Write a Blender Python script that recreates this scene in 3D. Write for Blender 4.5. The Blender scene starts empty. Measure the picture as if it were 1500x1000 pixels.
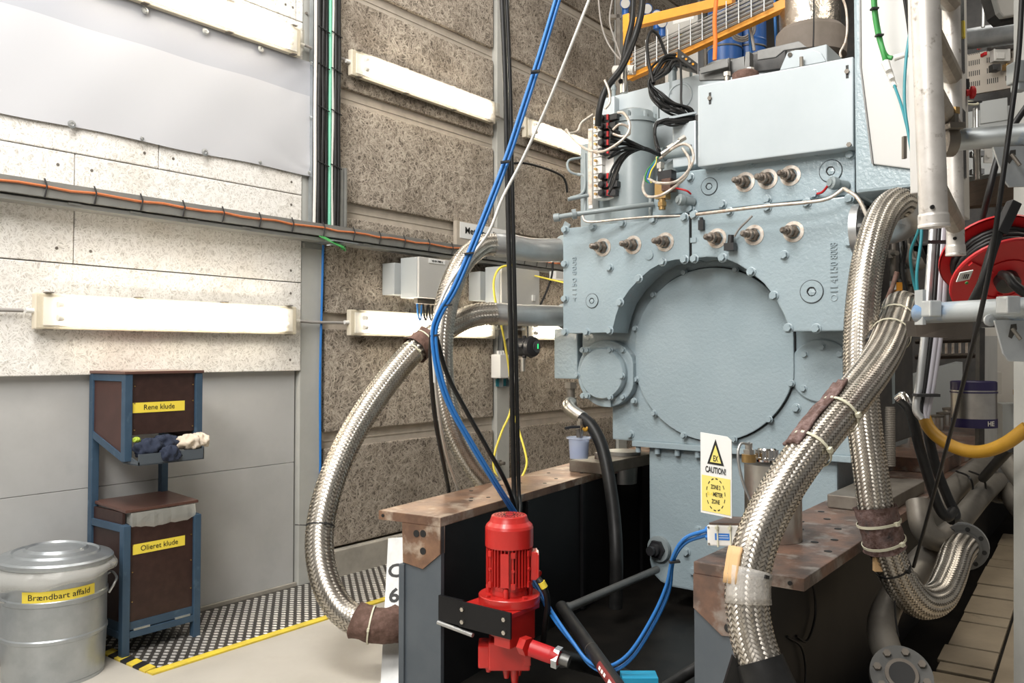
import bpy, bmesh, math, random
from mathutils import Vector as V, Matrix as Mx
random.seed(7)
PI = math.pi
S = bpy.context.scene
COL = S.collection

# ------------------------------------------------------------ camera, world, lights, exposure
# World: X runs along the left wall away from the viewer, Y towards that wall, Z up, metres.
FPX, YAW, PITCH, HC = 1233.0, math.radians(37.6), 0.028, 1.23
CY = 518 - FPX * math.tan(PITCH)
CAM = V((0, 0, HC))
_f0 = V((math.cos(YAW), math.sin(YAW), 0)); RT = V((math.sin(YAW), -math.cos(YAW), 0)); _u0 = V((0, 0, 1))
FW = _f0 * math.cos(PITCH) + _u0 * math.sin(PITCH); UP = -_f0 * math.sin(PITCH) + _u0 * math.cos(PITCH)
cam = bpy.data.cameras.new('camera'); co = bpy.data.objects.new('camera', cam); COL.objects.link(co)
cam.sensor_width = 36; cam.lens = FPX / 1500 * 36; cam.shift_y = (CY - 500) / 1500
cam.clip_start = 0.05
co.matrix_world = Mx.Translation(CAM) @ Mx((RT, UP, -FW)).transposed().to_4x4()
S.camera = co
S.view_settings.view_transform = 'Standard'; S.view_settings.look = 'None'
S.view_settings.exposure = 0.0; S.view_settings.gamma = 1; S.view_settings.use_curve_mapping = False
wd = bpy.data.worlds.new('world'); S.world = wd; wd.use_nodes = True
wd.node_tree.nodes['Background'].inputs[0].default_value = (1.0, 0.98, 0.95, 1)
wd.node_tree.nodes['Background'].inputs[1].default_value = 0.18
def area_light(name, loc, target, sx, sy, power, col=(1, 0.95, 0.88)):  # the lamps below are unseen: key and fill, no fixtures modelled
    l = bpy.data.lights.new(name, 'AREA'); l.shape = 'RECTANGLE'; l.size = sx; l.size_y = sy; l.energy = power; l.color = col
    o = bpy.data.objects.new(name, l); COL.objects.link(o); o.location = loc
    o.rotation_euler = (V(target) - V(loc)).to_track_quat('-Z', 'Y').to_euler(); return o
area_light('unseen_area_light', (0.6, 1.9, 4.6), (2.6, 1.7, 1.2), 1.8, 1.2, 180, (1, 0.97, 0.93))  # unseen key lamp, set by the light falling from upper left
area_light('unseen_area_light', (-1.2, 1.2, 3.6), (2.5, 3.2, 1.0), 1.6, 1.2, 150, (1, 0.97, 0.93))  # unseen fill added behind the viewer to lift the left wall
area_light('unseen_area_light', (3.6, 2.6, 4.7), (3.6, 2.2, 0), 1.2, 1.2, 28)
area_light('unseen_area_light', (4.0, -0.9, 4.3), (4.6, 0.6, 0), 1.0, 1.0, 45, (1, 0.92, 0.80))  # unseen lamp added to brighten the floor slabs at the right
area_light('unseen_area_light', (6.6, 1.0, 4.7), (6.4, 1.2, 0), 1.2, 1.2, 18)
TUBE = 24.0

# ------------------------------------------------------------ placing: a photo point on a real plane
def W(px, py, X=None, Y=None, Z=None, t=None):
    r = FW + RT * ((px - 750) / FPX) - UP * ((py - CY) / FPX)
    if X is not None: k = X / r.x
    elif Y is not None: k = Y / r.y
    elif Z is not None: k = (Z - HC) / r.z
    else: k = t
    return CAM + r * k
def PX(n, t): return n * t / FPX          # size in metres of n pixels at depth t

# ------------------------------------------------------------ materials
def mat(name, c, c2=None, scale=8.0, rough=0.5, metal=0.0, bump=0.0, bscale=60.0, lo=0.4, hi=0.65, stretch=None,
        spec=None, detail=6.0, emit=None, trans=0.0, coat=0.0, alpha=None, kind='noise', c3=None, s3=3.0, lo3=0.55, hi3=0.75, rvar=0.0):
    m = bpy.data.materials.new(name); m.use_nodes = True
    nt = m.node_tree; N = nt.nodes; L = nt.links; b = N['Principled BSDF']
    b.inputs['Base Color'].default_value = (*c, 1); b.inputs['Roughness'].default_value = rough; b.inputs['Metallic'].default_value = metal
    if spec is not None: b.inputs['Specular IOR Level'].default_value = spec
    if trans: b.inputs['Transmission Weight'].default_value = trans
    if coat: b.inputs['Coat Weight'].default_value = coat
    if alpha is not None: b.inputs['Alpha'].default_value = alpha
    if emit: b.inputs['Emission Color'].default_value = (*emit[0], 1); b.inputs['Emission Strength'].default_value = emit[1]
    tc = N.new('ShaderNodeTexCoord'); src = tc.outputs['Object']
    if stretch:
        mp = N.new('ShaderNodeMapping'); mp.inputs['Scale'].default_value = stretch; L.new(src, mp.inputs['Vector']); src = mp.outputs['Vector']
    def noise(s, d=detail, r=0.6):
        n = N.new('ShaderNodeTexNoise'); n.inputs['Scale'].default_value = s; n.inputs['Detail'].default_value = d; n.inputs['Roughness'].default_value = r
        L.new(src, n.inputs['Vector']); return n.outputs['Fac']
    def ramp(fac, a, z, ca, cz):
        r = N.new('ShaderNodeValToRGB'); r.color_ramp.elements[0].position = a; r.color_ramp.elements[1].position = z
        r.color_ramp.elements[0].color = (*ca, 1); r.color_ramp.elements[1].color = (*cz, 1); L.new(fac, r.inputs['Fac']); return r.outputs['Color']
    colour = None
    if c2 is not None:
        colour = ramp(noise(scale), lo, hi, c, c2)
    if c3 is not None:
        f3 = ramp(noise(s3), lo3, hi3, (0, 0, 0), (1, 1, 1))
        mx = N.new('ShaderNodeMix'); mx.data_type = 'RGBA'; L.new(f3, mx.inputs[0])
        if colour is not None: L.new(colour, mx.inputs[6])
        else: mx.inputs[6].default_value = (*c, 1)
        mx.inputs[7].default_value = (*c3, 1); colour = mx.outputs[2]
    if colour is not None: L.new(colour, b.inputs['Base Color'])
    if rvar:
        rr = N.new('ShaderNodeMapRange'); L.new(noise(scale * 0.7), rr.inputs[0]); rr.inputs[3].default_value = max(0, rough - rvar); rr.inputs[4].default_value = rough + rvar
        L.new(rr.outputs[0], b.inputs['Roughness'])
    if bump:
        bp = N.new('ShaderNodeBump'); bp.inputs['Strength'].default_value = bump; bp.inputs['Distance'].default_value = 0.01
        L.new(noise(bscale), bp.inputs['Height']); L.new(bp.outputs['Normal'], b.inputs['Normal'])
    return m
def woodwool(name, pale, mid, dark, spots):
    """cement-bound wood wool: short curled fibres seen as crossing bands of two stretched noises, with dark pits"""
    m = mat(name, pale, rough=0.95, spec=0.1); nt = m.node_tree; N = nt.nodes; L = nt.links; b = N['Principled BSDF']
    tc = N.new('ShaderNodeTexCoord'); hs = []
    wob = N.new('ShaderNodeTexNoise'); wob.inputs['Scale'].default_value = 26; L.new(tc.outputs['Object'], wob.inputs['Vector'])
    ad = N.new('ShaderNodeVectorMath'); ad.operation = 'MULTIPLY_ADD'; L.new(wob.outputs['Color'], ad.inputs[0]); ad.inputs[1].default_value = (0.05, 0, 0.05); L.new(tc.outputs['Object'], ad.inputs[2])
    for ang in (0.35, -0.75, 1.35):
        m0 = N.new('ShaderNodeMapping'); m0.inputs['Rotation'].default_value = (0, ang, 0); L.new(ad.outputs[0], m0.inputs['Vector'])
        mp = N.new('ShaderNodeMapping'); mp.inputs['Scale'].default_value = (19, 50, 150); L.new(m0.outputs['Vector'], mp.inputs['Vector'])
        n = N.new('ShaderNodeTexNoise'); n.inputs['Scale'].default_value = 1.0; n.inputs['Detail'].default_value = 4; n.inputs['Roughness'].default_value = 0.62
        L.new(mp.outputs['Vector'], n.inputs['Vector']); hs.append(n.outputs['Fac'])
    mm = N.new('ShaderNodeMath'); mm.operation = 'MAXIMUM'; L.new(hs[0], mm.inputs[0]); L.new(hs[1], mm.inputs[1])
    m2 = N.new('ShaderNodeMath'); m2.operation = 'MAXIMUM'; L.new(mm.outputs[0], m2.inputs[0]); L.new(hs[2], m2.inputs[1])
    r = N.new('ShaderNodeValToRGB'); e = r.color_ramp.elements; e[0].position = 0.46; e[1].position = 0.66; e[0].color = (*dark, 1); e[1].color = (*pale, 1)
    k = e.new(0.55); k.color = (*mid, 1); L.new(m2.outputs[0], r.inputs['Fac'])
    ns = N.new('ShaderNodeTexNoise'); ns.inputs['Scale'].default_value = 3.2; ns.inputs['Detail'].default_value = 8; L.new(tc.outputs['Object'], ns.inputs['Vector'])
    rs = N.new('ShaderNodeValToRGB'); rs.color_ramp.elements[0].position = 0.5; rs.color_ramp.elements[1].position = 0.72; L.new(ns.outputs['Fac'], rs.inputs['Fac'])
    mx = N.new('ShaderNodeMix'); mx.data_type = 'RGBA'; mx.blend_type = 'MULTIPLY'; L.new(rs.outputs['Color'], mx.inputs[0]); L.new(r.outputs['Color'], mx.inputs[6]); mx.inputs[7].default_value = (*spots, 1)
    L.new(mx.outputs[2], b.inputs['Base Color'])
    bp = N.new('ShaderNodeBump'); bp.inputs['Strength'].default_value = 0.55; bp.inputs['Distance'].default_value = 0.008; L.new(m2.outputs[0], bp.inputs['Height']); L.new(bp.outputs['Normal'], b.inputs['Normal'])
    return m
m_wool_white = woodwool('white_wood_wool', (0.90, 0.88, 0.84), (0.84, 0.815, 0.77), (0.52, 0.49, 0.44), (0.90, 0.88, 0.85))
m_wool_grey = woodwool('aged_wood_wool', (0.52, 0.46, 0.385), (0.32, 0.275, 0.225), (0.09, 0.075, 0.06), (0.60, 0.58, 0.56))
m_stone = woodwool('base_wood_wool', (0.42, 0.37, 0.31), (0.29, 0.25, 0.205), (0.08, 0.066, 0.053), (0.55, 0.53, 0.51))
m_rail = mat('painted_batten', (0.47, 0.415, 0.345), (0.40, 0.35, 0.29), 12, 0.6)
m_column = mat('column_paint', (0.43, 0.43, 0.40), (0.39, 0.39, 0.365), 6, 0.45)
m_board = mat('grey_board', (0.45, 0.45, 0.44), (0.41, 0.41, 0.40), 4, 0.5, c3=(0.34, 0.35, 0.35), s3=2.5, lo3=0.6, hi3=0.9)
m_floor = mat('painted_floor', (0.50, 0.47, 0.415), (0.455, 0.425, 0.37), 3, 0.38, c3=(0.46, 0.42, 0.36), s3=5, lo3=0.6, hi3=0.8, bump=0.05, bscale=30)
m_base = mat('concrete_base', (0.36, 0.33, 0.28), (0.28, 0.26, 0.22), 10, 0.8, bump=0.2)
m_slab = mat('worn_slab', (0.52, 0.43, 0.31), (0.44, 0.36, 0.26), 6, 0.6, c3=(0.08, 0.06, 0.045), s3=4, lo3=0.62, hi3=0.75)
m_pit = mat('oily_floor', (0.006, 0.0055, 0.005), (0.014, 0.012, 0.010), 6, 0.4, spec=0.3)
m_ceiling = mat('ceiling_paint', (0.22, 0.21, 0.19), (0.18, 0.17, 0.16), 2, 0.8)
m_back = mat('back_wall', (0.10, 0.09, 0.08), (0.07, 0.065, 0.06), 2, 0.8)
m_eng = mat('engine_paint', (0.315, 0.390, 0.425), (0.295, 0.370, 0.405), 3, 0.28, bump=0.22, bscale=65, detail=2, coat=0.25, c3=(0.275, 0.35, 0.385), s3=1.5)
m_cover = mat('cover_paint_lit', (0.46, 0.51, 0.535), (0.43, 0.48, 0.505), 3, 0.25)  # pale panel paint; the top panel's light from above is in the colour too
m_door = mat('door_paint', (0.50, 0.50, 0.485), rough=0.4)
m_mach = mat('machinery_grey', (0.26, 0.30, 0.31), (0.22, 0.26, 0.27), 5, 0.35)
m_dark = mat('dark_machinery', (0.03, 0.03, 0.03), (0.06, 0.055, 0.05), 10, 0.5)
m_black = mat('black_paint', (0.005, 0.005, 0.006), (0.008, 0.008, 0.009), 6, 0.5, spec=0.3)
m_beam = mat('beam_grey_paint', (0.085, 0.10, 0.115), (0.07, 0.085, 0.10), 5, 0.45)
m_rust = mat('rusty_steel', (0.17, 0.10, 0.07), (0.36, 0.21, 0.13), 6, 0.36, metal=0.45, c3=(0.55, 0.46, 0.37), s3=8, lo3=0.53, hi3=0.68, bump=0.12, bscale=40, rvar=0.12)
m_rustdark = mat('dark_rusty_steel', (0.11, 0.08, 0.068), (0.26, 0.145, 0.10), 7, 0.42, metal=0.4, c3=(0.34, 0.31, 0.28), s3=9, lo3=0.53, hi3=0.68, bump=0.15, bscale=40, rvar=0.1)
m_block = mat('grey_steel_block', (0.22, 0.20, 0.17), (0.15, 0.13, 0.11), 8, 0.5, metal=0.5)
m_steel = mat('stainless_steel', (0.62, 0.59, 0.54), (0.55, 0.52, 0.48), 20, 0.32, metal=1.0)
m_braid = mat('braid_wire', (0.60, 0.56, 0.50), (0.48, 0.44, 0.385), 30, 0.42, metal=1.0)
_n = m_braid.node_tree.nodes; _t = _n.new('ShaderNodeTangent'); _t.direction_type = 'UV_MAP'; _t.uv_map = 'strand'
m_braid.node_tree.links.new(_t.outputs[0], _n['Principled BSDF'].inputs['Tangent']); _n['Principled BSDF'].inputs['Anisotropic'].default_value = 0.75; _n['Principled BSDF'].inputs['Anisotropic Rotation'].default_value = 0.25
m_braidcore = mat('braid_core', (0.04, 0.035, 0.03), rough=0.6, metal=0.6)
m_pipe = mat('satin_pipe', (0.52, 0.53, 0.53), (0.46, 0.47, 0.47), 14, 0.38, metal=0.85)
m_chrome = mat('chrome', (0.75, 0.74, 0.72), rough=0.12, metal=1.0)
m_galv = mat('galvanised_sheet', (0.47, 0.50, 0.52), (0.38, 0.41, 0.43), 9, 0.36, metal=0.8, rvar=0.08)
m_alu = mat('aluminium', (0.47, 0.475, 0.465), (0.40, 0.405, 0.40), 18, 0.5, metal=0.4, stretch=(1, 1, 0.1))
m_girder = mat('scuffed_aluminium', (0.72, 0.69, 0.65), (0.62, 0.59, 0.55), 20, 0.42, metal=0.55, c3=(0.30, 0.26, 0.22), s3=38, lo3=0.6, hi3=0.72)
m_girderin = mat('ribbed_aluminium', (0.40, 0.35, 0.29), (0.32, 0.28, 0.23), 30, 0.5, metal=0.6)
m_scaf = mat('scaffold_tube', (0.40, 0.43, 0.44), (0.34, 0.37, 0.38), 8, 0.45, metal=0.5, c3=(0.12, 0.22, 0.38), s3=6.0, lo3=0.53, hi3=0.64)
m_darksteel = mat('dark_steel', (0.075, 0.062, 0.052), (0.05, 0.042, 0.036), 6, 0.4, metal=0.6)
m_lilac = mat('grey_line', (0.34, 0.33, 0.36), rough=0.3)
m_zinc = mat('zinc_plate', (0.55, 0.58, 0.59), (0.47, 0.50, 0.52), 16, 0.42, metal=0.6)
m_tray = mat('cable_tray_steel', (0.30, 0.30, 0.28), (0.25, 0.25, 0.235), 8, 0.45, metal=0.5)
m_red = mat('red_paint', (0.52, 0.022, 0.018), (0.42, 0.018, 0.014), 6, 0.33, coat=0.2)
m_redflat = mat('red_plastic', (0.50, 0.012, 0.016), (0.44, 0.01, 0.013), 5, 0.45)
m_rubber = mat('black_rubber', (0.008, 0.008, 0.008), (0.014, 0.014, 0.014), 20, 0.45, spec=0.35)
m_blackplastic = mat('black_plastic', (0.022, 0.022, 0.024), rough=0.38)
m_blue = mat('blue_cable', (0.018, 0.15, 0.45), rough=0.4)
m_teal = mat('teal_cable', (0.025, 0.21, 0.25), rough=0.4)
m_whitecable = mat('white_cable', (0.62, 0.60, 0.56), rough=0.45)
m_greycable = mat('grey_cable', (0.32, 0.30, 0.28), rough=0.45)
m_green = mat('green_cable', (0.04, 0.26, 0.06), rough=0.45)
m_greenpale = mat('pale_green_cable', (0.16, 0.50, 0.34), rough=0.45)
m_yellow = mat('yellow_cable', (0.80, 0.66, 0.08), rough=0.45)
m_yelhose = mat('yellow_hose', (0.48, 0.26, 0.022), (0.40, 0.21, 0.016), 9, 0.5)
m_dull = mat('dull_pipe', (0.20, 0.185, 0.16), (0.15, 0.135, 0.115), 10, 0.5, metal=0.5)
m_orange = mat('orange_paint', (0.80, 0.34, 0.03), (0.72, 0.29, 0.025), 6, 0.42)
m_orangeplain = mat('orange_strap', (0.85, 0.20, 0.03), rough=0.6)
m_orangecable = mat('orange_cable', (0.50, 0.15, 0.05), rough=0.5)
m_label = mat('yellow_label', (0.83, 0.66, 0.07), rough=0.45)
m_tape = mat('yellow_tape', (0.78, 0.60, 0.05), (0.62, 0.47, 0.06), 14, 0.5)
m_ink = mat('black_ink', (0.012, 0.012, 0.012), rough=0.6)
m_white = mat('white_plastic', (0.72, 0.71, 0.68), rough=0.4)
m_paper = mat('white_paper', (0.80, 0.80, 0.78), rough=0.6)
m_bluelabel = mat('blue_label', (0.03, 0.17, 0.55), rough=0.5)
m_tealtag = mat('teal_tag', (0.02, 0.22, 0.28), rough=0.5)
m_cabinet = mat('cabinet_paint', (0.52, 0.51, 0.48), (0.50, 0.49, 0.46), 5, 0.45)
m_cabside = mat('cabinet_grey', (0.36, 0.38, 0.38), rough=0.45)
m_standblue = mat('stand_blue_paint', (0.040, 0.078, 0.125), (0.032, 0.064, 0.105), 10, 0.45, c3=(0.10, 0.16, 0.22), s3=14, lo3=0.6, hi3=0.8)
m_ply = mat('brown_film_plywood', (0.030, 0.013, 0.010), (0.042, 0.019, 0.015), 30, 0.42)
m_plyside = mat('brown_plywood_side', (0.055, 0.024, 0.020), (0.07, 0.03, 0.025), 12, 0.42)
m_plytop = mat('brown_lid_plywood', (0.11, 0.055, 0.042), (0.085, 0.042, 0.033), 9, 0.3)
m_navy = mat('navy_cloth', (0.012, 0.018, 0.038), (0.03, 0.04, 0.07), 14, 0.9, bump=0.4, bscale=40)
m_cream = mat('cream_cloth', (0.62, 0.52, 0.40), (0.72, 0.63, 0.52), 10, 0.9, bump=0.4, bscale=40)
m_lime = mat('lime_cloth', (0.35, 0.45, 0.05), rough=0.9)
m_bag = mat('clear_bag', (0.82, 0.81, 0.76), rough=0.18, alpha=0.34, bump=0.7, bscale=14)
m_bagd = mat('clear_liner', (0.70, 0.70, 0.64), rough=0.22, alpha=0.38, bump=0.7, bscale=16)
m_cup = mat('clear_cup', (0.62, 0.70, 0.85), rough=0.12, alpha=0.45)
m_blueoil = mat('blue_residue', (0.16, 0.24, 0.50), (0.30, 0.36, 0.55), 25, 0.5, alpha=0.75)
m_plate = mat('tread_plate', (0.085, 0.077, 0.068), (0.06, 0.055, 0.05), 9, 0.45, metal=0.5)
m_stud = mat('polished_tread', (0.72, 0.70, 0.66), rough=0.38, metal=0.75)
m_banner = mat('banner_vinyl', (0.50, 0.505, 0.525), rough=0.5, spec=0.3)
m_bannergrey = mat('banner_grey_print', (0.40, 0.41, 0.445), rough=0.5, spec=0.3)
m_lamp = mat('lamp_housing', (0.66, 0.60, 0.48), rough=0.45)
m_reflector = mat('lamp_reflector', (0.85, 0.83, 0.78), rough=0.4)
m_tube = mat('lit_tube', (1, 1, 1), emit=((1.0, 0.90, 0.76), TUBE))
def clear(name, col, gloss, rough=0.08):
    m = bpy.data.materials.new(name); m.use_nodes = True; N = m.node_tree.nodes; L = m.node_tree.links; N.remove(N['Principled BSDF'])
    tr = N.new('ShaderNodeBsdfTransparent'); tr.inputs[0].default_value = (*col, 1); g = N.new('ShaderNodeBsdfGlossy'); g.inputs['Roughness'].default_value = rough
    tl = N.new('ShaderNodeBsdfTranslucent'); tl.inputs[0].default_value = (0.9, 0.88, 0.82, 1)
    a = N.new('ShaderNodeMixShader'); a.inputs[0].default_value = gloss; L.new(tr.outputs[0], a.inputs[1]); L.new(g.outputs[0], a.inputs[2])
    c = N.new('ShaderNodeMixShader'); c.inputs[0].default_value = 0.10; L.new(a.outputs[0], c.inputs[1]); L.new(tl.outputs[0], c.inputs[2])
    L.new(c.outputs[0], N['Material Output'].inputs[0]); return m
m_diff = clear('lamp_diffuser', (0.97, 0.96, 0.93), 0.06)
m_leather = mat('brown_sleeve', (0.10, 0.055, 0.04), (0.17, 0.10, 0.08), 35, 0.85, bump=0.5, bscale=60)
m_rubberwrap = mat('speckled_wrap', (0.10, 0.055, 0.045), (0.22, 0.15, 0.14), 60, 0.85, bump=0.5, bscale=80, c3=(0.03, 0.025, 0.025), s3=30)
m_tie = mat('natural_tie', (0.62, 0.60, 0.46), rough=0.45)
m_tapeclear = mat('clear_tape', (0.78, 0.75, 0.70), rough=0.18, alpha=0.42, bump=0.6, bscale=30)
m_card = mat('tan_card', (0.62, 0.40, 0.20), rough=0.7)
m_foil = mat('foil_wrap', (0.66, 0.60, 0.52), (0.5, 0.45, 0.38), 20, 0.25, metal=1.0, bump=0.8, bscale=22)
m_lagging = mat('grey_lagging', (0.20, 0.17, 0.145), (0.17, 0.145, 0.12), 8, 0.8, bump=0.4, bscale=10)
m_drum = mat('blue_drum', (0.012, 0.085, 0.30), rough=0.4)
m_brass = mat('brass', (0.50, 0.33, 0.14), (0.42, 0.27, 0.11), 20, 0.35, metal=0.9)
m_injector = mat('greasy_steel', (0.16, 0.135, 0.115), (0.34, 0.30, 0.26), 40, 0.35, metal=0.8)
m_ring = mat('bare_ring', (0.62, 0.58, 0.52), (0.45, 0.36, 0.29), 40, 0.4, metal=0.5)
m_wood = mat('dark_timber', (0.085, 0.055, 0.035), (0.055, 0.035, 0.022), 5, 0.7, stretch=(1, 1, 12), bump=0.2)
m_screen = mat('dark_screen', (0.05, 0.055, 0.06), (0.12, 0.13, 0.14), 4, 0.15)
m_perf = mat('tool_board', (0.38, 0.34, 0.29), rough=0.6)
m_purple = mat('purple_band', (0.025, 0.018, 0.075), rough=0.35)
m_burnt = mat('heat_tinted_steel', (0.34, 0.30, 0.26), (0.20, 0.15, 0.12), 3, 0.3, metal=0.9)
m_glow = mat('green_led', (0, 0.4, 0.1), emit=((0.05, 1.0, 0.25), 1.2))
m_signyel = mat('sign_yellow', (0.85, 0.72, 0.20), rough=0.45)
m_darkred = mat('dark_red_label', (0.18, 0.02, 0.02), rough=0.5)
m_cyan = mat('cyan_plastic', (0.01, 0.28, 0.48), rough=0.4)
m_slate = mat('slate_flange', (0.16, 0.16, 0.155), (0.12, 0.12, 0.115), 8, 0.45, metal=0.6)

# ------------------------------------------------------------ objects
def mw(o):
    b = Mx.LocRotScale(o.location, o.rotation_euler, o.scale)
    return mw(o.parent) @ o.matrix_parent_inverse @ b if o.parent else b
def link(o, parent=None):
    COL.objects.link(o)
    if parent is not None:
        o.parent = parent; o.matrix_parent_inverse = mw(parent).inverted()
    return o
def tag(o, label=None, cat=None, group=None, kind=None):
    if label: o['label'] = label
    if cat: o['category'] = cat
    if group: o['group'] = group
    if kind: o['kind'] = kind
    return o
def thing(name, label, cat, loc, group=None):
    o = bpy.data.objects.new(name, None); o.empty_display_size = 0.05; o.location = loc; COL.objects.link(o)
    return tag(o, label, cat, group)
def frame_of(d):
    d = V(d).normalized(); a = V((0, 0, 1)) if abs(d.z) < 0.9 else V((1, 0, 0))
    x = d.cross(a).normalized(); return x, x.cross(d).normalized(), d
class G:
    def __init__(s): s.v = []; s.f = []; s.s = []; s.m = []
    def add(s, vs, fs, smooth=False, m=0):
        n = len(s.v); s.v += [tuple(p) for p in vs]
        for f in fs: s.f.append([i + n for i in f]); s.s.append(smooth); s.m.append(m)
        return s
    def box(s, a, b, m=0):
        x0, y0, z0 = (min(a[i], b[i]) for i in range(3)); x1, y1, z1 = (max(a[i], b[i]) for i in range(3))
        return s.add([(x0, y0, z0), (x1, y0, z0), (x1, y1, z0), (x0, y1, z0), (x0, y0, z1), (x1, y0, z1), (x1, y1, z1), (x0, y1, z1)],
                     [(3, 2, 1, 0), (4, 5, 6, 7), (0, 1, 5, 4), (1, 2, 6, 5), (2, 3, 7, 6), (3, 0, 4, 7)], False, m)
    def obox(s, c, ax, ay, az, m=0):            # half-axis vectors
        c, ax, ay, az = V(c), V(ax), V(ay), V(az)
        p = [c + ax * i + ay * j + az * k for k in (-1, 1) for i, j in ((-1, -1), (1, -1), (1, 1), (-1, 1))]
        f = [(3, 2, 1, 0), (4, 5, 6, 7), (0, 1, 5, 4), (1, 2, 6, 5), (2, 3, 7, 6), (3, 0, 4, 7)]
        if ax.cross(ay).dot(az) < 0: f = [q[::-1] for q in f]
        return s.add(p, f, False, m)
    def bar(s, p, q, w, h=None, up=(0, 0, 1), m=0):
        p, q = V(p), V(q); d = q - p; x = d.cross(V(up))
        if x.length < 1e-6: x = d.cross(V((1, 0, 0)))
        x.normalize(); y = x.cross(d).normalized()
        return s.obox((p + q) / 2, x * w / 2, y * (h or w) / 2, d / 2, m)
    def prism(s, poly, vec, m=0):
        n = len(poly); poly = [V(p) for p in poly]; vec = V(vec)
        nr = sum(((poly[i].cross(poly[(i + 1) % n])) for i in range(n)), V())
        if nr.dot(vec) > 0: poly = poly[::-1]
        s.add(poly, [tuple(range(n))], False, m); s.add([p + vec for p in poly], [tuple(range(n))[::-1]], False, m)
        for i in range(n):
            j = (i + 1) % n; s.add([poly[j], poly[i], poly[i] + vec, poly[j] + vec], [(0, 1, 2, 3)], False, m)
        return s
    def lathe(s, prof, o, d, n=24, caps=True, m=0, smooth=True, a0=0.0):
        """prof: (radius, height along d); flat caps at both ends"""
        x, y, d = frame_of(d); o = V(o)
        ring = lambda r, h: [o + d * h + (x * math.cos(a0 + 2 * PI * i / n) + y * math.sin(a0 + 2 * PI * i / n)) * r for i in range(n)]
        for (r0, h0), (r1, h1) in zip(prof[:-1], prof[1:]):
            s.add(ring(r0, h0) + ring(r1, h1), [(i, (i + 1) % n, n + (i + 1) % n, n + i) for i in range(n)], smooth, m)
        if caps:
            if prof[0][0] > 1e-5: s.add(ring(*prof[0]), [tuple(range(n))[::-1]], False, m)
            if prof[-1][0] > 1e-5: s.add(ring(*prof[-1]), [tuple(range(n))], False, m)
        return s
    def cyl(s, p, q, r, r2=None, n=16, m=0, caps=True):
        p, q = V(p), V(q); return s.lathe([(r, 0), (r if r2 is None else r2, (q - p).length)], p, q - p, n, caps, m)
    def hex(s, p, d, r, h, m=0): return s.lathe([(r, 0), (r, h)], p, d, 6, True, m, False)
    def tube(s, pts, r, n=8, m=0, caps=True):
        pts = [V(p) for p in pts]; k = len(pts); rr = r if isinstance(r, (list, tuple)) else [r] * k
        vs = []; fr = frames(pts)
        for i, p in enumerate(pts):
            x, y = fr[i]
            vs += [p + (x * math.cos(2 * PI * j / n) + y * math.sin(2 * PI * j / n)) * rr[i] for j in range(n)]
        s.add(vs, [(i * n + j, i * n + (j + 1) % n, (i + 1) * n + (j + 1) % n, (i + 1) * n + j) for i in range(k - 1) for j in range(n)], True, m)
        if caps: s.add(vs[:n], [tuple(range(n))[::-1]], False, m); s.add(vs[-n:], [tuple(range(n))], False, m)
        return s
    def ball(s, c, r, n=12, m=0, sc=(1, 1, 1)):
        c = V(c); k = n // 2; vs = []
        for i in range(k + 1):
            a = PI * i / k
            vs += [c + V((sc[0] * r * math.sin(a) * math.cos(2 * PI * j / n), sc[1] * r * math.sin(a) * math.sin(2 * PI * j / n), sc[2] * r * math.cos(a))) for j in range(n)]
        return s.add(vs, [(i * n + j, (i + 1) * n + j, (i + 1) * n + (j + 1) % n, i * n + (j + 1) % n) for i in range(k) for j in range(n)], True, m)
    def ring(s, c, d, R, r, n=24, k=6, m=0):
        x, y, d = frame_of(d); c = V(c)
        vs = [c + (x * math.cos(2 * PI * i / n) + y * math.sin(2 * PI * i / n)) * (R + r * math.cos(2 * PI * j / k)) + d * r * math.sin(2 * PI * j / k) for i in range(n) for j in range(k)]
        return s.add(vs, [(i * k + j, ((i + 1) % n) * k + j, ((i + 1) % n) * k + (j + 1) % k, i * k + (j + 1) % k) for i in range(n) for j in range(k)], True, m)
    def mesh(s, name, mats):
        me = bpy.data.meshes.new(name); me.from_pydata(s.v, [], s.f)
        for x in (mats if isinstance(mats, (list, tuple)) else [mats]): me.materials.append(x)
        me.polygons.foreach_set('use_smooth', s.s); me.polygons.foreach_set('material_index', s.m); me.update(); return me
    def build(s, name, mats, parent=None, bevel=0.0, solid=0.0, kind=None):
        if parent is None:                     # top-level: origin at the middle of its base
            xs = [p[0] for p in s.v]; ys = [p[1] for p in s.v]; zs = [p[2] for p in s.v]
            c = V(((min(xs) + max(xs)) / 2, (min(ys) + max(ys)) / 2, min(zs))); s.v = [tuple(V(p) - c) for p in s.v]
        o = bpy.data.objects.new(name, s.mesh(name, mats))
        if parent is None: o.location = c
        link(o, parent)
        if bevel:
            bm = bmesh.new(); bm.from_mesh(o.data); bmesh.ops.remove_doubles(bm, verts=bm.verts, dist=1e-5)
            es = [e for e in bm.edges if len(e.link_faces) == 2 and e.calc_face_angle(0) > 0.7]
            bmesh.ops.bevel(bm, geom=es, offset=bevel, segments=2, profile=0.6, affect='EDGES', clamp_overlap=True)
            bm.to_mesh(o.data); bm.free()
        if kind: o['kind'] = kind
        return o
def frames(pts):
    k = len(pts); out = []; x = None
    for i in range(k):
        d = (pts[min(i + 1, k - 1)] - pts[max(i - 1, 0)]).normalized()
        if x is None: x = frame_of(d)[0]
        x = x - d * x.dot(d)
        x = x.normalized() if x.length > 1e-6 else frame_of(d)[0]
        out.append((x, d.cross(x)))
    return out
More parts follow.
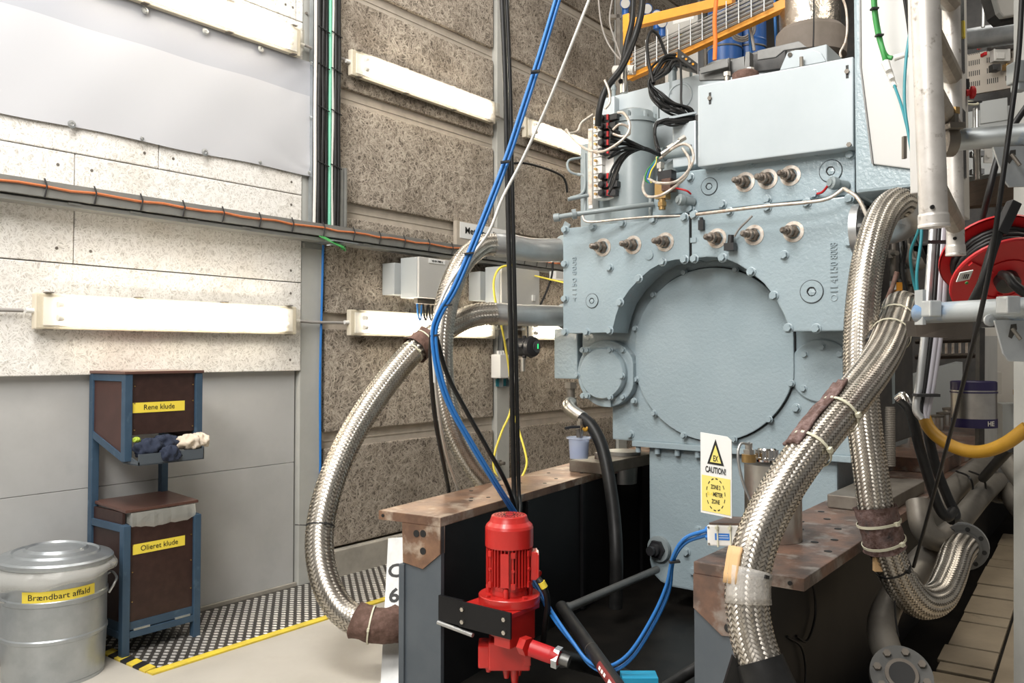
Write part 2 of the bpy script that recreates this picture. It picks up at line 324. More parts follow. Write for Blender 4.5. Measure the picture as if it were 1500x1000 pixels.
def cr(pts, n=8):
    """smooth path through points (Catmull-Rom)"""
    p = [V(q) for q in pts]; p = [p[0] * 2 - p[1]] + p + [p[-1] * 2 - p[-2]]; out = []
    for i in range(1, len(p) - 2):
        for j in range(n):
            u = j / n
            out.append(0.5 * (2 * p[i] + (p[i + 1] - p[i - 1]) * u + (2 * p[i - 1] - 5 * p[i] + 4 * p[i + 1] - p[i + 2]) * u * u + (3 * p[i] - p[i - 1] - 3 * p[i + 1] + p[i + 2]) * u ** 3))
    return out + [p[-2]]
def path(lst, n=8):
    q = cr([W(x, y, t=t) for x, y, t in lst], n)
    if lst[0][1] == -8: q.insert(0, q[0] + ((q[0] - q[2]).normalized() + V((0, 0, 1))).normalized() * 1.3)      # what leaves the frame at the top goes on up to the roof
    return q
def inst(me, name, parent, loc, rot=(0, 0, 0), sc=(1, 1, 1)):
    o = bpy.data.objects.new(name, me); o.location = loc; o.rotation_euler = rot; o.scale = sc
    return link(o, parent)
def text(name, s, c, ax, ay, size, m, parent, depth=0.0006, width=None, bold=0.0, space=1.0):
    """raised lettering centred at c, reading along ax with ay up"""
    cu = bpy.data.curves.new(name, 'FONT'); cu.body = s; cu.size = size; cu.align_x = 'CENTER'; cu.align_y = 'CENTER'; cu.extrude = depth; cu.resolution_u = 3
    cu.offset = bold; cu.space_character = space; cu.space_line = 0.95
    tmp = bpy.data.objects.new(name, cu); COL.objects.link(tmp)
    dg = bpy.context.evaluated_depsgraph_get(); me = bpy.data.meshes.new_from_object(tmp.evaluated_get(dg)); bpy.data.objects.remove(tmp)
    ax, ay = V(ax), V(ay); az = ax.cross(ay).normalized(); k = 1.0
    if width:
        xs = [v.co.x for v in me.vertices]; k = width / (max(xs) - min(xs))
    M_ = Mx((ax.normalized() * k, ay.normalized(), az)).transposed().to_4x4(); M_.translation = V(c)
    me.transform(M_); me.materials.clear(); me.materials.append(m)
    o = bpy.data.objects.new(name, me); return link(o, parent)
def cable(name, pts, r, m, label, cat='cable', group=None, n=7, k=8):
    pts = path(pts, k) if isinstance(pts[0], tuple) and len(pts[0]) == 3 and pts[0][0] > 20 else cr(pts, k)
    return tag(G().tube(pts, r, n).build(name, m), label, cat, group)
def arclen(pts):
    L = [0.0]
    for a, b in zip(pts[:-1], pts[1:]): L.append(L[-1] + (b - a).length)
    return L
def resample(pts, step):
    L = arclen(pts); n = max(2, int(L[-1] / step)); out = []; j = 0
    for i in range(n + 1):
        d = L[-1] * i / n
        while j < len(L) - 2 and L[j + 1] < d: j += 1
        u = (d - L[j]) / max(1e-9, L[j + 1] - L[j]); out.append(pts[j].lerp(pts[j + 1], u))
    return out
def braid(pts, r, parent, N=20, ang=40, amp=None):
    """woven wire hose: N ribbons each way, two over and two under, around a dark core"""
    w = math.tan(math.radians(ang)) / r; step = PI / (N * w) * 0.5; amp = amp or r * 0.036
    P = resample(pts, step); FR = frames(P); g = G(); width = 2 * PI * r * math.cos(math.radians(ang)) / N * 0.41; k = len(P)
    D = [(P[min(i + 1, k - 1)] - P[max(i - 1, 0)]).normalized() for i in range(k)]
    sn = width / math.sin(math.radians(ang)) / 2 * 1.0; L = arclen(P); ca, sa = math.cos(math.radians(ang)), math.sin(math.radians(ang))
    for s in (1, -1):
        for q in range(N):
            vs = []
            for i in range(k):
                l = L[i]; m_ = N * w * l / PI; c = 2 * q + s * m_; ph = 2 * PI * q / N + s * w * l
                rad = r + amp * s * math.cos(2 * PI * (c - 0.5) / 4)
                x, y = FR[i]; er = x * math.cos(ph) + y * math.sin(ph); et = -x * math.sin(ph) + y * math.cos(ph)
                side = et * ca - D[i] * s * sa
                p = P[i] + er * rad; vs += [p - side * width, p + side * width]
            f = [(2 * i, 2 * i + 1, 2 * i + 3, 2 * i + 2) if s > 0 else (2 * i, 2 * i + 2, 2 * i + 3, 2 * i + 1) for i in range(k - 1)]
            g.add(vs, f, True)
    wb = g.build('wire_braid', m_braid, parent, kind='stuff'); uv = wb.data.uv_layers.new(name='strand'); k2 = 2 * k
    li = [0] * len(wb.data.loops); wb.data.loops.foreach_get('vertex_index', li); buf = []
    for i in li: buf += [float(i & 1), ((i % k2) >> 1) * 0.5]
    uv.data.foreach_set('uv', buf)
    G().tube(P[::2], r - amp * 1.3, 16).build('hose_core', m_braidcore, parent)
def band(pts, i, r, w, m, parent, name='cable_tie', lock=None, thick=0.002):
    """a strap around the path at index i"""
    d = (pts[min(i + 1, len(pts) - 1)] - pts[max(i - 1, 0)]).normalized(); g = G(); p = pts[i]
    g.lathe([(r, -w / 2), (r + thick, -w / 2), (r + thick, w / 2), (r, w / 2)], p, d, 20, False)
    if lock is not None:
        e = (V(lock) - d * V(lock).dot(d)).normalized(); g.obox(p + e * (r + 0.004), e * 0.006, d.cross(e) * 0.006, d * w * 0.7)
    return g.build(name, m, parent)
# ------------------------------------------------------------ the setting
def struct(name, g, m, parent=None, **k):
    o = g.build(name, m, parent, **k); o['kind'] = 'structure' if parent is None else k.get('kind', 'structure'); return o
YW = 3.62
fl = struct('floor', G().add([(-3, -3, 0), (10, -3, 0), (10, 3.75, 0), (-3, 3.75, 0)], [(0, 1, 2, 3)]), m_floor)
G().prism([(2.27, 1.0, 0.001), (2.27, 2.1, 0.001), (2.75, 2.25, 0.001), (9, 2.7, 0.001), (9, 1.0, 0.001)], (0, 0, 0.01)).build('pit_plate', m_pit, fl)
G().box((2.0, -0.2, 0.004), (9, 1.04, 0.008)).build('oily_strip', m_pit, fl)
struct('ceiling', G().box((-3, -3, 5.2), (10, 3.9, 5.3)), m_ceiling)
struct('wall_back', G().box((9.2, -3, 0), (9.35, 3.9, 5.2)), m_back)
wl = struct('wall_left', G().box((-3, 3.72, 0), (10, 3.9, 5.2)), m_base)
# left of the grey column: white wood-wool slabs over grey boards
def slab(x0, x1, z0, z1, y, d, m, name='panel', bev=0.004, g_=0.0025):
    return G().box((x0 + g_, y, z0 + g_), (x1 - g_, y + d, z1 - g_)).build(name, m, wl, bevel=bev)
rows = [1.138, 1.608, 2.076, 2.54, 3.008, 3.48, 3.95]
joints = [[-0.2], [0.4, 1.675], [0.9, 2.05], [0.3, 1.9], [0.8, 2.30, 2.815], [0.2, 1.5]]
for i in range(6):
    xs = [-1.2] + joints[i] + [2.862]
    for a, b in zip(xs[:-1], xs[1:]):
        p = slab(a, b, rows[i], rows[i + 1], YW, 0.07, m_wool_white)
        g = G()
        for sx in (a + 0.07, b - 0.07):
            for sz in (rows[i] + 0.06, rows[i + 1] - 0.06): g.cyl((sx, YW - 0.001, sz), (sx, YW + 0.01, sz), 0.007, n=8)
        g.build('screw_head', m_block, p)
for z0, z1 in ((0.02, 0.655), (0.655, 1.15)): slab(-1.2, 2.85, z0, z1, 3.655, 0.03, m_board, 'board', 0.002, 0.001)
struct('baseboard_left', G().box((-1.2, 3.64, 0), (2.86, 3.66, 0.022)), m_base)
# the steel columns
struct('trim_1', G().box((2.862, YW + 0.008, 0), (3.012, YW + 0.09, 5.2)), m_column, bevel=0.004)
struct('trim_2', G().box((4.525, YW - 0.005, 0), (4.665, YW + 0.09, 5.2)), m_column, bevel=0.004)
struct('trim_3', G().box((6.16, YW - 0.005, 0), (6.30, YW + 0.09, 5.2)), m_column, bevel=0.004)
struct('trim_4', G().box((7.8, YW - 0.005, 0), (7.94, YW + 0.09, 5.2)), m_column, bevel=0.004)
# bays of rough wood wool between painted battens
zr = [0.16, 0.755, 1.41, 2.045, 2.69, 3.305, 3.93, 4.55, 5.2]
for a, b in ((3.02, 4.52), (4.672, 6.155), (6.305, 7.795), (7.945, 9.2)):
    for i in range(8):
        z0 = zr[i] + (0.042 if i else 0.0); z1 = zr[i + 1] - 0.042
        if i == 0 and a > 4.6: z0 = 0.1
        slab(a + 0.012, b - 0.012, z0, z1, YW + 0.012, 0.07, m_stone if i < 1 else m_wool_grey, 'panel', 0.008)
        if i: G().box((a - 0.008, YW + 0.04, zr[i] - 0.05), (b + 0.008, YW + 0.09, zr[i] + 0.05)).box((a, YW + 0.036, zr[i] - 0.008), (b, YW + 0.05, zr[i] + 0.0)).build('batten', m_rail, wl)
    struct('baseboard_left', G().box((a - 0.01, YW - 0.03, 0), (b + 0.01, YW + 0.08, 0.15)), m_base, bevel=0.004)
# floor slabs behind the right-hand machine bed
random.seed(3)
su, sv = V((1, 0.05, 0)).normalized(), V((-0.05, 1, 0)).normalized()
def floor_slab(u0, u1, v0, v1):
    o = V((2.6, 0, 0)); G().prism([o + su * u + sv * v + V((0, 0, 0.004)) for u, v in ((u0, v0), (u1, v0), (u1, v1), (u0, v1))], (0, 0, 0.018)).build('slab', m_slab, fl, bevel=0.003)
u = 0.0
for L_ in (0.36, 0.24, 0.40, 0.13, 0.22, 0.38, 0.15, 0.34, 0.26, 0.45, 0.2, 0.45, 0.4):
    w = random.choice((0.006, 0.012, 0.016)); e_ = random.uniform(-.008, .008)
    floor_slab(u + w, u + L_ - w, 0.470, 0.660 + e_); u += L_
u = 0.0
for L_ in (0.9, 1.1, 1.3, 0.8): floor_slab(u + 0.006, u + L_ - 0.006, -0.4, 0.457); u += L_
# ------------------------------------------------------------ fluorescent lamps on the wall
def lamp(x0, zc, label):
    x1 = x0 + 1.29; t = thing('fluorescent_lamp', label, 'lamp', ((x0 + x1) / 2, YW, zc - 0.075), 'wall lamps')
    y0, y1 = YW - 0.012, YW - 0.10; h = 0.073
    G().box((x0, y0, zc - h), (x1, y0 - 0.035, zc + h)).build('housing', m_lamp, t, bevel=0.006)
    G().box((x0 + 0.03, y0 - 0.0352, zc - h + 0.016), (x1 - 0.03, y0 - 0.042, zc + h - 0.016)).build('reflector', m_reflector, t)
    g = G(); a, b = zc - h + 0.006, zc + h - 0.006; X0, X1 = x0 + 0.006, x1 - 0.006; Yb, Yf = y0 - 0.035, y1
    p = [(X0, Yb, a), (X1, Yb, a), (X1, Yb, b), (X0, Yb, b), (X0 + 0.014, Yf, a + 0.016), (X1 - 0.014, Yf, a + 0.016), (X1 - 0.014, Yf, b - 0.016), (X0 + 0.014, Yf, b - 0.016)]
    g.add(p, [(4, 5, 6, 7), (0, 1, 5, 4), (1, 2, 6, 5), (2, 3, 7, 6), (3, 0, 4, 7)]); g.build('diffuser', m_diff, t)
    for zz in (zc - 0.026, zc + 0.026):
        G().cyl((x0 + 0.10, y0 - 0.062, zz), (x1 - 0.10, y0 - 0.062, zz), 0.013, n=12).build('tube', m_tube, t)
        for xa, xb in ((x0 + 0.075, x0 + 0.10), (x1 - 0.10, x1 - 0.075)):
            G().cyl((xa, y0 - 0.062, zz), (xb, y0 - 0.062, zz), 0.0145, n=12).build('lamp_holder', m_white, t)
    for xx in (x0 + 0.05, x0 + 0.43, x0 + 0.86, x1 - 0.05):
        for s in (1, -1): G().box((xx - 0.014, y0 - 0.02, zc + s * h), (xx + 0.014, y0 - 0.052, zc + s * (h + 0.005))).build('clip', m_block, t)
    for s, xx in ((-1, x0), (1, x1)): G().cyl((xx, y0 - 0.018, zc), (xx + s * 0.03, y0 - 0.018, zc), 0.011, n=10).build('cable_gland', m_white, t)
    return t
lamp(1.505, 1.403, 'lit fluorescent lamp above the blue-framed rag bins on white panels')
lamp(3.165, 1.405, 'lit fluorescent lamp behind the braided hoses at mid height on rough wall')
lamp(4.80, 1.405, 'lit lamp partly hidden behind the engine edge, above the black gas detector')
lamp(1.52, 2.872, 'lit fluorescent lamp above the white banner at top left')
lamp(3.165, 2.872, 'lit fluorescent lamp high on the rough wall between the two grey columns')
lamp(4.80, 2.855, 'lit lamp high on the rough wall beside the engine valve block')
for x0, x1, z in ((2.825, 3.13, 1.403), (4.49, 4.77, 1.403), (2.84, 3.13, 2.88), (4.49, 4.77, 2.87), (0.8, 1.47, 1.403)):
    tag(G().tube([(x0, YW - 0.022, z), (x0 + (x1 - x0) * .3, YW - 0.02, z - 0.004), (x0 + (x1 - x0) * .7, YW - 0.02, z - 0.002), (x1, YW - 0.022, z)], 0.008, 8).build('lamp_cable', m_greycable),
        {2.825: 'grey cable from the lamp over the rag bins across the grey column', 4.49: 'grey cable linking lamps across the second column', 2.84: 'short cable from the highest left lamp to the cable riser', 0.8: 'grey cable entering the left end of the lamp over the bins'}[x0] + (', upper row' if (x0 == 4.49 and z > 2) else ', lower row' if x0 == 4.49 else ''), 'cable')
# ------------------------------------------------------------ banner
g = G(); nx, nz = 90, 40; X0, X1 = -0.6, 2.905
def bz(u): return 2.805 - 0.010 * math.sin(u * 40) * 0.4, 2.187 - 0.012 * (1 - u) + 0.004 * math.sin(u * 30)
vs = []
for i in range(nx + 1):
    u = i / nx; zt, zb = bz(u)
    for j in range(nz + 1):
        v = j / nz; xx = X0 + (X1 - X0) * u
        y = 3.607 - 0.002 * math.sin(xx * 7 + v * 5) - 0.0015 * math.sin(xx * 13.0 - v * 7)
        dc = math.hypot(X1 - xx, (1 - v) * 0.6 - 0.6 * 0 ) if v > .5 else math.hypot(X1 - xx, v * 0.6)
        y -= 0.003 * math.exp(-dc * 4) * math.sin(math.atan2((1 - v) * .6 if v > .5 else v * .6, X1 - xx + .02) * 11)
        zz = zb + (zt - zb) * v
        vs.append((xx, min(y, 3.615), zz))
fs = [(i * (nz + 1) + j, (i + 1) * (nz + 1) + j, (i + 1) * (nz + 1) + j + 1, i * (nz + 1) + j + 1) for i in range(nx) for j in range(nz)]
bn = thing('banner', 'blank white vinyl banner with a pale grey upper band on the panelled wall', 'banner', (1.2, 3.61, 2.18))
k = int(nz * 0.72)
g1, g2 = G(), G()
g1.add(vs, [f for f in fs if f[0] % (nz + 1) < k], True); g2.add(vs, [f for f in fs if f[0] % (nz + 1) >= k], True)
g1.build('white_field', m_banner, bn)['label'] = 'white lower field of the banner'
g2.build('grey_band', m_bannergrey, bn)['label'] = 'pale grey upper band of the banner'
for px, py in ((212, 15), (301, 46), (382, 72), (105, 182), (300, 223), (208, 203), (381, 238), (453, 253), (456, 93), (455, 173)):
    p = W(px, py, Y=3.594); r = 0.017 if (px, py) in ((212, 15), (301, 46), (382, 72), (105, 182), (300, 223)) else 0.010
    G().lathe([(r, 0), (r, 0.002), (r * 0.45, 0.004), (r * 0.4, 0.001)], p, (0, -1, 0), 16).build('washer' if r > .012 else 'grommet', m_pipe, bn)
# ------------------------------------------------------------ cable tray along the wall
tr = thing('cable_tray', 'long grey steel cable tray running along the whole left wall', 'tray', (3, 3.56, 1.86))
g = G(); g.box((-1.2, 3.50, 1.852), (9, 3.503, 1.918)).box((-1.2, 3.50, 1.852), (9, 3.60, 1.855)).box((-1.2, 3.60, 1.852), (9, 3.603, 1.90)).box((-1.2, 3.503, 1.915), (9, 3.515, 1.918))
g.build('channel', m_tray, tr, bevel=0.001)
for xx in (1.6, 1.86, 2.13, 2.42, 3.2, 4.0, 4.9, 5.8):
    G().box((xx, 3.51, 1.838), (xx + 0.05, 3.60, 1.846)).build('bracket', m_tray, tr)
G().box((-1.2, 3.515, 1.828), (9, 3.60, 1.845)).build('lower_rail', m_tray, tr)
oc = thing('data_cable', 'thin orange cable tied along the front of the grey wall tray', 'cable', (3, 3.495, 1.89))
pts = [V((-1.2 + i * 0.1, 3.494, 1.893 + 0.004 * math.sin(i * 2.2))) for i in range(103)]
G().tube(pts, 0.0055, 6).build('cable_run', m_orangecable, oc)
for px in (65, 138, 206, 268, 326, 380, 428, 474, 518, 556, 592, 628, 662, 712, 768, 786, 800):
    p = W(px, 300, Y=3.494); G().tube([(p.x, 3.496, 1.925), (p.x + 0.006, 3.488, 1.895), (p.x, 3.494, 1.85)], 0.0035, 5).build('cable_tie', m_ink, oc)
tag(G().box((2.93, 3.44, 1.825), (3.10, 3.60, 1.831)).bar((2.9, 3.45, 1.80), (3.12, 3.52, 1.842), 0.02, 0.006).build('tray_bracket', m_galv), 'short galvanised bracket where the riser meets the wall tray', 'bracket')
tag(G().tube(cr([(2.9, 3.5, 1.85), (3.0, 3.45, 1.80), (3.06, 3.53, 1.805), (3.1, 3.56, 1.85)]), 0.006, 6).tube(cr([(2.88, 3.5, 1.85), (2.99, 3.43, 1.79), (3.07, 3.52, 1.795), (3.12, 3.56, 1.85)]), 0.004, 6).build('earth_cable', m_green), 'green earth cable looping under the wall tray at the riser', 'cable')
# ------------------------------------------------------------ cable riser
rs = thing('cable_ladder', 'vertical steel cable ladder on the grey column left of the rough wall', 'cable ladder', (2.95, 3.6, 1.92))
g = G(); g.box((2.90, 3.585, 1.92), (2.912, 3.615, 4.6)).box((3.03, 3.585, 1.92), (3.042, 3.615, 4.6)).build('side_rail', m_galv, rs)
for i in range(27): G().box((2.912, 3.592, 1.95 + i * 0.1), (3.03, 3.612, 1.97 + i * 0.1)).build('rung', m_galv, rs)
for xx, r, m, lab in ((2.905, 0.009, m_whitecable, 'white cable, leftmost in the vertical riser'), (2.928, 0.014, m_rubber, 'black cable beside the white cable in the riser'), (2.955, 0.013, m_rubber, 'black cable in the middle left of the riser'), (2.978, 0.010, m_rubber, 'thin black cable left of the green one in the riser'),
                      (3.005, 0.010, m_greenpale, 'pale green cable in the vertical riser'), (3.022, 0.009, m_whitecable, 'white cable right of the green one in the riser'), (3.044, 0.013, m_rubber, 'black cable right of the white and green pair in the riser'), (3.066, 0.012, m_rubber, 'rightmost black cable of the vertical riser')):
    pts = [(xx + 0.003 * math.sin(z * 3 + xx * 90), 3.572 - r * 0.3, 1.93 + z * 0.3) for z in range(10)]
    o = tag(G().tube(cr(pts, 4), r, 8).build('riser_cable', m), lab, 'cable', 'cables in the riser')
    if xx in (2.955, 3.044):
        for zz in (2.25, 2.55, 2.78, 2.98, 3.2): G().tube([(xx - 0.04, 3.556, zz + 0.012), (xx + 0.0, 3.551, zz), (xx + 0.035, 3.554, zz - 0.006)], 0.0035, 5).build('cable_tie', m_ink, o)
tag(G().box((3.075, 3.57, 1.93), (3.105, 3.61, 2.26)).box((3.11, 3.56, 1.93), (3.125, 3.61, 2.26)).build('trunking', m_tray, bevel=0.003), 'short dark metal trunking beside the riser above the tray', 'trunking')
tag(G().box((2.865, 3.60, 1.795), (3.0, 3.625, 1.822)).build('perforated_strip', m_tray), 'perforated grey strip at the head of the grey column', 'strip')
tag(G().tube(cr([(2.99, 3.60, 1.82), (2.993, 3.612, 1.5), (2.985, 3.612, 1.1), (2.99, 3.612, 0.6), (2.988, 3.612, 0.1)]), 0.007, 7).build('blue_cable', m_blue), 'thin blue cable running down the edge of the grey column', 'cable')
# ------------------------------------------------------------ wall boxes
def wallbox(x0, x1, z0, z1, yf, lab):
    t = thing('wall_cabinet', lab, 'cabinet', ((x0 + x1) / 2, YW, z0), 'grey cabinets under the tray')
    G().box((x0 - 0.05, YW - 0.10, z0 + 0.02), (x1 + 0.03, YW + 0.0, z1 - 0.03)).build('back_plate', m_cabside, t, bevel=0.003)
    G().box((x0, YW - 0.10, z0), (x1, yf + 0.018, z1)).build('body', m_cabside, t, bevel=0.004)
    d = G().box((x0, yf + 0.016, z0), (x1, yf, z1)).build('door', m_cabinet, t, bevel=0.004)
    G().box((x1 - 0.09, yf - 0.008, z0 + 0.03), (x1 - 0.06, yf, z0 + 0.07)).build('latch', m_white, d)
    G().box((x0 + 0.05, YW - 0.16, z0 - 0.03), (x1 - 0.06, yf + 0.06, z0)).build('gland_plate', m_block, t)
    for i in range(4): G().tube(cr([(x0 + 0.12 + i * 0.05, 3.5, z0 - 0.02), (x0 + 0.13 + i * 0.05, 3.5, z0 - 0.10), (x0 + 0.17 + i * 0.05, 3.52, z0 - 0.12), (x0 + 0.2 + i * 0.05, 3.54, z0 - 0.03)]), 0.006, 6).build('cable_loop', m_blue if i == 0 else m_rubber, t)
    return t, d
w1, d1 = wallbox(3.50, 3.86, 1.555, 1.79, 3.37, 'grey steel wall cabinet left of the upper braided hose')
G().box((3.58, 3.3695, 1.76), (3.72, 3.367, 1.785)).build('name_strip', m_paper, d1)
text('lettering', 'V8 0A M80 6', (3.65, 3.366, 1.7725), (1, 0, 0), (0, 0, 1), 0.018, m_ink, d1)
w2, d2 = wallbox(4.28, 4.70, 1.56, 1.80, 3.38, 'grey steel wall cabinet behind the hanging black cable')
tag(G().box((4.93, 3.40, 1.765), (5.11, 3.46, 1.82)).build('junction_box', m_white, bevel=0.004), 'small white junction box under the wall tray beside the engine', 'box')
sg = thing('wall_sign', 'white sign with black lettering behind the braided hose below the batten', 'sign', (4.3, 3.56, 1.9))
b0 = W(676, 326, Y=3.56); b1 = W(735, 352, Y=3.56)
G().box((b0.x, 3.60, 1.85), (b1.x + 0.02, 3.63, 2.095)).build('backing', m_rail, sg)
G().box((b0.x + 0.03, 3.597, 1.985), (b1.x + 0.12, 3.60, 2.09)).build('sign_face', m_paper, sg)
text('lettering', 'Methanol Alarm', ((b0.x + b1.x) / 2 + 0.09, 3.596, 2.038), (1, 0, 0), (0, 0, 1), 0.06, m_ink, sg, width=0.44, bold=0.0012)
# trunking, switch, tag and bolt on the second column
tk = thing('cable_trunking', 'grey slotted cable trunking on the second column below the lamps', 'trunking', (4.58, 3.58, 1.1))
G().box((4.535, 3.575, 1.0), (4.545, 3.615, 1.83)).box((4.62, 3.575, 1.0), (4.63, 3.615, 1.83)).box((4.535, 3.608, 1.0), (4.63, 3.615, 1.83)).build('channel', m_galv, tk)
for i in range(28): G().box((4.546, 3.60, 1.02 + i * 0.029), (4.565, 3.6075, 1.034 + i * 0.029)).build('slot', m_ink, tk)
for dx in (0, 0.018, 0.036): G().tube([(4.575 + dx, 3.59, 1.15), (4.577 + dx, 3.59, 1.5), (4.575 + dx, 3.59, 1.83)], 0.005, 6).build('wire', m_whitecable, tk)
p = W(738, 535, Y=3.54)
sw = thing('isolator_switch', 'white isolator switch box with a dark knob on the second column', 'switch', (p.x, 3.56, p.z - 0.09))
G().box((p.x - 0.065, 3.60, p.z - 0.085), (p.x + 0.065, 3.52, p.z + 0.075)).build('case', m_white, sw, bevel=0.006)
G().cyl((p.x + 0.05, 3.52, p.z - 0.07), (p.x + 0.06, 3.47, p.z - 0.11), 0.03, 0.026).build('knob', m_greycable, sw)
for dx in (-.03, 0, .03): G().cyl((p.x + dx, 3.565, p.z + 0.075), (p.x + dx, 3.565, p.z + 0.10), 0.01, n=8).build('cable_gland', m_white, sw)
p = W(736, 560, Y=3.60)
tg = tag(G().box((p.x - 0.06, 3.612, p.z - 0.026), (p.x + 0.05, 3.606, p.z + 0.024)).build('tape_tag', m_tealtag), 'small teal tape tag under the white isolator switch', 'tag')
p = W(734, 678, Y=3.58); tag(G().hex((p.x, 3.615, p.z), (0, -1, 0), 0.022, 0.03).cyl((p.x, 3.6, p.z), (p.x, 3.55, p.z), 0.012).build('anchor_bolt', m_block), 'protruding bolt low on the second column', 'bolt')
# gas detector
p = W(766, 508, Y=3.42)
gd = thing('gas_detector', 'black round gas detector with a green light hanging on the rough wall', 'detector', (p.x, 3.5, p.z - 0.1))
G().cyl(p + V((0, 0.12, 0)), p + V((0, -0.05, 0)), 0.062, n=20).lathe([(0.068, 0), (0.072, 0.02), (0.066, 0.045), (0.04, 0.05)], p + V((0, -0.05, 0)), (-0.15, -1, 0), 20).build('head', m_blackplastic, gd)
for a in range(6): G().hex(p + V((0.075 * math.cos(a * PI / 3), -0.03, 0.075 * math.sin(a * PI / 3))), (0, -1, 0), 0.012, 0.02).build('screw', m_blackplastic, gd)
G().cyl(p + V((0.02, -0.10, 0.0)), p + V((0.02, -0.104, 0)), 0.04, n=16).build('window', m_screen, gd)
G().box(p + V((0.024, -0.107, -0.012)), p + V((0.033, -0.104, 0.020))).build('indicator', m_glow, gd)
G().cyl(p + V((0, -0.0, -0.07)), p + V((0, -0.0, -0.165)), 0.018).cyl(p + V((0, 0, -0.07)), p + V((0, 0, -0.085)), 0.026).build('sensor', m_steel, gd)
G().cyl(p + V((-0.05, 0.02, 0)), p + V((-0.115, 0.02, 0.01)), 0.03, 0.02).build('cable_entry', m_blackplastic, gd)
G().tube(cr([p + V((0.06, 0, 0.03)), p + V((0.07, 0.02, 0.2)), p + V((0.12, 0.1, 0.36)), p + V((0.2, 0.1, 0.5))]), 0.006, 6).build('lead', m_rubber, gd)
# ------------------------------------------------------------ tread plate, tapes
tp = thing('tread_plate', 'dark metal tread plate on the floor along the wall', 'floor plate', (2.6, 3.37, 0), None)
G().box((1.79, 3.118, 0.0), (4.5, 3.635, 0.006)).build('plate_base', m_plate, tp)
g = G(); s = 0.056; a = math.radians(45)
i = 0; x = 1.80
while x < 4.48:
    y = 3.13 + (0.5 * s if i % 2 else 0)
    while y < 3.625:
        ux, uy = 0.0125, 0.0170
        if x + ux < 4.49 and y + uy < 3.63:
            q = [(x - ux, y, .006), (x, y - uy, .006), (x + ux, y, .006), (x, y + uy, .006)]
            q2 = [(x - ux * .5, y, .0088), (x, y - uy * .5, .0088), (x + ux * .5, y, .0088), (x, y + uy * .5, .0088)]
            g.add(q + q2, [(4, 5, 6, 7), (0, 1, 5, 4), (1, 2, 6, 5), (2, 3, 7, 6), (3, 0, 4, 7)])
        y += s
    x += s * 0.40; i += 1
g.build('tread_studs', m_stud, tp, kind='stuff')
tag(G().box((1.74, 3.075, 0.0005), (4.5, 3.117, 0.0075)).build('floor_tape', m_tape), 'plain yellow floor tape along the front of the tread plate', 'tape')
hz = thing('hazard_tape', 'yellow and black hazard tape across the end of the tread plate', 'tape', (1.765, 3.3, 0))
n = 9
for i in range(n):
    y0 = 3.118 + 0.048 * i
    G().prism([(1.735, y0, 0.0004), (1.788, y0 + 0.02, 0.0004), (1.788, y0 + 0.068, 0.0004), (1.735, y0 + 0.048, 0.0004)], (0, 0, 0.007)).build('stripe', m_ink if i % 2 else m_tape, hz)
# ------------------------------------------------------------ rag stand
X0, X1, Y0, Y1 = 1.768, 2.085, 3.345, 3.615
st = thing('rag_stand', 'blue steel stand with two dark brown bins for clean and oily rags', 'stand', (1.9, 3.48, 0))
ps = 0.032
def post(x, y, z0, z1): G().box((x - ps / 2, y - ps / 2, z0), (x + ps / 2, y + ps / 2, z1)).build('post', m_standblue, st, bevel=0.003)
zt = W(184, 548, Y=Y0).z; zl = W(182, 676, Y=Y0).z; zm = W(181, 770, Y=Y0).z
post(X0, Y1, 0, zt); post(X1, Y1, 0, zt); post(X0, Y0, 0, zm); post(X1, Y0, 0, zm)
post(X0, Y0, zl, zt); post(X1, Y0, zl + 0.04, zt)
def rail(a, b, w=0.028): G().bar(a, b, w, w).build('rail', m_standblue, st)
rail((X0, Y0, zt - 0.015), (X0, Y1, zt - 0.015)); rail((X1, Y0, zt - 0.015), (X1, Y1, zt - 0.015))
rail((X0, Y0, zl + 0.01), (X0, Y1, zl + 0.10)); rail((X0, Y1, 0.50), (X1, Y1, 0.50))
rail((X0, Y0, zm - 0.012), (X0, Y1, zm - 0.012)); rail((X1, Y0, zm - 0.012), (X1, Y1, zm - 0.012))
zb = W(181, 935, Y=Y0).z
rail((X0, Y0, zb + 0.01), (X1, Y0, zb + 0.01), 0.026); rail((X0, Y0, zb + 0.01), (X0, Y1, zb + 0.01), 0.026); rail((X1, Y0, zb + 0.01), (X1, Y1, zb + 0.01), 0.026)
# upper bin
zf = zl + 0.105
f = G().box((X0 + 0.017, Y0 - 0.004, zf), (X1 - 0.017, Y0 + 0.012, zt)).build('front_board', m_ply, st, bevel=0.001)
for x in (X0 + 0.03, X1 - 0.025):
    for z in (zf + 0.02, zf + 0.13, zt - 0.05): G().cyl((x, Y0 - 0.004, z), (x, Y0 - 0.007, z), 0.003, n=8).build('rivet', m_brass, f)
G().prism([(X0 + 0.004, Y0 + 0.016, zl + 0.02), (X0 + 0.004, Y1 - 0.016, zl + 0.11), (X0 + 0.004, Y1 - 0.016, zt - 0.03), (X0 + 0.004, Y0 + 0.016, zt - 0.03)], (-0.012, 0, 0)).build('side_board', m_plyside, st)
G().box((X1 - 0.004, Y0 + 0.016, zl + 0.06), (X1 + 0.008, Y1 - 0.016, zt - 0.03)).build('side_board', m_plyside, st)
G().box((X0 + 0.01, Y1 - 0.01, zl + 0.1), (X1 - 0.01, Y1, zt - 0.02)).build('back_board', m_plyside, st)
G().box((X0 - 0.02, Y0 - 0.02, zt), (X1 + 0.02, Y1 + 0.01, zt + 0.012)).build('lid', m_plytop, st, bevel=0.002)
tf = Y0 - 0.075
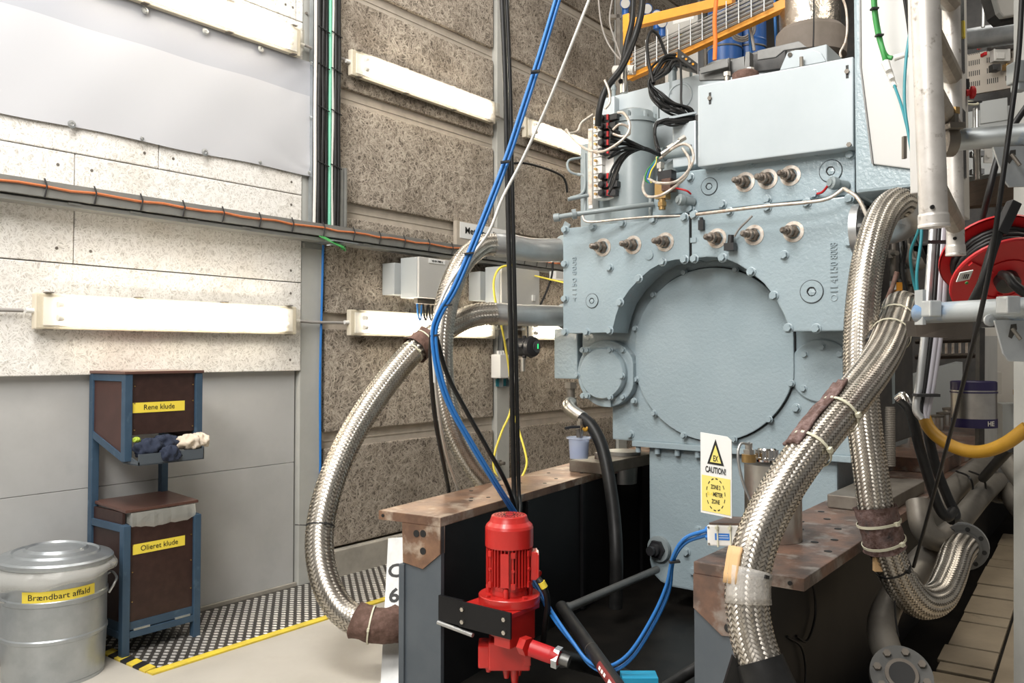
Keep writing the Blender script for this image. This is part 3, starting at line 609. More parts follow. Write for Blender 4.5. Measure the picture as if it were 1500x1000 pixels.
tray = G().prism([(X0 + 0.012, Y1 - 0.02, zl + 0.085), (X0 + 0.012, Y0, zl - 0.012), (X0 + 0.012, tf, zl - 0.012), (X0 + 0.012, tf, zl + 0.0)], (0.004, 0, 0)) \
    .prism([(X1 - 0.012, Y1 - 0.02, zl + 0.085), (X1 - 0.012, Y0, zl - 0.012), (X1 - 0.012, tf, zl - 0.012), (X1 - 0.012, tf, zl + 0.04), (X1 - 0.012, Y0, zl + 0.06)], (-0.004, 0, 0)) \
    .box((X0 + 0.012, tf, zl - 0.012), (X1 - 0.012, tf + 0.004, zl + 0.032)).box((X0 + 0.012, tf, zl - 0.014), (X1 - 0.012, Y0 + 0.05, zl - 0.010)).build('tray', m_beam, st)
def sticker(cx, cz, w, h, y, s, parent, size):
    o = G().box((cx - w / 2, y, cz - h / 2), (cx + w / 2, y + 0.0012, cz + h / 2)).build('label_strip', m_label, parent)
    text('lettering', s, (cx, y - 0.0006, cz), (1, 0, 0), (0, 0, 1), size, m_ink, o, 0.0003)
p = W(233.5, 595.5, Y=Y0 - 0.006); sticker(p.x, p.z, 0.232, 0.042, Y0 - 0.0058, 'Rene klude', f, 0.031)
# lower bin
fz0 = zb + 0.06
fb = G().box((X0 + 0.017, Y0 - 0.003, fz0), (X1 - 0.017, Y0 + 0.012, zm - 0.005)).build('front_board', m_ply, st, bevel=0.001)
for x in (X0 + 0.03, X1 - 0.025):
    for z in (fz0 + 0.08, fz0 + 0.2, fz0 + 0.31): G().cyl((x, Y0 - 0.003, z), (x, Y0 - 0.006, z), 0.003, n=8).build('rivet', m_brass, fb)
fp = G().box((X0 + 0.017, Y0 - 0.006, zb + 0.028), (X1 - 0.017, Y0 + 0.006, fz0)).build('flap', m_standblue, st)
for x in (X0 + 0.035, X1 - 0.10): G().box((x, Y0 - 0.012, zb + 0.024), (x + 0.07, Y0 - 0.006, zb + 0.032)).build('hinge', m_galv, fp)
G().box((X0 - 0.004, Y0 + 0.016, fz0), (X0 + 0.008, Y1 - 0.016, zm + 0.05)).build('side_board', m_ply, st)
G().box((X1 - 0.008, Y0 + 0.016, fz0), (X1 + 0.004, Y1 - 0.016, zm + 0.02)).build('side_board', m_ply, st)
G().box((X0 - 0.006, Y0 + 0.016, fz0 - 0.045), (X0 + 0.010, Y1 - 0.016, fz0)).build('kick_strip', m_standblue, st)
p = W(234, 798, Y=Y0 - 0.006); sticker(p.x, p.z, 0.232, 0.042, Y0 - 0.0048, 'Olieret klude', fb, 0.031)
ld = G(); zz = zm + 0.05
ld.prism([(X0 - 0.005, Y0 - 0.01, zz + 0.0), (X1 + 0.005, Y0 - 0.01, zz + 0.0), (X1 + 0.02, Y1, zz + 0.012), (X0 + 0.0, Y1, zz + 0.012)], (0, 0, 0.012)).build('lid', m_plytop, st, bevel=0.002)
# clear liner bag folded over the lower bin
g = G(); vs = []; n = 60
per = [(X0 + 0.02, Y0 - 0.008), (X1 - 0.012, Y0 - 0.008), (X1 + 0.006, Y1 - 0.05), (X0 + 0.0, Y1 - 0.05)]
def onper(u):
    u = (u % 1) * 4; i = int(u); a, b = per[i], per[(i + 1) % 4]; w = u - i; return a[0] + (b[0] - a[0]) * w, a[1] + (b[1] - a[1]) * w
for i in range(n):
    x, y = onper(i / n); w = 0.005 * math.sin(i * 0.9) + 0.004 * math.sin(i * 2.3)
    dz = 0.0 if y > Y0 else -0.018 * math.sin(PI * min(1, max(0, (x - X0) / (X1 - X0)))) ** 0.5
    vs += [(x, y - 0.004, zz - 0.002), (x + 0.2 * w, y - 0.010 + 0.3 * w, zz - 0.028 + dz * .5), (x, y - 0.006 + 0.2 * w, zz - 0.050 + dz + w * 0.5)]
for i in range(n):
    j = (i + 1) % n; g.add([vs[3 * i], vs[3 * j], vs[3 * j + 1], vs[3 * i + 1], vs[3 * j + 2], vs[3 * i + 2]], [(0, 1, 2, 3), (3, 2, 4, 5)], True)
tag(g.build('liner_bag', m_bagd), 'clear plastic liner bag folded over the rim of the oily rag bin', 'bag')
# rags
def rag(cx, cy, cz, rx, ry, rz, m, name, lab, seed, folds=7):
    random.seed(seed); g = G(); n, k = 40, 20; vs = []; ph = [random.uniform(0, 6.3) for _ in range(12)]
    for i in range(k + 1):
        a = PI * i / k
        for j in range(n):
            b = 2 * PI * j / n
            r = 1 + 0.12 * math.sin(folds * b + ph[0] + 3 * a) * math.sin(a) + 0.10 * math.sin(5 * a + 3 * b + ph[1]) + 0.07 * math.sin(11 * b - 7 * a + ph[2]) * math.sin(a) + 0.05 * math.sin(17 * b + 9 * a + ph[3]) * math.sin(a)
            vs.append((cx + rx * r * math.sin(a) * math.cos(b), cy + ry * r * math.sin(a) * math.sin(b), cz + max(-0.75, r * math.cos(a)) * rz))
    g.add(vs, [(i * n + j, (i + 1) * n + j, (i + 1) * n + (j + 1) % n, i * n + (j + 1) % n) for i in range(k) for j in range(n)], True)
    return tag(g.build(name, m), lab, 'rag', 'rags in the upper tray')
ry = Y0 - 0.035
rag(X0 + 0.085, ry + 0.01, zl + 0.045, 0.062, 0.045, 0.042, m_navy, 'rag', 'crumpled navy blue rag at the left end of the tray', 1)
rag(X0 + 0.150, ry - 0.035, zl + 0.020, 0.045, 0.022, 0.036, m_navy, 'rag', 'navy blue rag hanging over the tray lip', 2)
rag(X0 + 0.160, ry + 0.02, zl + 0.062, 0.060, 0.035, 0.034, m_navy, 'rag', 'dark blue rag wedged under the front board', 3)
rag(X0 + 0.255, ry - 0.0, zl + 0.058, 0.060, 0.045, 0.034, m_cream, 'rag', 'crumpled cream coloured rag in the middle of the tray', 4, 9)
rag(X0 + 0.315, ry + 0.01, zl + 0.060, 0.036, 0.042, 0.034, m_cream, 'rag', 'cream coloured rag at the right end of the tray', 5, 6)
rag(X0 + 0.035, Y0 - 0.012, zl + 0.085, 0.016, 0.014, 0.012, m_lime, 'rag', 'scrap of lime green cloth beside the navy rags', 6)
# ------------------------------------------------------------ dustbin
c = V((1.515, 3.345, 0)); c = W(83, 985, Z=0) + V((-0.01, 0.0, 0)); R = 0.182
ht = W(82, 812, t=(c - CAM).dot(FW)).z
db = thing('dustbin', 'round galvanised steel dustbin with a lid left of the rag stand', 'bin', (c.x, c.y, 0))
hb = ht - 0.02
G().lathe([(R * 0.96, 0.0), (R * 0.97, 0.012), (R * 0.965, 0.015), (R, 0.16), (R * 1.02, 0.165), (R * 1.02, 0.175), (R * 1.0, 0.18), (R * 1.0, hb - 0.14), (R * 1.025, hb - 0.135), (R * 1.025, hb - 0.12), (R, hb - 0.115), (R * 1.01, hb), (R * .98, hb), (R * .97, 0.05)], c, (0, 0, 1), 48, False).build('body', m_galv, db)
L_ = G().lathe([(R * 1.09, -0.012), (R * 1.12, -0.004), (R * 1.12, 0.006), (R * 1.08, 0.013), (R * 0.86, 0.022), (R * 0.83, 0.030), (R * 0.80, 0.024), (R * 0.62, 0.034), (R * 0.58, 0.044), (R * 0.54, 0.037), (0.0, 0.042)], c + V((0, 0, hb + 0.006)), (0.03, -0.02, 1), 48, False).build('lid', m_galv, db)
dirc = (CAM - c); dirc.z = 0; dirc.normalize(); sd = V((0, 0, 1)).cross(dirc)
for s, up in ((-1, 0.0), (1, 0.02)):
    e = (sd * s + dirc * (0.25 if s < 0 else -0.1)).normalized(); b = c + e * R; tng = V((0, 0, 1)).cross(e); z = hb - 0.12 + up
    G().tube(cr([b + tng * 0.05 + V((0, 0, z)), b + e * 0.025 + tng * 0.05 + V((0, 0, z + 0.012)), b + e * 0.035 + V((0, 0, z - 0.0)), b + e * 0.02 - tng * 0.05 + V((0, 0, z - 0.01)), b - tng * 0.05 + V((0, 0, z - 0.045))]), 0.005, 8).build('handle', m_pipe, db)
# label wrapped on the bin
def wrap(r, a0, a1, z0, z1, n=16):
    g = G(); vs = []
    for i in range(n + 1):
        a = a0 + (a1 - a0) * i / n; q = c + (dirc * math.cos(a) + sd * math.sin(a)) * r; vs += [(q.x, q.y, z0), (q.x, q.y, z1)]
    return g.add(vs, [(2 * i, 2 * i + 2, 2 * i + 3, 2 * i + 1) for i in range(n)], True)
zlb = W(90, 877, t=(c - CAM).dot(FW) - R).z
lo = wrap(R * 1.004 + 0.001, -0.62, 0.80, zlb - 0.021, zlb + 0.021).build('label_strip', m_label, db)
s = 'Brændbart affald'; o = text('lettering', s, (0, 0, 0), (1, 0, 0), (0, 1, 0), 0.03, m_ink, lo, 0.0002)
ws = max(v.co.x for v in o.data.vertices) - min(v.co.x for v in o.data.vertices); rr = R * 1.004 + 0.0018
for v in o.data.vertices:
    a = 0.09 + v.co.x / ws * 0.215 / rr * 1.0; q = c + (dirc * math.cos(a) + sd * math.sin(a)) * (rr + v.co.z); v.co = (q.x, q.y, zlb + v.co.y)
# clear bag puffing out under the lid
g = G(); n = 72; prof = [(1.06, -0.005), (1.13, -0.03), (1.20, -0.065), (1.17, -0.095), (1.06, -0.112), (1.02, -0.116)]; vs = []
random.seed(11)
for i in range(n):
    a = 2 * PI * i / n; w = 0.03 * math.sin(5 * a) + 0.02 * math.sin(11 * a + 1) + 0.012 * math.sin(23 * a)
    left = 0.5 - 0.5 * math.sin(a)
    for q, (r, z) in enumerate(prof):
        rr = R * (r + (w if 0 < q < 5 else 0) * (0.4 + 0.6 * left)); d = dirc * math.cos(a) + sd * math.sin(a)
        vs.append(tuple(c + d * rr + V((0, 0, hb + z * (0.45 + 0.25 * left) + 0.008 * math.sin(7 * a) * (q / 5)))))
g.add(vs, [(i * 6 + q, ((i + 1) % n) * 6 + q, ((i + 1) % n) * 6 + q + 1, i * 6 + q + 1) for i in range(n) for q in range(5)], True)
tag(g.build('bin_bag', m_bag), 'clear plastic bag bulging out below the dustbin lid', 'bag')
# ------------------------------------------------------------ machine beds (steel beams) -----------------
ZB = 0.642
def bed(label, a, d, w_, side, holes, m_top):
    """a: inner top front corner, d: direction along the bed, side: +1 flange towards +Y"""
    d = V(d).normalized(); n = V((-d.y, d.x, 0)) * side; a = V(a); Ln = 7.0
    t = thing('machine_bed', label, 'steel beam', (a.x, a.y, 0), 'machine beds')
    P = lambda u, v, z: a + d * u + n * v + V((0, 0, z - a.z))
    g = G(); k = 0.034
    g.prism([P(0, 0, ZB), P(0, w_, ZB), P(0, w_, ZB - k), P(0, 0, ZB - k)], d * Ln); g.build('top_flange', m_top, t, bevel=0.003)
    # burnt and drilled front end plate
    ew = w_ * 0.6; e = [P(0.0, 0, ZB - k), P(0, ew, ZB - k), P(0, ew - 0.004, ZB - 0.178), P(0, ew * 0.45, ZB - 0.192), P(0, 0, ZB - 0.13)]
    ep = G().prism([q - d * 0.002 for q in e], d * 0.03).build('end_plate', m_top, t)
    for v, z in holes:
        G().cyl(P(-0.004, v, z), P(-0.0022, v, z), 0.013, n=16).build('hole', m_ink, ep)
    G().prism([P(0.004, 0, 0), P(0.004, ew, 0), P(0.004, ew, ZB - k), P(0.004, 0, ZB - k)], d * 0.02).build('front_web', m_beam, t)
    G().prism([P(-0.006, ew - 0.012, 0), P(-0.006, ew + 0.012, 0), P(-0.006, ew + 0.012, ZB - 0.185), P(-0.006, ew - 0.012, ZB - 0.185)], d * 0.03).build('edge_strip', m_beam, t, bevel=0.002)
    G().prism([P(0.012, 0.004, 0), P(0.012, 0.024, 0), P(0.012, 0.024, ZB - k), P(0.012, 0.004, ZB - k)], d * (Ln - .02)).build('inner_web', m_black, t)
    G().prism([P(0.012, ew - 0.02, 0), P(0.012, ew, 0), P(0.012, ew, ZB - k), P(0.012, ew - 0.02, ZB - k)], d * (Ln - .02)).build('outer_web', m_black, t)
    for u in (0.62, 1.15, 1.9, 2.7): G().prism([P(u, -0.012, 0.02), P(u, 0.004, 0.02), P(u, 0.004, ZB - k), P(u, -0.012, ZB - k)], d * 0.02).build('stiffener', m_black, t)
    return t, P, ep
bl, PL, epl = bed('rusty topped steel machine bed at left with the red pump in front', (2.25, 2.057, ZB), (2.02, 0.25, 0), 0.285, 1, ((0.105, 0.575), (0.075, 0.578), (0.075, 0.515)), m_rust)
br, PR, epr = bed('rusty topped steel machine bed at right under the large braided hoses', (2.22, 1.06, ZB), (1, 0.012, 0), 0.312, -1, ((0.105, 0.563), (0.105, 0.475)), m_rustdark)
me = G().cyl((0, 0, 0), (0, 0, 0.0012), 0.011, n=12).mesh('hole', m_ink)
for u, v in ((0.35, 0.10), (0.40, 0.13), (0.45, 0.08), (0.62, 0.05), (0.75, 0.2), (0.85, 0.16), (0.9, 0.06), (1.05, 0.08), (1.2, 0.2), (1.28, 0.06), (0.55, 0.23)):
    inst(me, 'hole', bl, PL(u, v, ZB + 0.0002), sc=(0.8, 0.8, 1))
for u, v in ((0.45, 0.20), (0.52, 0.24), (0.62, 0.10), (0.70, 0.2), (0.78, 0.25), (0.85, 0.12), (0.98, 0.06), (1.05, 0.22), (1.15, 0.14), (1.25, 0.25), (0.35, 0.27), (0.9, 0.27), (0.58, 0.05), (0.68, 0.05), (1.32, 0.1), (0.75, 0.06)):
    inst(me, 'hole', br, PR(u, v, ZB + 0.0002), sc=(1.1, 1.1, 1))
G().cyl(PR(-0.004, 0.275, ZB - 0.017), PR(-0.001, 0.275, ZB - 0.017), 0.006, n=10).build('hole', m_ink, br)
G().cyl(PL(-0.004, 0.262, ZB - 0.017), PL(-0.001, 0.262, ZB - 0.017), 0.006, n=10).build('hole', m_ink, bl)
def arc(a, b, c_, n=10): return cr([a, b, c_], n)
for u, z in ((0.32, 0.42), (0.22, 0.25)): 
    tag(G().tube(cr([PR(u, 0.19, z + 0.16), PR(u + 0.1, 0.20, z + 0.10), PR(u + 0.13, 0.20, z), PR(u + 0.05, 0.20, z - 0.06), PR(u - 0.02, 0.19, z - 0.03)]), 0.004, 6).build('loop_wire', m_rubber), 'thin dark wire looped on the %s of the right machine bed web' % ('upper part' if z > .3 else 'lower part'), 'wire')
# mounting pads
def pad(label, c0, s, m=m_block):
    t = thing('mounting_pad', label, 'pad', c0, 'mounting pads'); c0 = V(c0)
    G().box(c0, c0 + V(s)).build('block', m, t, bevel=0.004)
    G().hex(c0 + V((s[0] * .25, s[1] * .55, s[2])), (0, 0, 1), 0.026, 0.03).build('bolt_head', m_rustdark, t)
pad('thick grey steel pad with a bolt on the left bed below the engine', (3.52, 2.15, ZB + 0.0015), (0.55, 0.20, 0.056))
pad('thick grey steel pad with a bolt on the right bed behind the braided hoses', (3.30, 0.80, ZB + 0.0015), (0.6, 0.22, 0.05))
# ------------------------------------------------------------ engine -----------------------------------
XE = 3.48; XD = XE + 0.168
E = lambda x, y, X=XE: W(x, y, X=X)
en = thing('engine', 'large grey-blue painted engine with a round front cover on steel beds', 'engine', (3.9, 1.65, 0.70))
ex = lambda pts, X, d, name, m=m_eng, bevel=0.004, parent=None: G().prism([(X, y, z) for y, z in pts], (d, 0, 0)).build(name, m, parent or en, bevel=bevel)
archL = [E(*p) for p in ((896, 487), (902, 462), (909, 443), (922, 424), (937, 408), (953, 394), (971, 384), (990, 380), (1008, 379))]
archR = [E(*p) for p in ((1013, 379), (1035, 376), (1058, 377), (1080, 386), (1100, 399), (1119, 415), (1134, 434), (1147, 458), (1157, 483))]
YZ = lambda L: [(p.y, p.z) for p in L]
ym = 1.668
ex([(2.357, 1.332), (2.357, 1.856), (ym + 0.006, 1.850)] + [(ym + 0.006, archL[-1].z)] + YZ(archL[:-1][::-1]) + [(2.08, 1.332)], XE, 0.155, 'left_cover', bevel=0.006)
ex([(0.96, 1.322), (0.96, 1.862), (ym - 0.006, 1.850)] + [(ym - 0.006, archR[0].z)] + YZ(archR[1:]) + [(1.215, 1.322)], XE, 0.155, 'right_cover', bevel=0.006)
G().box((XE + 0.01, ym - 0.008, 1.66), (XE + 0.10, ym + 0.008, 1.85)).build('cover_joint', m_black, en)
# crankcase behind
ex([(2.19, 0.80), (2.19, 1.0), (2.37, 1.03), (2.37, 1.84), (0.97, 1.84), (0.97, 0.80)], XE + 0.19, 0.72, 'crankcase', bevel=0.008)
ex([(2.385, 1.10), (2.53, 1.10), (2.53, 1.36), (2.385, 1.36)], XE + 0.17, 0.12, 'side_bracket', bevel=0.005)
ex([(2.07, 0.775), (2.07, 0.802), (1.03, 0.802), (1.03, 0.775)], XE + 0.175, 0.6, 'bottom_flange', bevel=0.003)
# round cover
yc, zc, Rc = 1.654, 1.228, 0.402
dp = []
for i in range(72):
    a = 2 * PI * i / 72; y, z = Rc * math.cos(a), Rc * math.sin(a)
    dp.append((yc + max(-0.390, min(0.390, y)), zc + z))
ex(dp, XD, 0.03, 'round_cover', bevel=0.004)
ex([(yc + (y - yc) * 1.012, zc + (z - zc) * 1.012) for y, z in dp], XD + 0.014, 0.03, 'cover_gasket', m=m_black, bevel=0)
# bolts share one mesh per size
def bolt_mesh(r, h): return G().lathe([(r * 1.35, 0), (r * 1.35, r * 0.25), (r * 1.2, r * 0.3)], (0, 0, 0), (-1, 0, 0), 16, True, 0, False).hex((-r * 0.3, 0, 0), (-1, 0, 0), r, h).mesh('bolt', m_eng)
bm_, bs_ = bolt_mesh(0.0155, 0.016), bolt_mesh(0.012, 0.012)
def bolts(px, X, me, name='bolt'):
    for x, y in px: inst(me, name, en, E(x, y, X), (random.uniform(0, 1), 0, 0))
cz = lambda L: [(800 + a / 3.3333, 250 + b / 3.3333) for a, b in L]
c8 = lambda L: [(800 + a / 3.3333, b / 3.3333) for a, b in L]
c5 = lambda L: [(800 + a / 3.3333, 500 + b / 3.3333) for a, b in L]
bolts(cz([(95, 288), (230, 274), (373, 258), (524, 240), (677, 228), (724, 216), (895, 200), (1080, 180), (1273, 158), (1480, 138), (94, 455), (94, 625), (94, 788), (200, 787), (312, 780), (363, 643), (454, 527), (570, 445), (677, 434), (725, 430), (862, 425), (1002, 493), (1113, 610), (1183, 768), (1320, 770), (1480, 350), (312, 473), (1163, 412)]), XE, bm_)
# upper plate
XU = XE + 0.05
ex([(E(1252, 218, XU).y, 2.062), (E(962, 262, XU).y, 2.068), (E(955, 322, XU).y, 1.875), (E(1252, 290, XU).y, 1.875)], XU, 0.4, 'upper_plate', bevel=0.005)
bolts(c8([(845, 815), (1000, 795), (1158, 770), (1327, 747), (1486, 757), (705, 866)]) + cz([(705, 185), (862, 165), (1080, 140), (1310, 115)]), XU, bm_)
bolts(c5([(440, 185), (430, 290), (527, 350), (672, 458), (918, 477), (1090, 380), (1197, 205)]) + cz([(675, 497), (925, 485), (525, 606), (437, 770)]), XD, bs_)
bolts(c5([(413, 453), (1222, 325)]), XE + 0.19, bm_)
# hexagon plugs
def plug(px, py, X, r):
    p = E(px, py, X); o = G().lathe([(r, 0), (r, 0.003), (r * 0.97, 0.0045), (r * 0.43, 0.0045)], p, (-1, 0, 0), 32, False).build('plug', m_eng, en)
    G().ring(p + V((-0.002, 0, 0)), (1, 0, 0), r * 1.02, 0.0016, 32, 6).build('seal', m_ink, o)
    G().hex(p + V((-0.004, 0, 0)), (-1, 0, 0), r * 0.43, 0.001).build('socket', m_black, o)
    G().lathe([(r * 0.34, 0.001), (r * 0.34, 0.004), (0, 0.006)], p + V((-0.003, -r * .05, -r * .04)), (-1, 0, 0), 6, False, 0, False).build('socket_floor', m_eng, o)
for x, y, X, r in ((*cz([(225, 635)])[0], XE, 0.034), (*cz([(1297, 590)])[0], XE, 0.046), (*c8([(797, 910)])[0], XU, 0.038), (*c8([(1390, 835)])[0], XU, 0.045)): plug(x, y, X, r)
# injector studs
def stud(px, py, X):
    p = E(px, py, X); d = V((-1, 0.22, 0.0)).normalized()
    o = G().lathe([(0.044, 0), (0.044, 0.003), (0.030, 0.004), (0.028, 0.001)], p, (-1, 0, 0), 28, False).build('stud_ring', m_ring, en); o['label'] = 'bare metal ring around the stud'
    g = G(); g.hex(p, d, 0.027, 0.022).lathe([(0.020, 0.02), (0.020, 0.036), (0.0235, 0.037), (0.0235, 0.047), (0.016, 0.048), (0.016, 0.062), (0.012, 0.063), (0.012, 0.085), (0.007, 0.09)], p, d, 14)
    for k in range(4): g.ring(p + d * (0.064 + 0.005 * k), d, 0.0125, 0.0018, 14, 5)
    g.build('injector_stud', m_injector, en)
for p in cz([(278, 374), (425, 362), (582, 348), (835, 330), (1015, 314), (1208, 298)]): stud(*p, XE)
for p in c8([(972, 889), (1082, 874), (1193, 857)]): stud(*p, XU)
p = E(*cz([(503, 412)])[0]); G().lathe([(0.022, 0), (0.022, 0.006), (0.008, 0.007)], p, (-1, 0, 0), 20).build('small_plug', m_eng, en)
# casting numbers stand up the sides of the covers
p = E(1222, 392); text('casting_number', '11 41150 8008', p + V((-0.002, 0, 0)), (0, 0, 1), (0, 1, 0), 0.042, m_eng, en, 0.003, width=0.2)
p = E(842, 408); text('casting_number', '41150 8008', p + V((-0.002, 0, 0)), (0, 0, 1), (0, 1, 0), 0.034, m_eng, en, 0.0025, width=0.22)
p = E(1222, 436); G().ring(p, (1, 0, 0), 0.012, 0.003, 20, 6).build('cast_ring', m_eng, en)
# cable clamp and sensor on the cover joint
p = E(1029, 330); G().box(p + V((-0.02, -0.012, -0.022)), p + V((0, 0.012, 0.022))).cyl(p + V((-0.012, 0, 0.02)), p + V((-0.012, 0, 0.034)), 0.008).build('sensor_plug', m_blackplastic, en)
p = E(1016, 352); G().box(p + V((-0.006, -0.014, -0.01)), p + V((0, 0.014, 0.012))).build('clip', m_eng, en)
p = E(1074, 362)
sp = G().box(p + V((-0.05, -0.022, -0.018)), p + V((-0.012, 0.022, 0.014))).cyl(p + V((-0.03, 0, 0.014)), p + V((-0.03, -0.004, 0.05)), 0.013).cyl(p + V((-0.012, 0, 0)), p, 0.018).build('pressure_sensor', m_blackplastic, en)
G().tube(cr([E(1076, 346, XE - .03), E(1083, 335, XE - .045), E(1094, 324, XE - .06), E(1102, 316, XE - .06)]), 0.0045, 6).build('sensor_lead', m_greycable, en)
# left round flange housing
XF = XE + 0.12; f0 = E(884, 547, XF); R1 = 0.168; R2 = 0.125
pts = []
for i in range(40):
    a = 2 * PI * i / 40; y, z = R1 * math.cos(a), R1 * math.sin(a); pts.append((f0.y + max(-R1 * .93, y), f0.z + z))
fo = ex(pts, XF + 0.02, 0.10, 'flange_housing', bevel=0.006)
G().lathe([(R2 * 1.05, -0.02), (R2 * 1.05, 0.0), (R2, 0.012), (R2 * 0.97, 0.016), (0, 0.016)], f0 + V((0, 0.005, 0)), (-1, 0, 0), 40).build('flange_cover', m_eng, en)
bolts(c5([(313, 42), (372, 168), (315, 272), (180, 42), (204, 42), (182, 265), (203, 265)]), XF - 0.012, bs_)
bolts(c5([(377, 42), (378, 270), (152, 165)]), XF + 0.02, bs_)
p = E(891, 590, XF + 0.02); G().box(p + V((-0.012, -0.022, -0.02)), p + V((0.02, 0.022, 0.02))).build('boss', m_eng, en, bevel=0.004)
# right round flange
f1 = E(1203, 543, XE + 0.188)
G().lathe([(0.135, 0), (0.135, 0.008), (0.130, 0.011), (0, 0.011)], f1, (-1, 0, 0), 40).build('flange_cover', m_eng, en)
bolts(c5([(1263, 63), (1348, 28), (1436, 62), (1257, 230)]), XE + 0.178, bs_)
# row of bolts below the crankcase
for px in (935, 963, 992, 1022, 1052): p = E(px, 656 + (px - 935) * 0.085, XE + 0.2); G().cyl(p + V((0, 0, 0.02)), p + V((0, 0, -0.02)), 0.0135, n=10).build('bolt', m_eng, en)
# sump
xs = 3.70; sp_ = [(2.0, 0.775), (2.0, 0.22), (1.985, 0.16), (1.94, 0.125), (1.88, 0.11), (1.1, 0.11), (1.1, 0.775)]
so = ex(sp_, xs, 0.5, 'sump', bevel=0.01)
for px, py in ((1006, 808), (1016, 836), (1023, 776)): inst(bm_, 'bolt', so, E(px, py, xs), (random.random(), 0, 0))
p = E(967, 803, xs); dz = V((-1, 0.15, 0)).normalized()
G().lathe([(0.062, 0), (0.062, 0.02), (0.048, 0.022)], p, dz, 28).build('drain_collar', m_mach, en)
G().hex(p + dz * 0.02, dz, 0.046, 0.018).lathe([(0.03, 0.036), (0.03, 0.06), (0.022, 0.062), (0.022, 0.085)], p, dz, 16).build('drain_valve', m_blackplastic, en)
# top panel, back panel
XT = XE - 0.03
tpn = ex([(E(1022, 126, XT).y, 2.424), (E(1250, 83, XT).y, 2.410), (E(1250, 215, XT).y, 2.05), (E(1022, 245, XT).y, 2.06)], XT, 0.10, 'top_panel', m_cover, 0.006)
for px, py in ((1040, 144), (1241, 105)):
    p = E(px, py, XT - 0.001); G().obox(p, (0.001, 0, 0), (0, 0.005, 0), (0, 0, 0.026)).build('slot', m_ink, tpn); G().hex(p, (-1, 0, 0), 0.010, 0.008).build('slot_bolt', m_block, tpn)
p = E(1244, 212, XT - .001); G().hex(p, (-1, 0, 0), 0.01, 0.008).build('slot_bolt', m_block, tpn)
XB = 3.95
ex([(W(884, 147, X=XB).y, 2.635), (W(884, 320, X=XB).y, 1.86), (1.2, 1.86), (1.2, 2.665), (W(1022, 108, X=XB).y, 2.655)], XB, 0.35, 'back_panel', m_cover, 0.006)
p = W(996, 141, X=XB); G().ring(p, (1, 0, 0), 0.066, 0.006, 32, 6).build('panel_ring', m_cover, en)
for px, py, r in ((985, 112, 0.022), (1012, 105, 0.008), (899, 140, 0.012)):
    q = W(px, py, X=XB + 0.02); G().cyl(q - V((0, 0, 0.10)), q + V((0, 0, 0.06)), r, n=14).cyl(q + V((0, 0, 0.03)), q + V((0, 0, 0.045)), r * 1.25, n=14).build('top_fitting', m_mach, en)
ex([(W(883, 150, X=3.9).y + .03, 2.62), (W(883, 150, X=3.9).y + .03, 1.86), (W(900, 150, X=3.9).y, 1.86), (W(900, 150, X=3.9).y, 2.62)], 3.9, 0.12, 'corner_pipe', m_cover, 0.01)
# fuel filter drum
q = W(928, 320, X=3.75)
fc = V((3.75, 2.11, 1.86)); zt_ = W(928, 172, X=3.75).z
G().lathe([(0.120, 0), (0.120, zt_ - 1.90)], fc, (0, 0, 1), 36).build('filter_drum', m_mach, en)
lid = G().lathe([(0.128, zt_ - 1.905), (0.128, zt_ - 1.885), (0.110, zt_ - 1.88), (0.10, zt_ - 1.84), (0.06, zt_ - 1.825), (0, zt_ - 1.823)], fc, (0, 0, 1), 36).build('filter_lid', m_mach, en)
for k in range(8): a = k * PI / 4 + 0.3; q = fc + V((0.112 * math.cos(a), 0.112 * math.sin(a), zt_ - 1.885)); G().hex(q, (0, 0, 1), 0.012, 0.03).build('lid_bolt', m_mach, lid)
for a in (0.9, -1.2): q = fc + V((0.118 * math.cos(a), 0.118 * math.sin(a), zt_ - 1.88)); G().box(q - V((0.01, 0.016, 0.0)), q + V((0.01, 0.016, 0.07))).build('lifting_lug', m_mach, lid, bevel=0.004)
# pipe elbow casting at the right of the drum
q0, q1, q2 = W(975, 255, X=3.72), W(998, 238, X=3.70), W(1012, 200, X=3.72)
G().tube(cr([q0, q1, q2]), 0.042, 14).cyl(q2, q2 + V((0, 0, 0.05)), 0.06).build('inlet_elbow', m_mach, en)
q = W(1002, 228, X=3.62); G().box(q + V((0, -0.06, -0.05)), q + V((0.2, 0.06, 0.16))).build('inlet_box', m_cover, en, bevel=0.006)
q = W(985, 224, X=3.62); G().cyl(q + V((0, 0.05, 0)), q + V((0, -0.1, 0.0)), 0.026).cyl(q + V((0, 0.06, 0)), q + V((0, 0.04, 0)), 0.034).build('inlet_stub', m_mach, en)
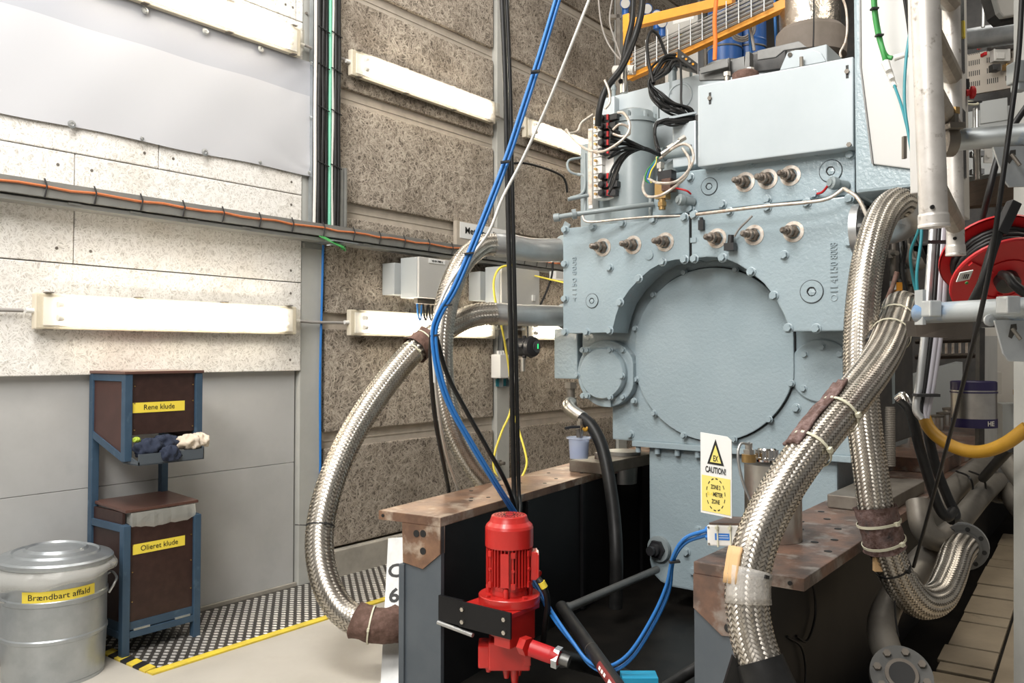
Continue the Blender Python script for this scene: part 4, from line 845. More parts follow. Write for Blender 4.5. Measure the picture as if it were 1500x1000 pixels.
# valve block with ten solenoid valves
XV = 3.60
q0 = W(850, 206, X=XV + .1); q1 = W(870, 318, X=XV + .1)
G().box((XV + 0.10, q0.y, 1.88), (XV + 0.13, q1.y - 0.10, 2.33)).build('valve_back_plate', m_mach, en, bevel=0.004)
ya, yb = W(868, 250, X=XV).y, W(906, 250, X=XV).y
za, zb_ = W(880, 290, X=XV).z, W(880, 168, X=XV).z
vb = G().box((XV + 0.04, ya, za), (XV + 0.08, ya - 0.10, zb_ - 0.06)).box((XV + 0.03, ya + 0.02, za - 0.04), (XV + 0.09, ya + 0.045, zb_ - 0.05)).build('valve_block', m_white, en, bevel=0.003)
G().box((XV + 0.026, ya + 0.021, za - 0.02), (XV + 0.032, ya + 0.043, zb_ - 0.06)).build('block_rail', m_ring, vb)
nv = 10; hv = (zb_ - za) / nv
for i in range(nv):
    z = za + hv * (i + 0.5)
    o = G().box((XV + 0.005, ya - 0.002, z - hv * .45), (XV + 0.05, ya - 0.052, z + hv * .45)).build('valve_body', m_white, vb, bevel=0.002)
    if i not in (3, 4):
        G().lathe([(0.0165, 0), (0.0165, 0.026), (0.012, 0.03)], (XV + 0.0, ya - 0.062, z), (-1, 0, 0), 16).build('solenoid_cap', m_blackplastic, o)
        G().box((XV - 0.01, ya - 0.048, z - 0.014), (XV + 0.05, ya - 0.088, z + 0.014)).build('coil', m_blackplastic, o)
        G().box((XV - 0.012, ya - 0.089, z - 0.014), (XV + 0.04, ya - 0.10, z + 0.013)).build('red_tab', m_redflat, o)
        G().box((XV - 0.005, ya - 0.10, z - 0.016), (XV + 0.04, ya - 0.135 - 0.01 * (i % 2), z + 0.012)).build('plug', m_blackplastic, o)
    G().cyl((XV - 0.004, ya - 0.026, z), (XV - 0.02, ya - 0.026, z), 0.007, n=10).build('fitting', m_brass, o)
    G().cyl((XV + 0.004, ya - 0.014, z + 0.008), (XV + 0.001, ya - 0.014, z + 0.008), 0.004, n=8).build('port', m_ink, o)
# small pipes at the left of the valve block
for L_, r in (([(851, 231, 4.10), (835, 234, 4.08), (831, 242, 4.06), (836, 252, 4.05), (851, 257, 4.06)], 0.006), ([(835, 290, 4.0), (852, 284, 4.0), (857, 270, 4.02), (857, 225, 4.05)], 0.007), ([(832, 292, 3.98), (862, 286, 3.99)], 0.009), ([(846, 255, 4.05), (857, 262, 4.03), (857, 312, 4.0)], 0.008), ([(953, 288, 4.0), (953, 320, 3.98)], 0.010)):
    G().tube(path(L_, 6), r, 8).build('small_pipe', m_mach, en)
G().tube(path([(812, 319, 4.05), (840, 314, 4.0), (900, 306, 3.95), (957, 299, 3.95)], 6), 0.012, 10).cyl(W(812, 319, t=4.05), W(820, 318, t=4.04), 0.02).cyl(W(838, 314, t=4.0), W(844, 313, t=4.0), 0.024).build('drain_pipe', m_mach, en)
q = W(829, 333, X=XE + .02); G().obox(q, (0.004, 0, 0), (0, 0.016, 0.01), (0, -0.012, 0.022)).build('pipe_bracket', m_mach, en)
G().tube(path([(853, 316, 3.97), (862, 325, 3.95), (910, 321, 3.92), (960, 317, 3.88), (1010, 316, 3.8)], 6), 0.0055, 7).build('grey_lead', m_ring, en)
# brass solenoid valve
q = W(972, 275, X=3.47)
bv = G().box(q + V((-.02, -0.02, -0.05)), q + V((0.03, 0.035, 0.02))).cyl(q + V((0, 0.008, -0.05)), q + V((0, 0.008, -0.10)), 0.016).hex(q + V((0, 0.008, -0.085)), (0, 0, 1), 0.022, 0.02).build('brass_valve', m_brass, en)
G().box(q + V((-.03, -0.05, -0.02)), q + V((0.03, -0.005, 0.035))).build('valve_coil', m_leather, bv)
G().box(q + V((-.02, -0.05, 0.03)), q + V((0.03, 0.02, 0.075))).build('valve_plug', m_blackplastic, bv)
G().cyl(q + V((0, 0.015, 0.02)), q + V((0, 0.015, 0.12)), 0.011).hex(q + V((0, 0.015, 0.09)), (0, 0, 1), 0.02, 0.025).build('valve_stem', m_steel, bv)
# turbocharger guards and brackets on top
XG = 3.75
def top(pl, X, d, name, m, bevel=0.003): return G().prism([W(a, b, X=X) for a, b in pl], (d, 0, 0)).build(name, m, en, bevel=bevel)
top([(1024, 118), (1024, 104), (1068, 84), (1068, 116)], XG, 0.02, 'heat_guard', m_slate)
top([(1024, 100), (1066, 85), (1066, 98), (1026, 108)], XG - 0.04, 0.012, 'guard_flap', m_slate)
top([(1068, 112), (1068, 88), (1090, 82), (1090, 110)], XG + 0.03, 0.02, 'heat_guard', m_slate)
top([(1088, 112), (1092, 76), (1098, 75), (1098, 110)], XG, 0.05, 'guard_post', m_slate)
top([(1100, 106), (1102, 80), (1150, 70), (1150, 100)], XG + 0.10, 0.03, 'heat_guard', m_dark)
top([(1109, 88), (1109, 74), (1170, 60), (1182, 69), (1148, 74), (1136, 84)], XG - 0.02, 0.012, 'guard_flap', m_slate)
top([(1142, 103), (1153, 77), (1165, 73), (1190, 72), (1203, 78), (1210, 90)], XG - 0.05, 0.014, 'lifting_bracket', m_cover)
for a, b in ((1157, 80),): G().cyl(W(a, b, X=XG - .052), W(a, b, X=XG - .058), 0.010).build('bracket_bolt', m_block, en)
q = W(1174, 90, X=XG - .07); G().cyl(q + V((0, 0, -0.05)), q + V((0, 0, 0.02)), 0.008).build('pin', m_block, en)
for cx, cy, r in ((1065, 110, 0.12), (1128, 100, 0.15)):
    q = W(cx, cy, X=XG + 0.35); G().lathe([(r, -0.22), (r, 0.03), (r * .9, 0.05), (r * 0.3, 0.06)], q, (0, 0, 1), 28).build('turbine_casing', m_slate, en)
q = W(1092, 108, X=XG - .05); G().lathe([(0.06, -0.06), (0.06, 0.0), (0.045, 0.01)], q, (0, 0, 1), 18).build('red_casing', m_leather, en)
for a, b in ((1065, 112), (1099, 106)): q = W(a, b, X=XG - .06); G().cyl(q + V((0, 0, -0.05)), q, 0.012).hex(q, (0, 0, 1), 0.018, 0.02).build('fitting', m_steel, en)
G().box((3.85, 0.97, 1.84), (4.35, 1.9, 2.42)).build('upper_block', m_dark, en, bevel=0.01)
G().box((3.80, 0.950, 0.83), (4.42, 1.2, 1.845)).build('side_block', m_dark, en, bevel=0.01)
# sample cock on the lower upper-plate edge, and the one at the right
def cock(px, py, X, sgn):
    q = E(px, py, X); d = V((-0.8, 0.55 * sgn, 0.1)).normalized()
    o = G().lathe([(0.02, 0), (0.02, 0.05), (0.026, 0.052), (0.026, 0.075), (0.016, 0.08), (0.016, 0.085)], q, d, 14).build('indicator_cock', m_mach, en)
    return q + d * 0.08
cock(1016, 296, XU, 1); e = cock(1240, 272, XU, 1)
G().tube(cr([e, E(1205, 281, XU - .04), E(1195, 284, XU - .01)]), 0.005, 6).build('red_lead', m_redflat, en)
G().tube(cr([E(988, 275, XU - .05), E(1005, 279, XU - .05), E(1012, 284, XU - .03)]), 0.005, 6).build('red_lead', m_redflat, en)
G().tube(path([(1236, 276, 3.30), (1215, 290, 3.32), (1185, 296, 3.36), (1120, 302, 3.46), (1020, 314, 3.66)], 6), 0.0075, 8).build('steel_lead', m_ring, en)
G().tube(path([(1236, 276, 3.28), (1258, 292, 3.22), (1275, 330, 3.2)], 6), 0.0075, 8).build('steel_lead', m_ring, en)
# drain union under the side bracket
q = W(836, 560, X=XE + .2)
G().hex(q, (0, 0, -1), 0.034, 0.03).cyl(q, q + V((0, 0, -0.10)), 0.022).hex(q + V((0, 0, -0.075)), (0, 0, -1), 0.034, 0.03).ball(q + V((0, 0, -0.13)), 0.038).build('drain_union', m_block, en)
# side pipes to the left hoses
def side_pipe(pp, r):
    g = G(); g.tube(path(pp, 8), r, 20); o = g.build('side_pipe', m_pipe, en); q = W(pp[-1][0], pp[-1][1], t=pp[-1][2])
side_pipe([(723, 358, 4.12), (745, 360, 4.15), (780, 366, 4.25), (825, 366, 4.33), (840, 366, 4.40)], 0.060)
side_pipe([(722, 459, 4.12), (750, 461, 4.15), (790, 462, 4.25), (825, 463, 4.33), (840, 463, 4.40)], 0.054)
for y, r in ((365, 0.074), (463, 0.066)): q = W(829, y, t=4.34); G().cyl(q + V((0, 0.02, 0)), q + V((0, -0.06, 0)), r, n=24).build('pipe_flange', m_mach, en)
# foot bellows under the body
q = W(913, 668, X=3.9); G().lathe([(0.07, -0.14), (0.075, -0.05), (0.095, 0.03)], q, (0, 0, 1), 24).build('foot_bellows', m_pipe, en)
# ------------------------------------------------------------ braided hoses ------------------------------
def hose(label, pp, r, sleeves=(), ties=(), N=22, amp=None):
    P = resample(path(pp, 10), 0.01); q = P[len(P) // 2]
    t = thing('braided_hose', label, 'hose', P[-1], 'braided hoses')
    braid(P, r, t, N, amp=amp)
    def idx(x, y): return min(range(len(P)), key=lambda i: (proj(P[i]) - V((x, y))).length)
    for x, y, ln, m, name in sleeves:
        i = idx(x, y); k = max(2, int(ln / 0.01 / 2)); seg = P[max(0, i - k):i + k]
        vs = []; g = G(); fr = frames(seg); n = 24
        for a, p in enumerate(seg):
            for b in range(n):
                th = 2 * PI * b / n; rr = r * 1.2 + 0.003 * math.sin(3 * th + a * .4) + 0.002 * math.sin(7 * th + a)
                if a in (0, len(seg) - 1): rr += 0.004
                vs.append(p + (fr[a][0] * math.cos(th) + fr[a][1] * math.sin(th)) * rr)
        k2 = len(seg)
        g.add(vs, [(a * n + b, a * n + (b + 1) % n, (a + 1) * n + (b + 1) % n, (a + 1) * n + b) for a in range(k2 - 1) for b in range(n)], True)
        g.build(name, m, t)
    for x, y, w, m, rr in ties:
        i = idx(x, y); band(P, i, r * rr, w, m, t, lock=RT * 0.5 - FW)
    return t, P
def proj(p):
    d = p - CAM; z = d.dot(FW); return V((750 + FPX * d.dot(RT) / z, CY - FPX * d.dot(UP) / z))
h1, P1 = hose('big braided steel hose sweeping left from the engine down to the floor', [(724, 459, 4.10), (690, 463, 4.05), (650, 483, 3.98), (602, 518, 3.85), (548, 585, 3.68), (506, 655, 3.52), (479, 725, 3.40), (468, 790, 3.32), (476, 850, 3.25), (502, 895, 3.2), (540, 914, 3.17), (575, 914, 3.19), (598, 910, 3.28), (625, 904, 3.42)], 0.054,
    sleeves=[(618, 507, 0.10, m_leather, 'brown_sleeve'), (552, 915, 0.16, m_leather, 'brown_sleeve')], ties=[(462, 770, 0.006, m_ink, 1.02), (622, 505, 0.006, m_tie, 1.27), (545, 915, 0.006, m_tie, 1.27), (606, 517, 0.006, m_tie, 1.02)], N=26, amp=0.0026)
i = min(range(len(P1)), key=lambda i: (proj(P1[i]) - V((448, 768))).length); q = W(449, 769, t=3.3)
G().bar(q + RT * 0.005, q - RT * 0.045 + UP * 0.002, 0.006, 0.003).build('tie_tail', m_ink, h1)
h2, P2 = hose('upright braided steel hose hanging from the upper engine pipe behind the left bed', [(726, 358, 4.12), (703, 362, 4.06), (675, 388, 3.92), (655, 440, 3.82), (647, 500, 3.78), (649, 560, 3.8), (661, 620, 3.82), (684, 668, 3.86), (712, 704, 3.9), (745, 735, 3.95)], 0.051, ties=(), N=26, amp=0.0025)
hA, PA = hose('upright braided hose at right, from the engine past the bed to a flange', [(1327, 303, 2.95), (1312, 297, 2.9), (1291, 320, 2.84), (1274, 372, 2.76), (1264, 440, 2.70), (1260, 520, 2.66), (1264, 600, 2.63), (1274, 680, 2.60), (1284, 750, 2.58), (1297, 800, 2.58), (1316, 848, 2.6), (1344, 880, 2.64), (1373, 876, 2.70), (1390, 845, 2.78), (1400, 815, 2.86), (1412, 798, 2.95)], 0.050,
    sleeves=[(1287, 775, 0.15, m_rubberwrap, 'speckled_wrap')], ties=[(1286, 765, 0.008, m_tie, 1.27), (1293, 795, 0.008, m_tie, 1.27), (1305, 832, 0.005, m_ink, 1.04)], N=32, amp=0.0021)
i = min(range(len(PA)), key=lambda i: (proj(PA[i]) - V((1302, 822))).length)
G().obox(PA[i] - RT * 0.045 - FW * 0.02, RT * 0.016, UP * 0.022, FW * 0.008).build('card_scrap', m_card, hA)
hB, PB = hose('nearest braided steel hose curving down across the end of the right bed', [(1329, 452, 2.86), (1318, 450, 2.79), (1310, 476, 2.68), (1289, 526, 2.48), (1243, 588, 2.32), (1196, 645, 2.22), (1152, 705, 2.15), (1117, 770, 2.10), (1098, 830, 2.07), (1094, 880, 2.05), (1101, 930, 2.03), (1117, 980, 2.0), (1132, 1018, 1.98)], 0.0515,
    ties=[(1312, 470, 0.006, m_tie, 1.12), (1302, 490, 0.006, m_tie, 1.12), (1228, 607, 0.008, m_tie, 1.12), (1188, 656, 0.008, m_tie, 1.12), (1095, 838, 0.006, m_ink, 1.04)], N=32)
# rubber strip under the ties, tape, card, black cuff on the nearest hose
def strip(P, x0, y0, x1, y1, r, off, w, m, name, parent, lumps=0.004):
    a = min(range(len(P)), key=lambda i: (proj(P[i]) - V((x0, y0))).length); b = min(range(len(P)), key=lambda i: (proj(P[i]) - V((x1, y1))).length)
    seg = P[a:b:2]; fr = frames(seg); g = G(); vs = []; n = 8
    for k, p in enumerate(seg):
        d = (seg[min(k + 1, len(seg) - 1)] - seg[max(k - 1, 0)]).normalized(); e = (off - d * off.dot(d)).normalized(); s = d.cross(e)
        for j in range(n + 1):
            th = (j / n - .5) * w; rad = r + 0.006 + lumps * math.sin(k * .7 + j * 2)
            vs.append(p + (e * math.cos(th) + s * math.sin(th)) * rad)
    g.add(vs, [(k * (n + 1) + j, (k + 1) * (n + 1) + j, (k + 1) * (n + 1) + j + 1, k * (n + 1) + j + 1) for k in range(len(seg) - 1) for j in range(n)], True)
    o = g.build(name, m, parent)
    md = o.modifiers.new('thickness', 'SOLIDIFY'); md.thickness = 0.008; md.offset = 1
    return o
strip(PB, 1250, 582, 1172, 680, 0.054, -RT * 0.8 + UP * 0.55 - FW * 0.25, 0.9, m_rubberwrap, 'rubber_strip', hB)
strip(PB, 1322, 445, 1298, 505, 0.054, -RT - UP * 0.3, 1.0, m_blackplastic, 'rubber_strip', hB)
strip(PB, 1097, 835, 1093, 895, 0.0525, -FW * 0.9 + RT * 0.25, 3.2, m_tapeclear, 'clear_tape', hB, 0.002)
strip(PB, 1104, 808, 1093, 868, 0.0525, -RT - FW * 0.35, 1.0, m_card, 'card_wrap', hB, 0.003)
k = min(range(len(PB)), key=lambda i: (proj(PB[i]) - V((1112, 968))).length)
G().tube(PB[k:], [0.058 + 0.0006 * i for i in range(len(PB) - k)], 24).build('rubber_cuff', m_rubber, hB)
q = W(1078, 975, t=2.0); G().prism([W(1074, 960, t=2.0), W(1090, 978, t=2.0), W(1098, 1012, t=2.0), W(1058, 1012, t=2.0)], FW * 0.012).build('rubber_flap', m_rubber, hB)
# stubs and elbow fittings of the right hoses
sA = G().tube(path([(1262, 338, 3.36), (1288, 337, 3.24), (1312, 333, 3.1), (1329, 322, 3.0), (1332, 310, 2.96), (1324, 302, 2.945)], 8), 0.056, 22).build('elbow_pipe', m_pipe, hA)
fq = W(1265, 337, t=3.30); fd = V((0, -1, 0))
fB = G().lathe([(0.105, -0.03), (0.105, 0.0), (0.06, 0.001)], fq, fd, 32).build('pipe_flange', m_pipe, hA)
for k in range(6):
    th = k * PI / 3; G().hex(fq + V((math.cos(th), 0, math.sin(th))) * 0.084, fd, 0.016, 0.022).build('flange_bolt', m_slate, fB)
G().tube(path([(1270, 465, 3.3), (1300, 462, 3.1), (1328, 459, 2.95), (1337, 454, 2.88), (1328, 450, 2.85)], 8), 0.052, 22).build('elbow_pipe', m_pipe, hB)
q = W(1411, 800, t=2.95); d = (PA[-3] - PA[-1]).normalized() * 0.4 + V((-0.9, -0.35, 0.1)); d.normalize()
fA = G().lathe([(0.078, 0), (0.078, 0.02), (0.055, 0.021), (0.055, 0.035)], q, d, 32).build('end_flange', m_slate, hA)
x_, y_, d_ = frame_of(d)
for k in range(8): a = k * PI / 4 + .2; G().cyl(q + d * 0.0205 + (x_ * math.cos(a) + y_ * math.sin(a)) * 0.064, q + d * 0.0225 + (x_ * math.cos(a) + y_ * math.sin(a)) * 0.064, 0.008, n=10).build('bolt_hole', m_ink, fA)
G().lathe([(0.082, 0), (0.082, 0.018)], q - d * 0.02, d, 32).build('counter_flange', m_pipe, hA)
# ------------------------------------------------------------ hanging cables ----------------------------
def off(L, dx, dy=0, dt=0): return [(x + dx, y + dy, t + dt) for x, y, t in L]
BL = [(816, -8, 2.9), (790, 78, 2.9), (762, 165, 2.9), (737, 240, 2.9), (700, 335, 2.88), (665, 418, 2.86), (641, 460, 2.86), (633, 490, 2.86), (639, 540, 2.86), (656, 592, 2.88), (686, 646, 2.92), (720, 702, 2.98), (752, 752, 3.08)]
bu = tag(G().tube(path(off(BL, 0), 8), 0.0062, 8).build('blue_cable', m_blue), 'left blue cable of the pair draped from the top to the red pump', 'cable', 'draped blue cables')
tag(G().tube(path(off(BL, 5.5, 1, 0.004), 8), 0.0062, 8).build('blue_cable', m_blue), 'right blue cable of the pair draped from the top to the red pump', 'cable', 'draped blue cables')
tag(G().tube(path(off(BL, 2.8, 0.5, 0.012), 8), 0.0052, 8).build('black_cable', m_rubber), 'black cable tied between the two draped blue cables', 'cable')
for x, y in ((781, 106), (737, 238), (684, 372), (652, 448), (634, 492)):
    p = W(x + 3, y, t=2.87); G().bar(p - RT * 0.016, p + RT * 0.016 + UP * .004, 0.006, 0.026, up=FW).build('cable_tie', m_ink, bu)
cable('white_cable', [(866, -8, 3.0), (836, 68, 3.0), (800, 158, 3.0), (765, 234, 3.0), (736, 290, 2.98), (718, 336, 2.95), (697, 366, 2.93), (668, 400, 2.9), (648, 436, 2.88), (634, 482, 2.875), (637, 560, 2.9)], 0.0055, m_whitecable, 'white cable hanging from the top right of the blue cables')
BK = [(735, -8, 3.35), (740, 120, 3.35), (744, 300, 3.36), (748, 480, 3.38), (751, 620, 3.42), (753, 715, 3.44), (755, 742, 3.40), (753, 765, 3.36)]
cable('black_cable', off(BK, 0), 0.0105, m_rubber, 'left of the two thick black cables hanging straight down onto the left bed')
cable('black_cable', off(BK, 7, 0, 0.01), 0.0085, m_rubber, 'right of the two thick black cables hanging straight down onto the left bed')
cable('black_cable', [(632, 488, 2.9), (631, 540, 3.1), (637, 610, 3.3), (648, 670, 3.5), (657, 716, 3.68), (658, 735, 3.7)], 0.009, m_rubber, 'leftmost black cable dropping behind the left bed below the hose bend')
cable('grey_cable', [(635, 488, 2.92), (637, 550, 3.1), (645, 620, 3.3), (655, 670, 3.5), (669, 712, 3.68), (672, 725, 3.7)], 0.006, m_whitecable, 'pale grey cable dropping behind the left bed below the hose bend')
cable('black_cable', [(638, 490, 2.9), (655, 548, 2.95), (682, 600, 3.0), (713, 655, 3.05), (738, 700, 3.1), (752, 735, 3.16), (757, 760, 3.2)], 0.0085, m_rubber, 'black cable slanting beside the blue pair down to the red pump')
cable('beige_cable', [(648, 560, 3.75), (655, 620, 3.8), (672, 672, 3.9), (697, 712, 4.0), (705, 722, 4.0)], 0.005, m_ring, 'thin beige cable alongside the upright hose behind the left bed')
cable('yellow_cable', [(733, 470, 4.3), (740, 505, 4.3), (748, 560, 4.28), (748, 600, 4.2), (735, 632, 4.15), (725, 662, 4.1), (723, 684, 4.08), (731, 704, 4.06)], 0.0058, m_yellow, 'yellow cable hanging left of the black cables by the second column')
cable('yellow_cable', [(750, 600, 4.2), (760, 630, 4.15), (770, 665, 4.1), (771, 682, 4.08), (764, 700, 4.06)], 0.0058, m_yellow, 'yellow cable loop right of the black cables above the left bed')
cable('yellow_cable', [(752, 388, 5.5), (733, 392, 5.42), (724, 408, 5.38), (724, 430, 5.38), (728, 452, 5.4)], 0.0075, m_yellow, 'yellow cable around the left side of the second wall cabinet')
cable('yellow_cable', [(784, 404, 5.75), (805, 409, 5.5), (832, 415, 5.0)], 0.006, m_yellow, 'short yellow cable running into the engine below the junction box')
cable('black_cable', [(810, 384, 5.85), (808, 405, 5.85), (800, 428, 5.85), (789, 452, 5.8)], 0.0075, m_rubber, 'thin black cable hanging below the junction box beside the engine')
cable('thin_cable', [(752, 239, 5.93), (770, 239, 6.02), (800, 247, 6.2), (822, 257, 6.33), (829, 268, 6.36), (831, 282, 6.37)], 0.009, m_rubber, 'thin dark cable with a hanging end beside the lamp left of the valve block')
# blue pair from the pump to the white box
B2 = [(779, 845, 3.1), (792, 868, 3.0), (815, 905, 2.85), (838, 938, 2.75), (862, 968, 2.68), (890, 976, 2.62), (922, 956, 2.6), (955, 905, 2.6), (976, 858, 2.58), (986, 815, 2.54), (1004, 788, 2.5), (1036, 776, 2.46)]
o = cable('blue_cable', B2, 0.0058, m_blue, 'upper blue cable looping from the red pump to the white junction box')
cable('blue_cable', [(x + (4 if 2 < i < 9 else 0), y + 7, t + .01) for i, (x, y, t) in enumerate(B2)], 0.0058, m_blue, 'lower blue cable looping from the red pump to the white junction box')
p = W(987, 823, t=2.54); G().bar(p - RT * 0.014, p + RT * 0.018 + UP * .003, 0.005, 0.022, up=FW).build('cable_tie', m_ink, o)
# ------------------------------------------------------------ left ladder section -----------------------
a0, a1 = W(583, 787, t=3.62), W(574, 1002, t=3.13); a1.z = 0.0
ax = (a0 - a1).normalized(); wx = (RT - ax * RT.dot(ax)).normalized(); nx = wx.cross(ax).normalized()
ld = thing('ladder', 'aluminium ladder stile marked C 6 leaning behind the left bed', 'ladder', a1)
def strip_bar(u0, u1, n0, n1, name, m): 
    L = (a0 - a1); g = G(); g.prism([a1 + wx * u0 + nx * n0, a1 + wx * u1 + nx * n0, a1 + wx * u1 + nx * n1, a1 + wx * u0 + nx * n1], L); return g.build(name, m, ld)
web = strip_bar(-0.042, 0.030, 0, -0.01, 'web', m_alu); strip_bar(0.034, 0.085, -0.0, -0.02, 'flange', m_alu); strip_bar(0.028, 0.036, -0.012, -0.03, 'groove', m_block)
if nx.dot(CAM - a0) < 0: nx = -nx
for s, y in (('C', 842), ('6', 880)):
    f_ = (a0 - a1).length * (1002 - y) / 215.0; c_ = a1 + ax * f_ + wx * -0.006 + nx * 0.0015
    text('lettering', s, c_, wx, ax, 0.088, m_ink, web, 0.0004, bold=0.002)
f_ = (W(590, 865, t=3.5) - a1).dot(ax)
for k, m in enumerate((m_redflat, m_paper, m_redflat, m_paper, m_redflat)):
    c_ = a1 + ax * (f_ - 0.07 + k * 0.034) + wx * 0.052 + nx * 0.002; G().obox(c_, wx * 0.013, ax * 0.017, nx * 0.001).build('sticker', m, ld)
# ------------------------------------------------------------ red pump -----------------------------------
tP = 2.95; kp = tP / FPX; cP = W(746, 880, t=tP); zy = lambda y: HC - (y - 518) * kp
pm = thing('motor_pump', 'red electric motor pump standing upright on a bracket beside the left bed', 'pump', (cP.x, cP.y, zy(985)))
cx, cy = cP.x, cP.y; O = lambda dx, dy, y: V((cx + dx, cy + dy, zy(y)))
r_ = lambda n: n * kp
lat = lambda prof, name, m=m_red, n=32, par=None: G().lathe([(r_(a), zy(b)) for a, b in prof], (cx, cy, 0), (0, 0, 1), n).build(name, m, par or pm)
fcv = lat([(35, 799), (35.5, 798), (35.5, 772), (34, 768), (29, 763), (27, 758), (26, 755), (24.5, 754)][0:], 'fan_cover')
for k in range(14):
    for rr in (9, 14, 19): pass
g = G()
for k in range(22):
    for j, rr in enumerate((8, 12.5, 17, 21)):
        a = 2 * PI * (k + 0.5 * (j % 2)) / 22; g.obox((cx + r_(rr) * math.cos(a), cy + r_(rr) * math.sin(a), zy(754) + 0.0004), (r_(1.5) * math.cos(a), r_(1.5) * math.sin(a), 0), (-r_(.5) * math.sin(a), r_(.5) * math.cos(a), 0), (0, 0, 0.0003))
g.build('grille_holes', m_ink, fcv, kind='stuff')
mb = lat([(27, 860), (27, 796)], 'motor_body')
for k in range(40):
    a = 2 * PI * k / 40; d = V((math.cos(a), math.sin(a), 0)); s = V((-d.y, d.x, 0))
    G().obox(V((cx, cy, (zy(798) + zy(853)) / 2)) + d * r_(30.5), d * r_(3.6), s * r_(0.55), V((0, 0, (zy(798) - zy(853)) / 2))).build('cooling_fin', m_red, mb)
tc_ = (CAM - cP); tc_.z = 0; tc_.normalize(); ts = V((-tc_.y, tc_.x, 0))
for s in (-0.9, 0.15, 0.95):
    d = (tc_ * math.cos(s) + ts * math.sin(s)); e = V((-d.y, d.x, 0))
    for y in (806, 850): G().obox(V((cx, cy, zy(y))) + d * r_(35), d * r_(1.5), e * r_(3.0), V((0, 0, r_(4)))).build('foot_pad', m_red, mb)
    G().obox(V((cx, cy, zy(828))) + d * r_(34.2), d * r_(1.2), e * r_(0.8), V((0, 0, r_(22)))).build('tie_bar', m_red, mb)
    G().cyl(V((cx, cy, zy(828))) + d * r_(34), V((cx, cy, zy(828))) + d * r_(36.5), r_(2.4), n=12).build('boss', m_red, mb)
d = (tc_ * math.cos(-.2) + ts * math.sin(-.2)); e = V((-d.y, d.x, 0))
G().obox(V((cx, cy, zy(828))) + d * r_(32), d * r_(2.5), e * r_(6), V((0, 0, r_(24)))).build('foot_rail', m_red, mb)
tb = V((cx, cy, zy(825))) + (RT * 0.95 + tc_ * 0.1) * r_(38)
tbx = G().obox(tb, RT * r_(5), FW * r_(13), V((0, 0, r_(20)))).obox(tb + RT * r_(5.5), RT * r_(1.5), FW * r_(15), V((0, 0, r_(17)))).build('terminal_box', m_red, pm, bevel=0.003)
G().cyl(tb + V((0, 0, -r_(10))), tb + RT * r_(8) - FW * r_(8) + V((0, 0, -r_(12))), r_(4.5)).build('cable_gland', m_red, tbx)
es = lat([(28, 872), (28, 866), (26, 858), (26, 850)], 'end_shield')
for k in range(4):
    a = k * PI / 2 + 0.5; G().lathe([(r_(4), 0), (r_(4), r_(10)), (r_(3), r_(14))], (cx + r_(31) * math.cos(a), cy + r_(31) * math.sin(a), zy(868)), (0, 0, 1), 12).build('shield_boss', m_red, es)
fl_ = lat([(44, 881), (45, 880), (45, 869), (44, 868)], 'mounting_flange', n=40)
for k in range(4): a = k * PI / 2 - 0.3; G().hex((cx + r_(38) * math.cos(a), cy + r_(38) * math.sin(a), zy(868)), (0, 0, 1), r_(4), r_(3)).build('flange_bolt', m_red, fl_)
XP = 2.235
G().box((XP + 0.005, cy + 0.12, zy(888)), (XP + 0.17, cy - 0.092, zy(881))).build('adapter_plate', m_red, pm, bevel=0.002)
G().box((XP + 0.006, cy - 0.02, zy(884)), (XP + 0.15, cy - 0.088, zy(930))).build('adapter_side', m_red, pm, bevel=0.004)
lat([(30, 925), (30, 884)], 'adapter_bell')
# black bracket plate holding the pump
bk = thing('pump_bracket', 'black steel bracket plate with bright bolts holding the red pump', 'bracket', (XP, 1.95, zy(930)))
pA, pB, pC, pD = W(674, 878, X=XP), W(750, 898, X=XP), W(748, 936, X=XP), W(674, 916, X=XP)
y0, y1, z0, z1 = pB.y, pA.y, (pC.z + pD.z) / 2, (pA.z + pB.z) / 2
bp_ = G().box((XP - 0.008, y0, z0), (XP, y1, z1)).build('plate', m_black, bk, bevel=0.002)
for y, z in ((y0 + 0.025, z1 - 0.025), (y0 + 0.025, z0 + 0.02), (y1 - 0.02, z1 - 0.025), (y1 - 0.02, z0 + 0.02)): G().hex((XP - 0.008, y, z), (-1, 0, 0), 0.008, 0.008).build('bolt', m_steel, bp_)
G().box((XP, y1 - 0.01, z0), (XP + 0.012, 2.052, z1)).build('side_arm', m_black, bk)
G().tube([V((XP - 0.004, 2.05, z0 - 0.006)), V((XP - 0.002, y1 - 0.06, z0 - 0.02))], 0.008, 8).build('lower_rod', m_pipe, bk)
# pump body
g = G(); g.obox(V((cx, cy, zy(952))), RT * r_(30), FW * r_(24), V((0, 0, r_(20))))
pb = g.build('pump_body', m_red, pm, bevel=0.006)
lat([(17, 948), (17, 920)], 'shaft_housing', n=20)
G().obox(V((cx, cy, zy(955))) - RT * r_(36), RT * r_(9), FW * r_(18), V((0, 0, r_(16)))).build('pump_end', m_red, pm, bevel=0.006)
for k, (dx, y, r, h) in enumerate(((-4, 975, 6, 12), (8, 972, 8, 22), (14, 975, 5, 8), (-30, 968, 6, 10))): q = V((cx, cy, zy(y))) + RT * r_(dx) - FW * r_(10); G().cyl(q, q - V((0, 0, r_(h))), r_(r), r_(r * .6), n=12).build('pump_boss', m_red, pm)
q0 = V((cx, cy, zy(948))) + RT * r_(26) - FW * r_(12); q1 = W(771, 946, t=2.8); q2 = W(800, 957, t=2.74); q3 = W(812, 961, t=2.76)
G().obox(q0, RT * r_(5), FW * r_(14), V((0, 0, r_(16)))).build('outlet_flange', m_red, pm, bevel=0.003)
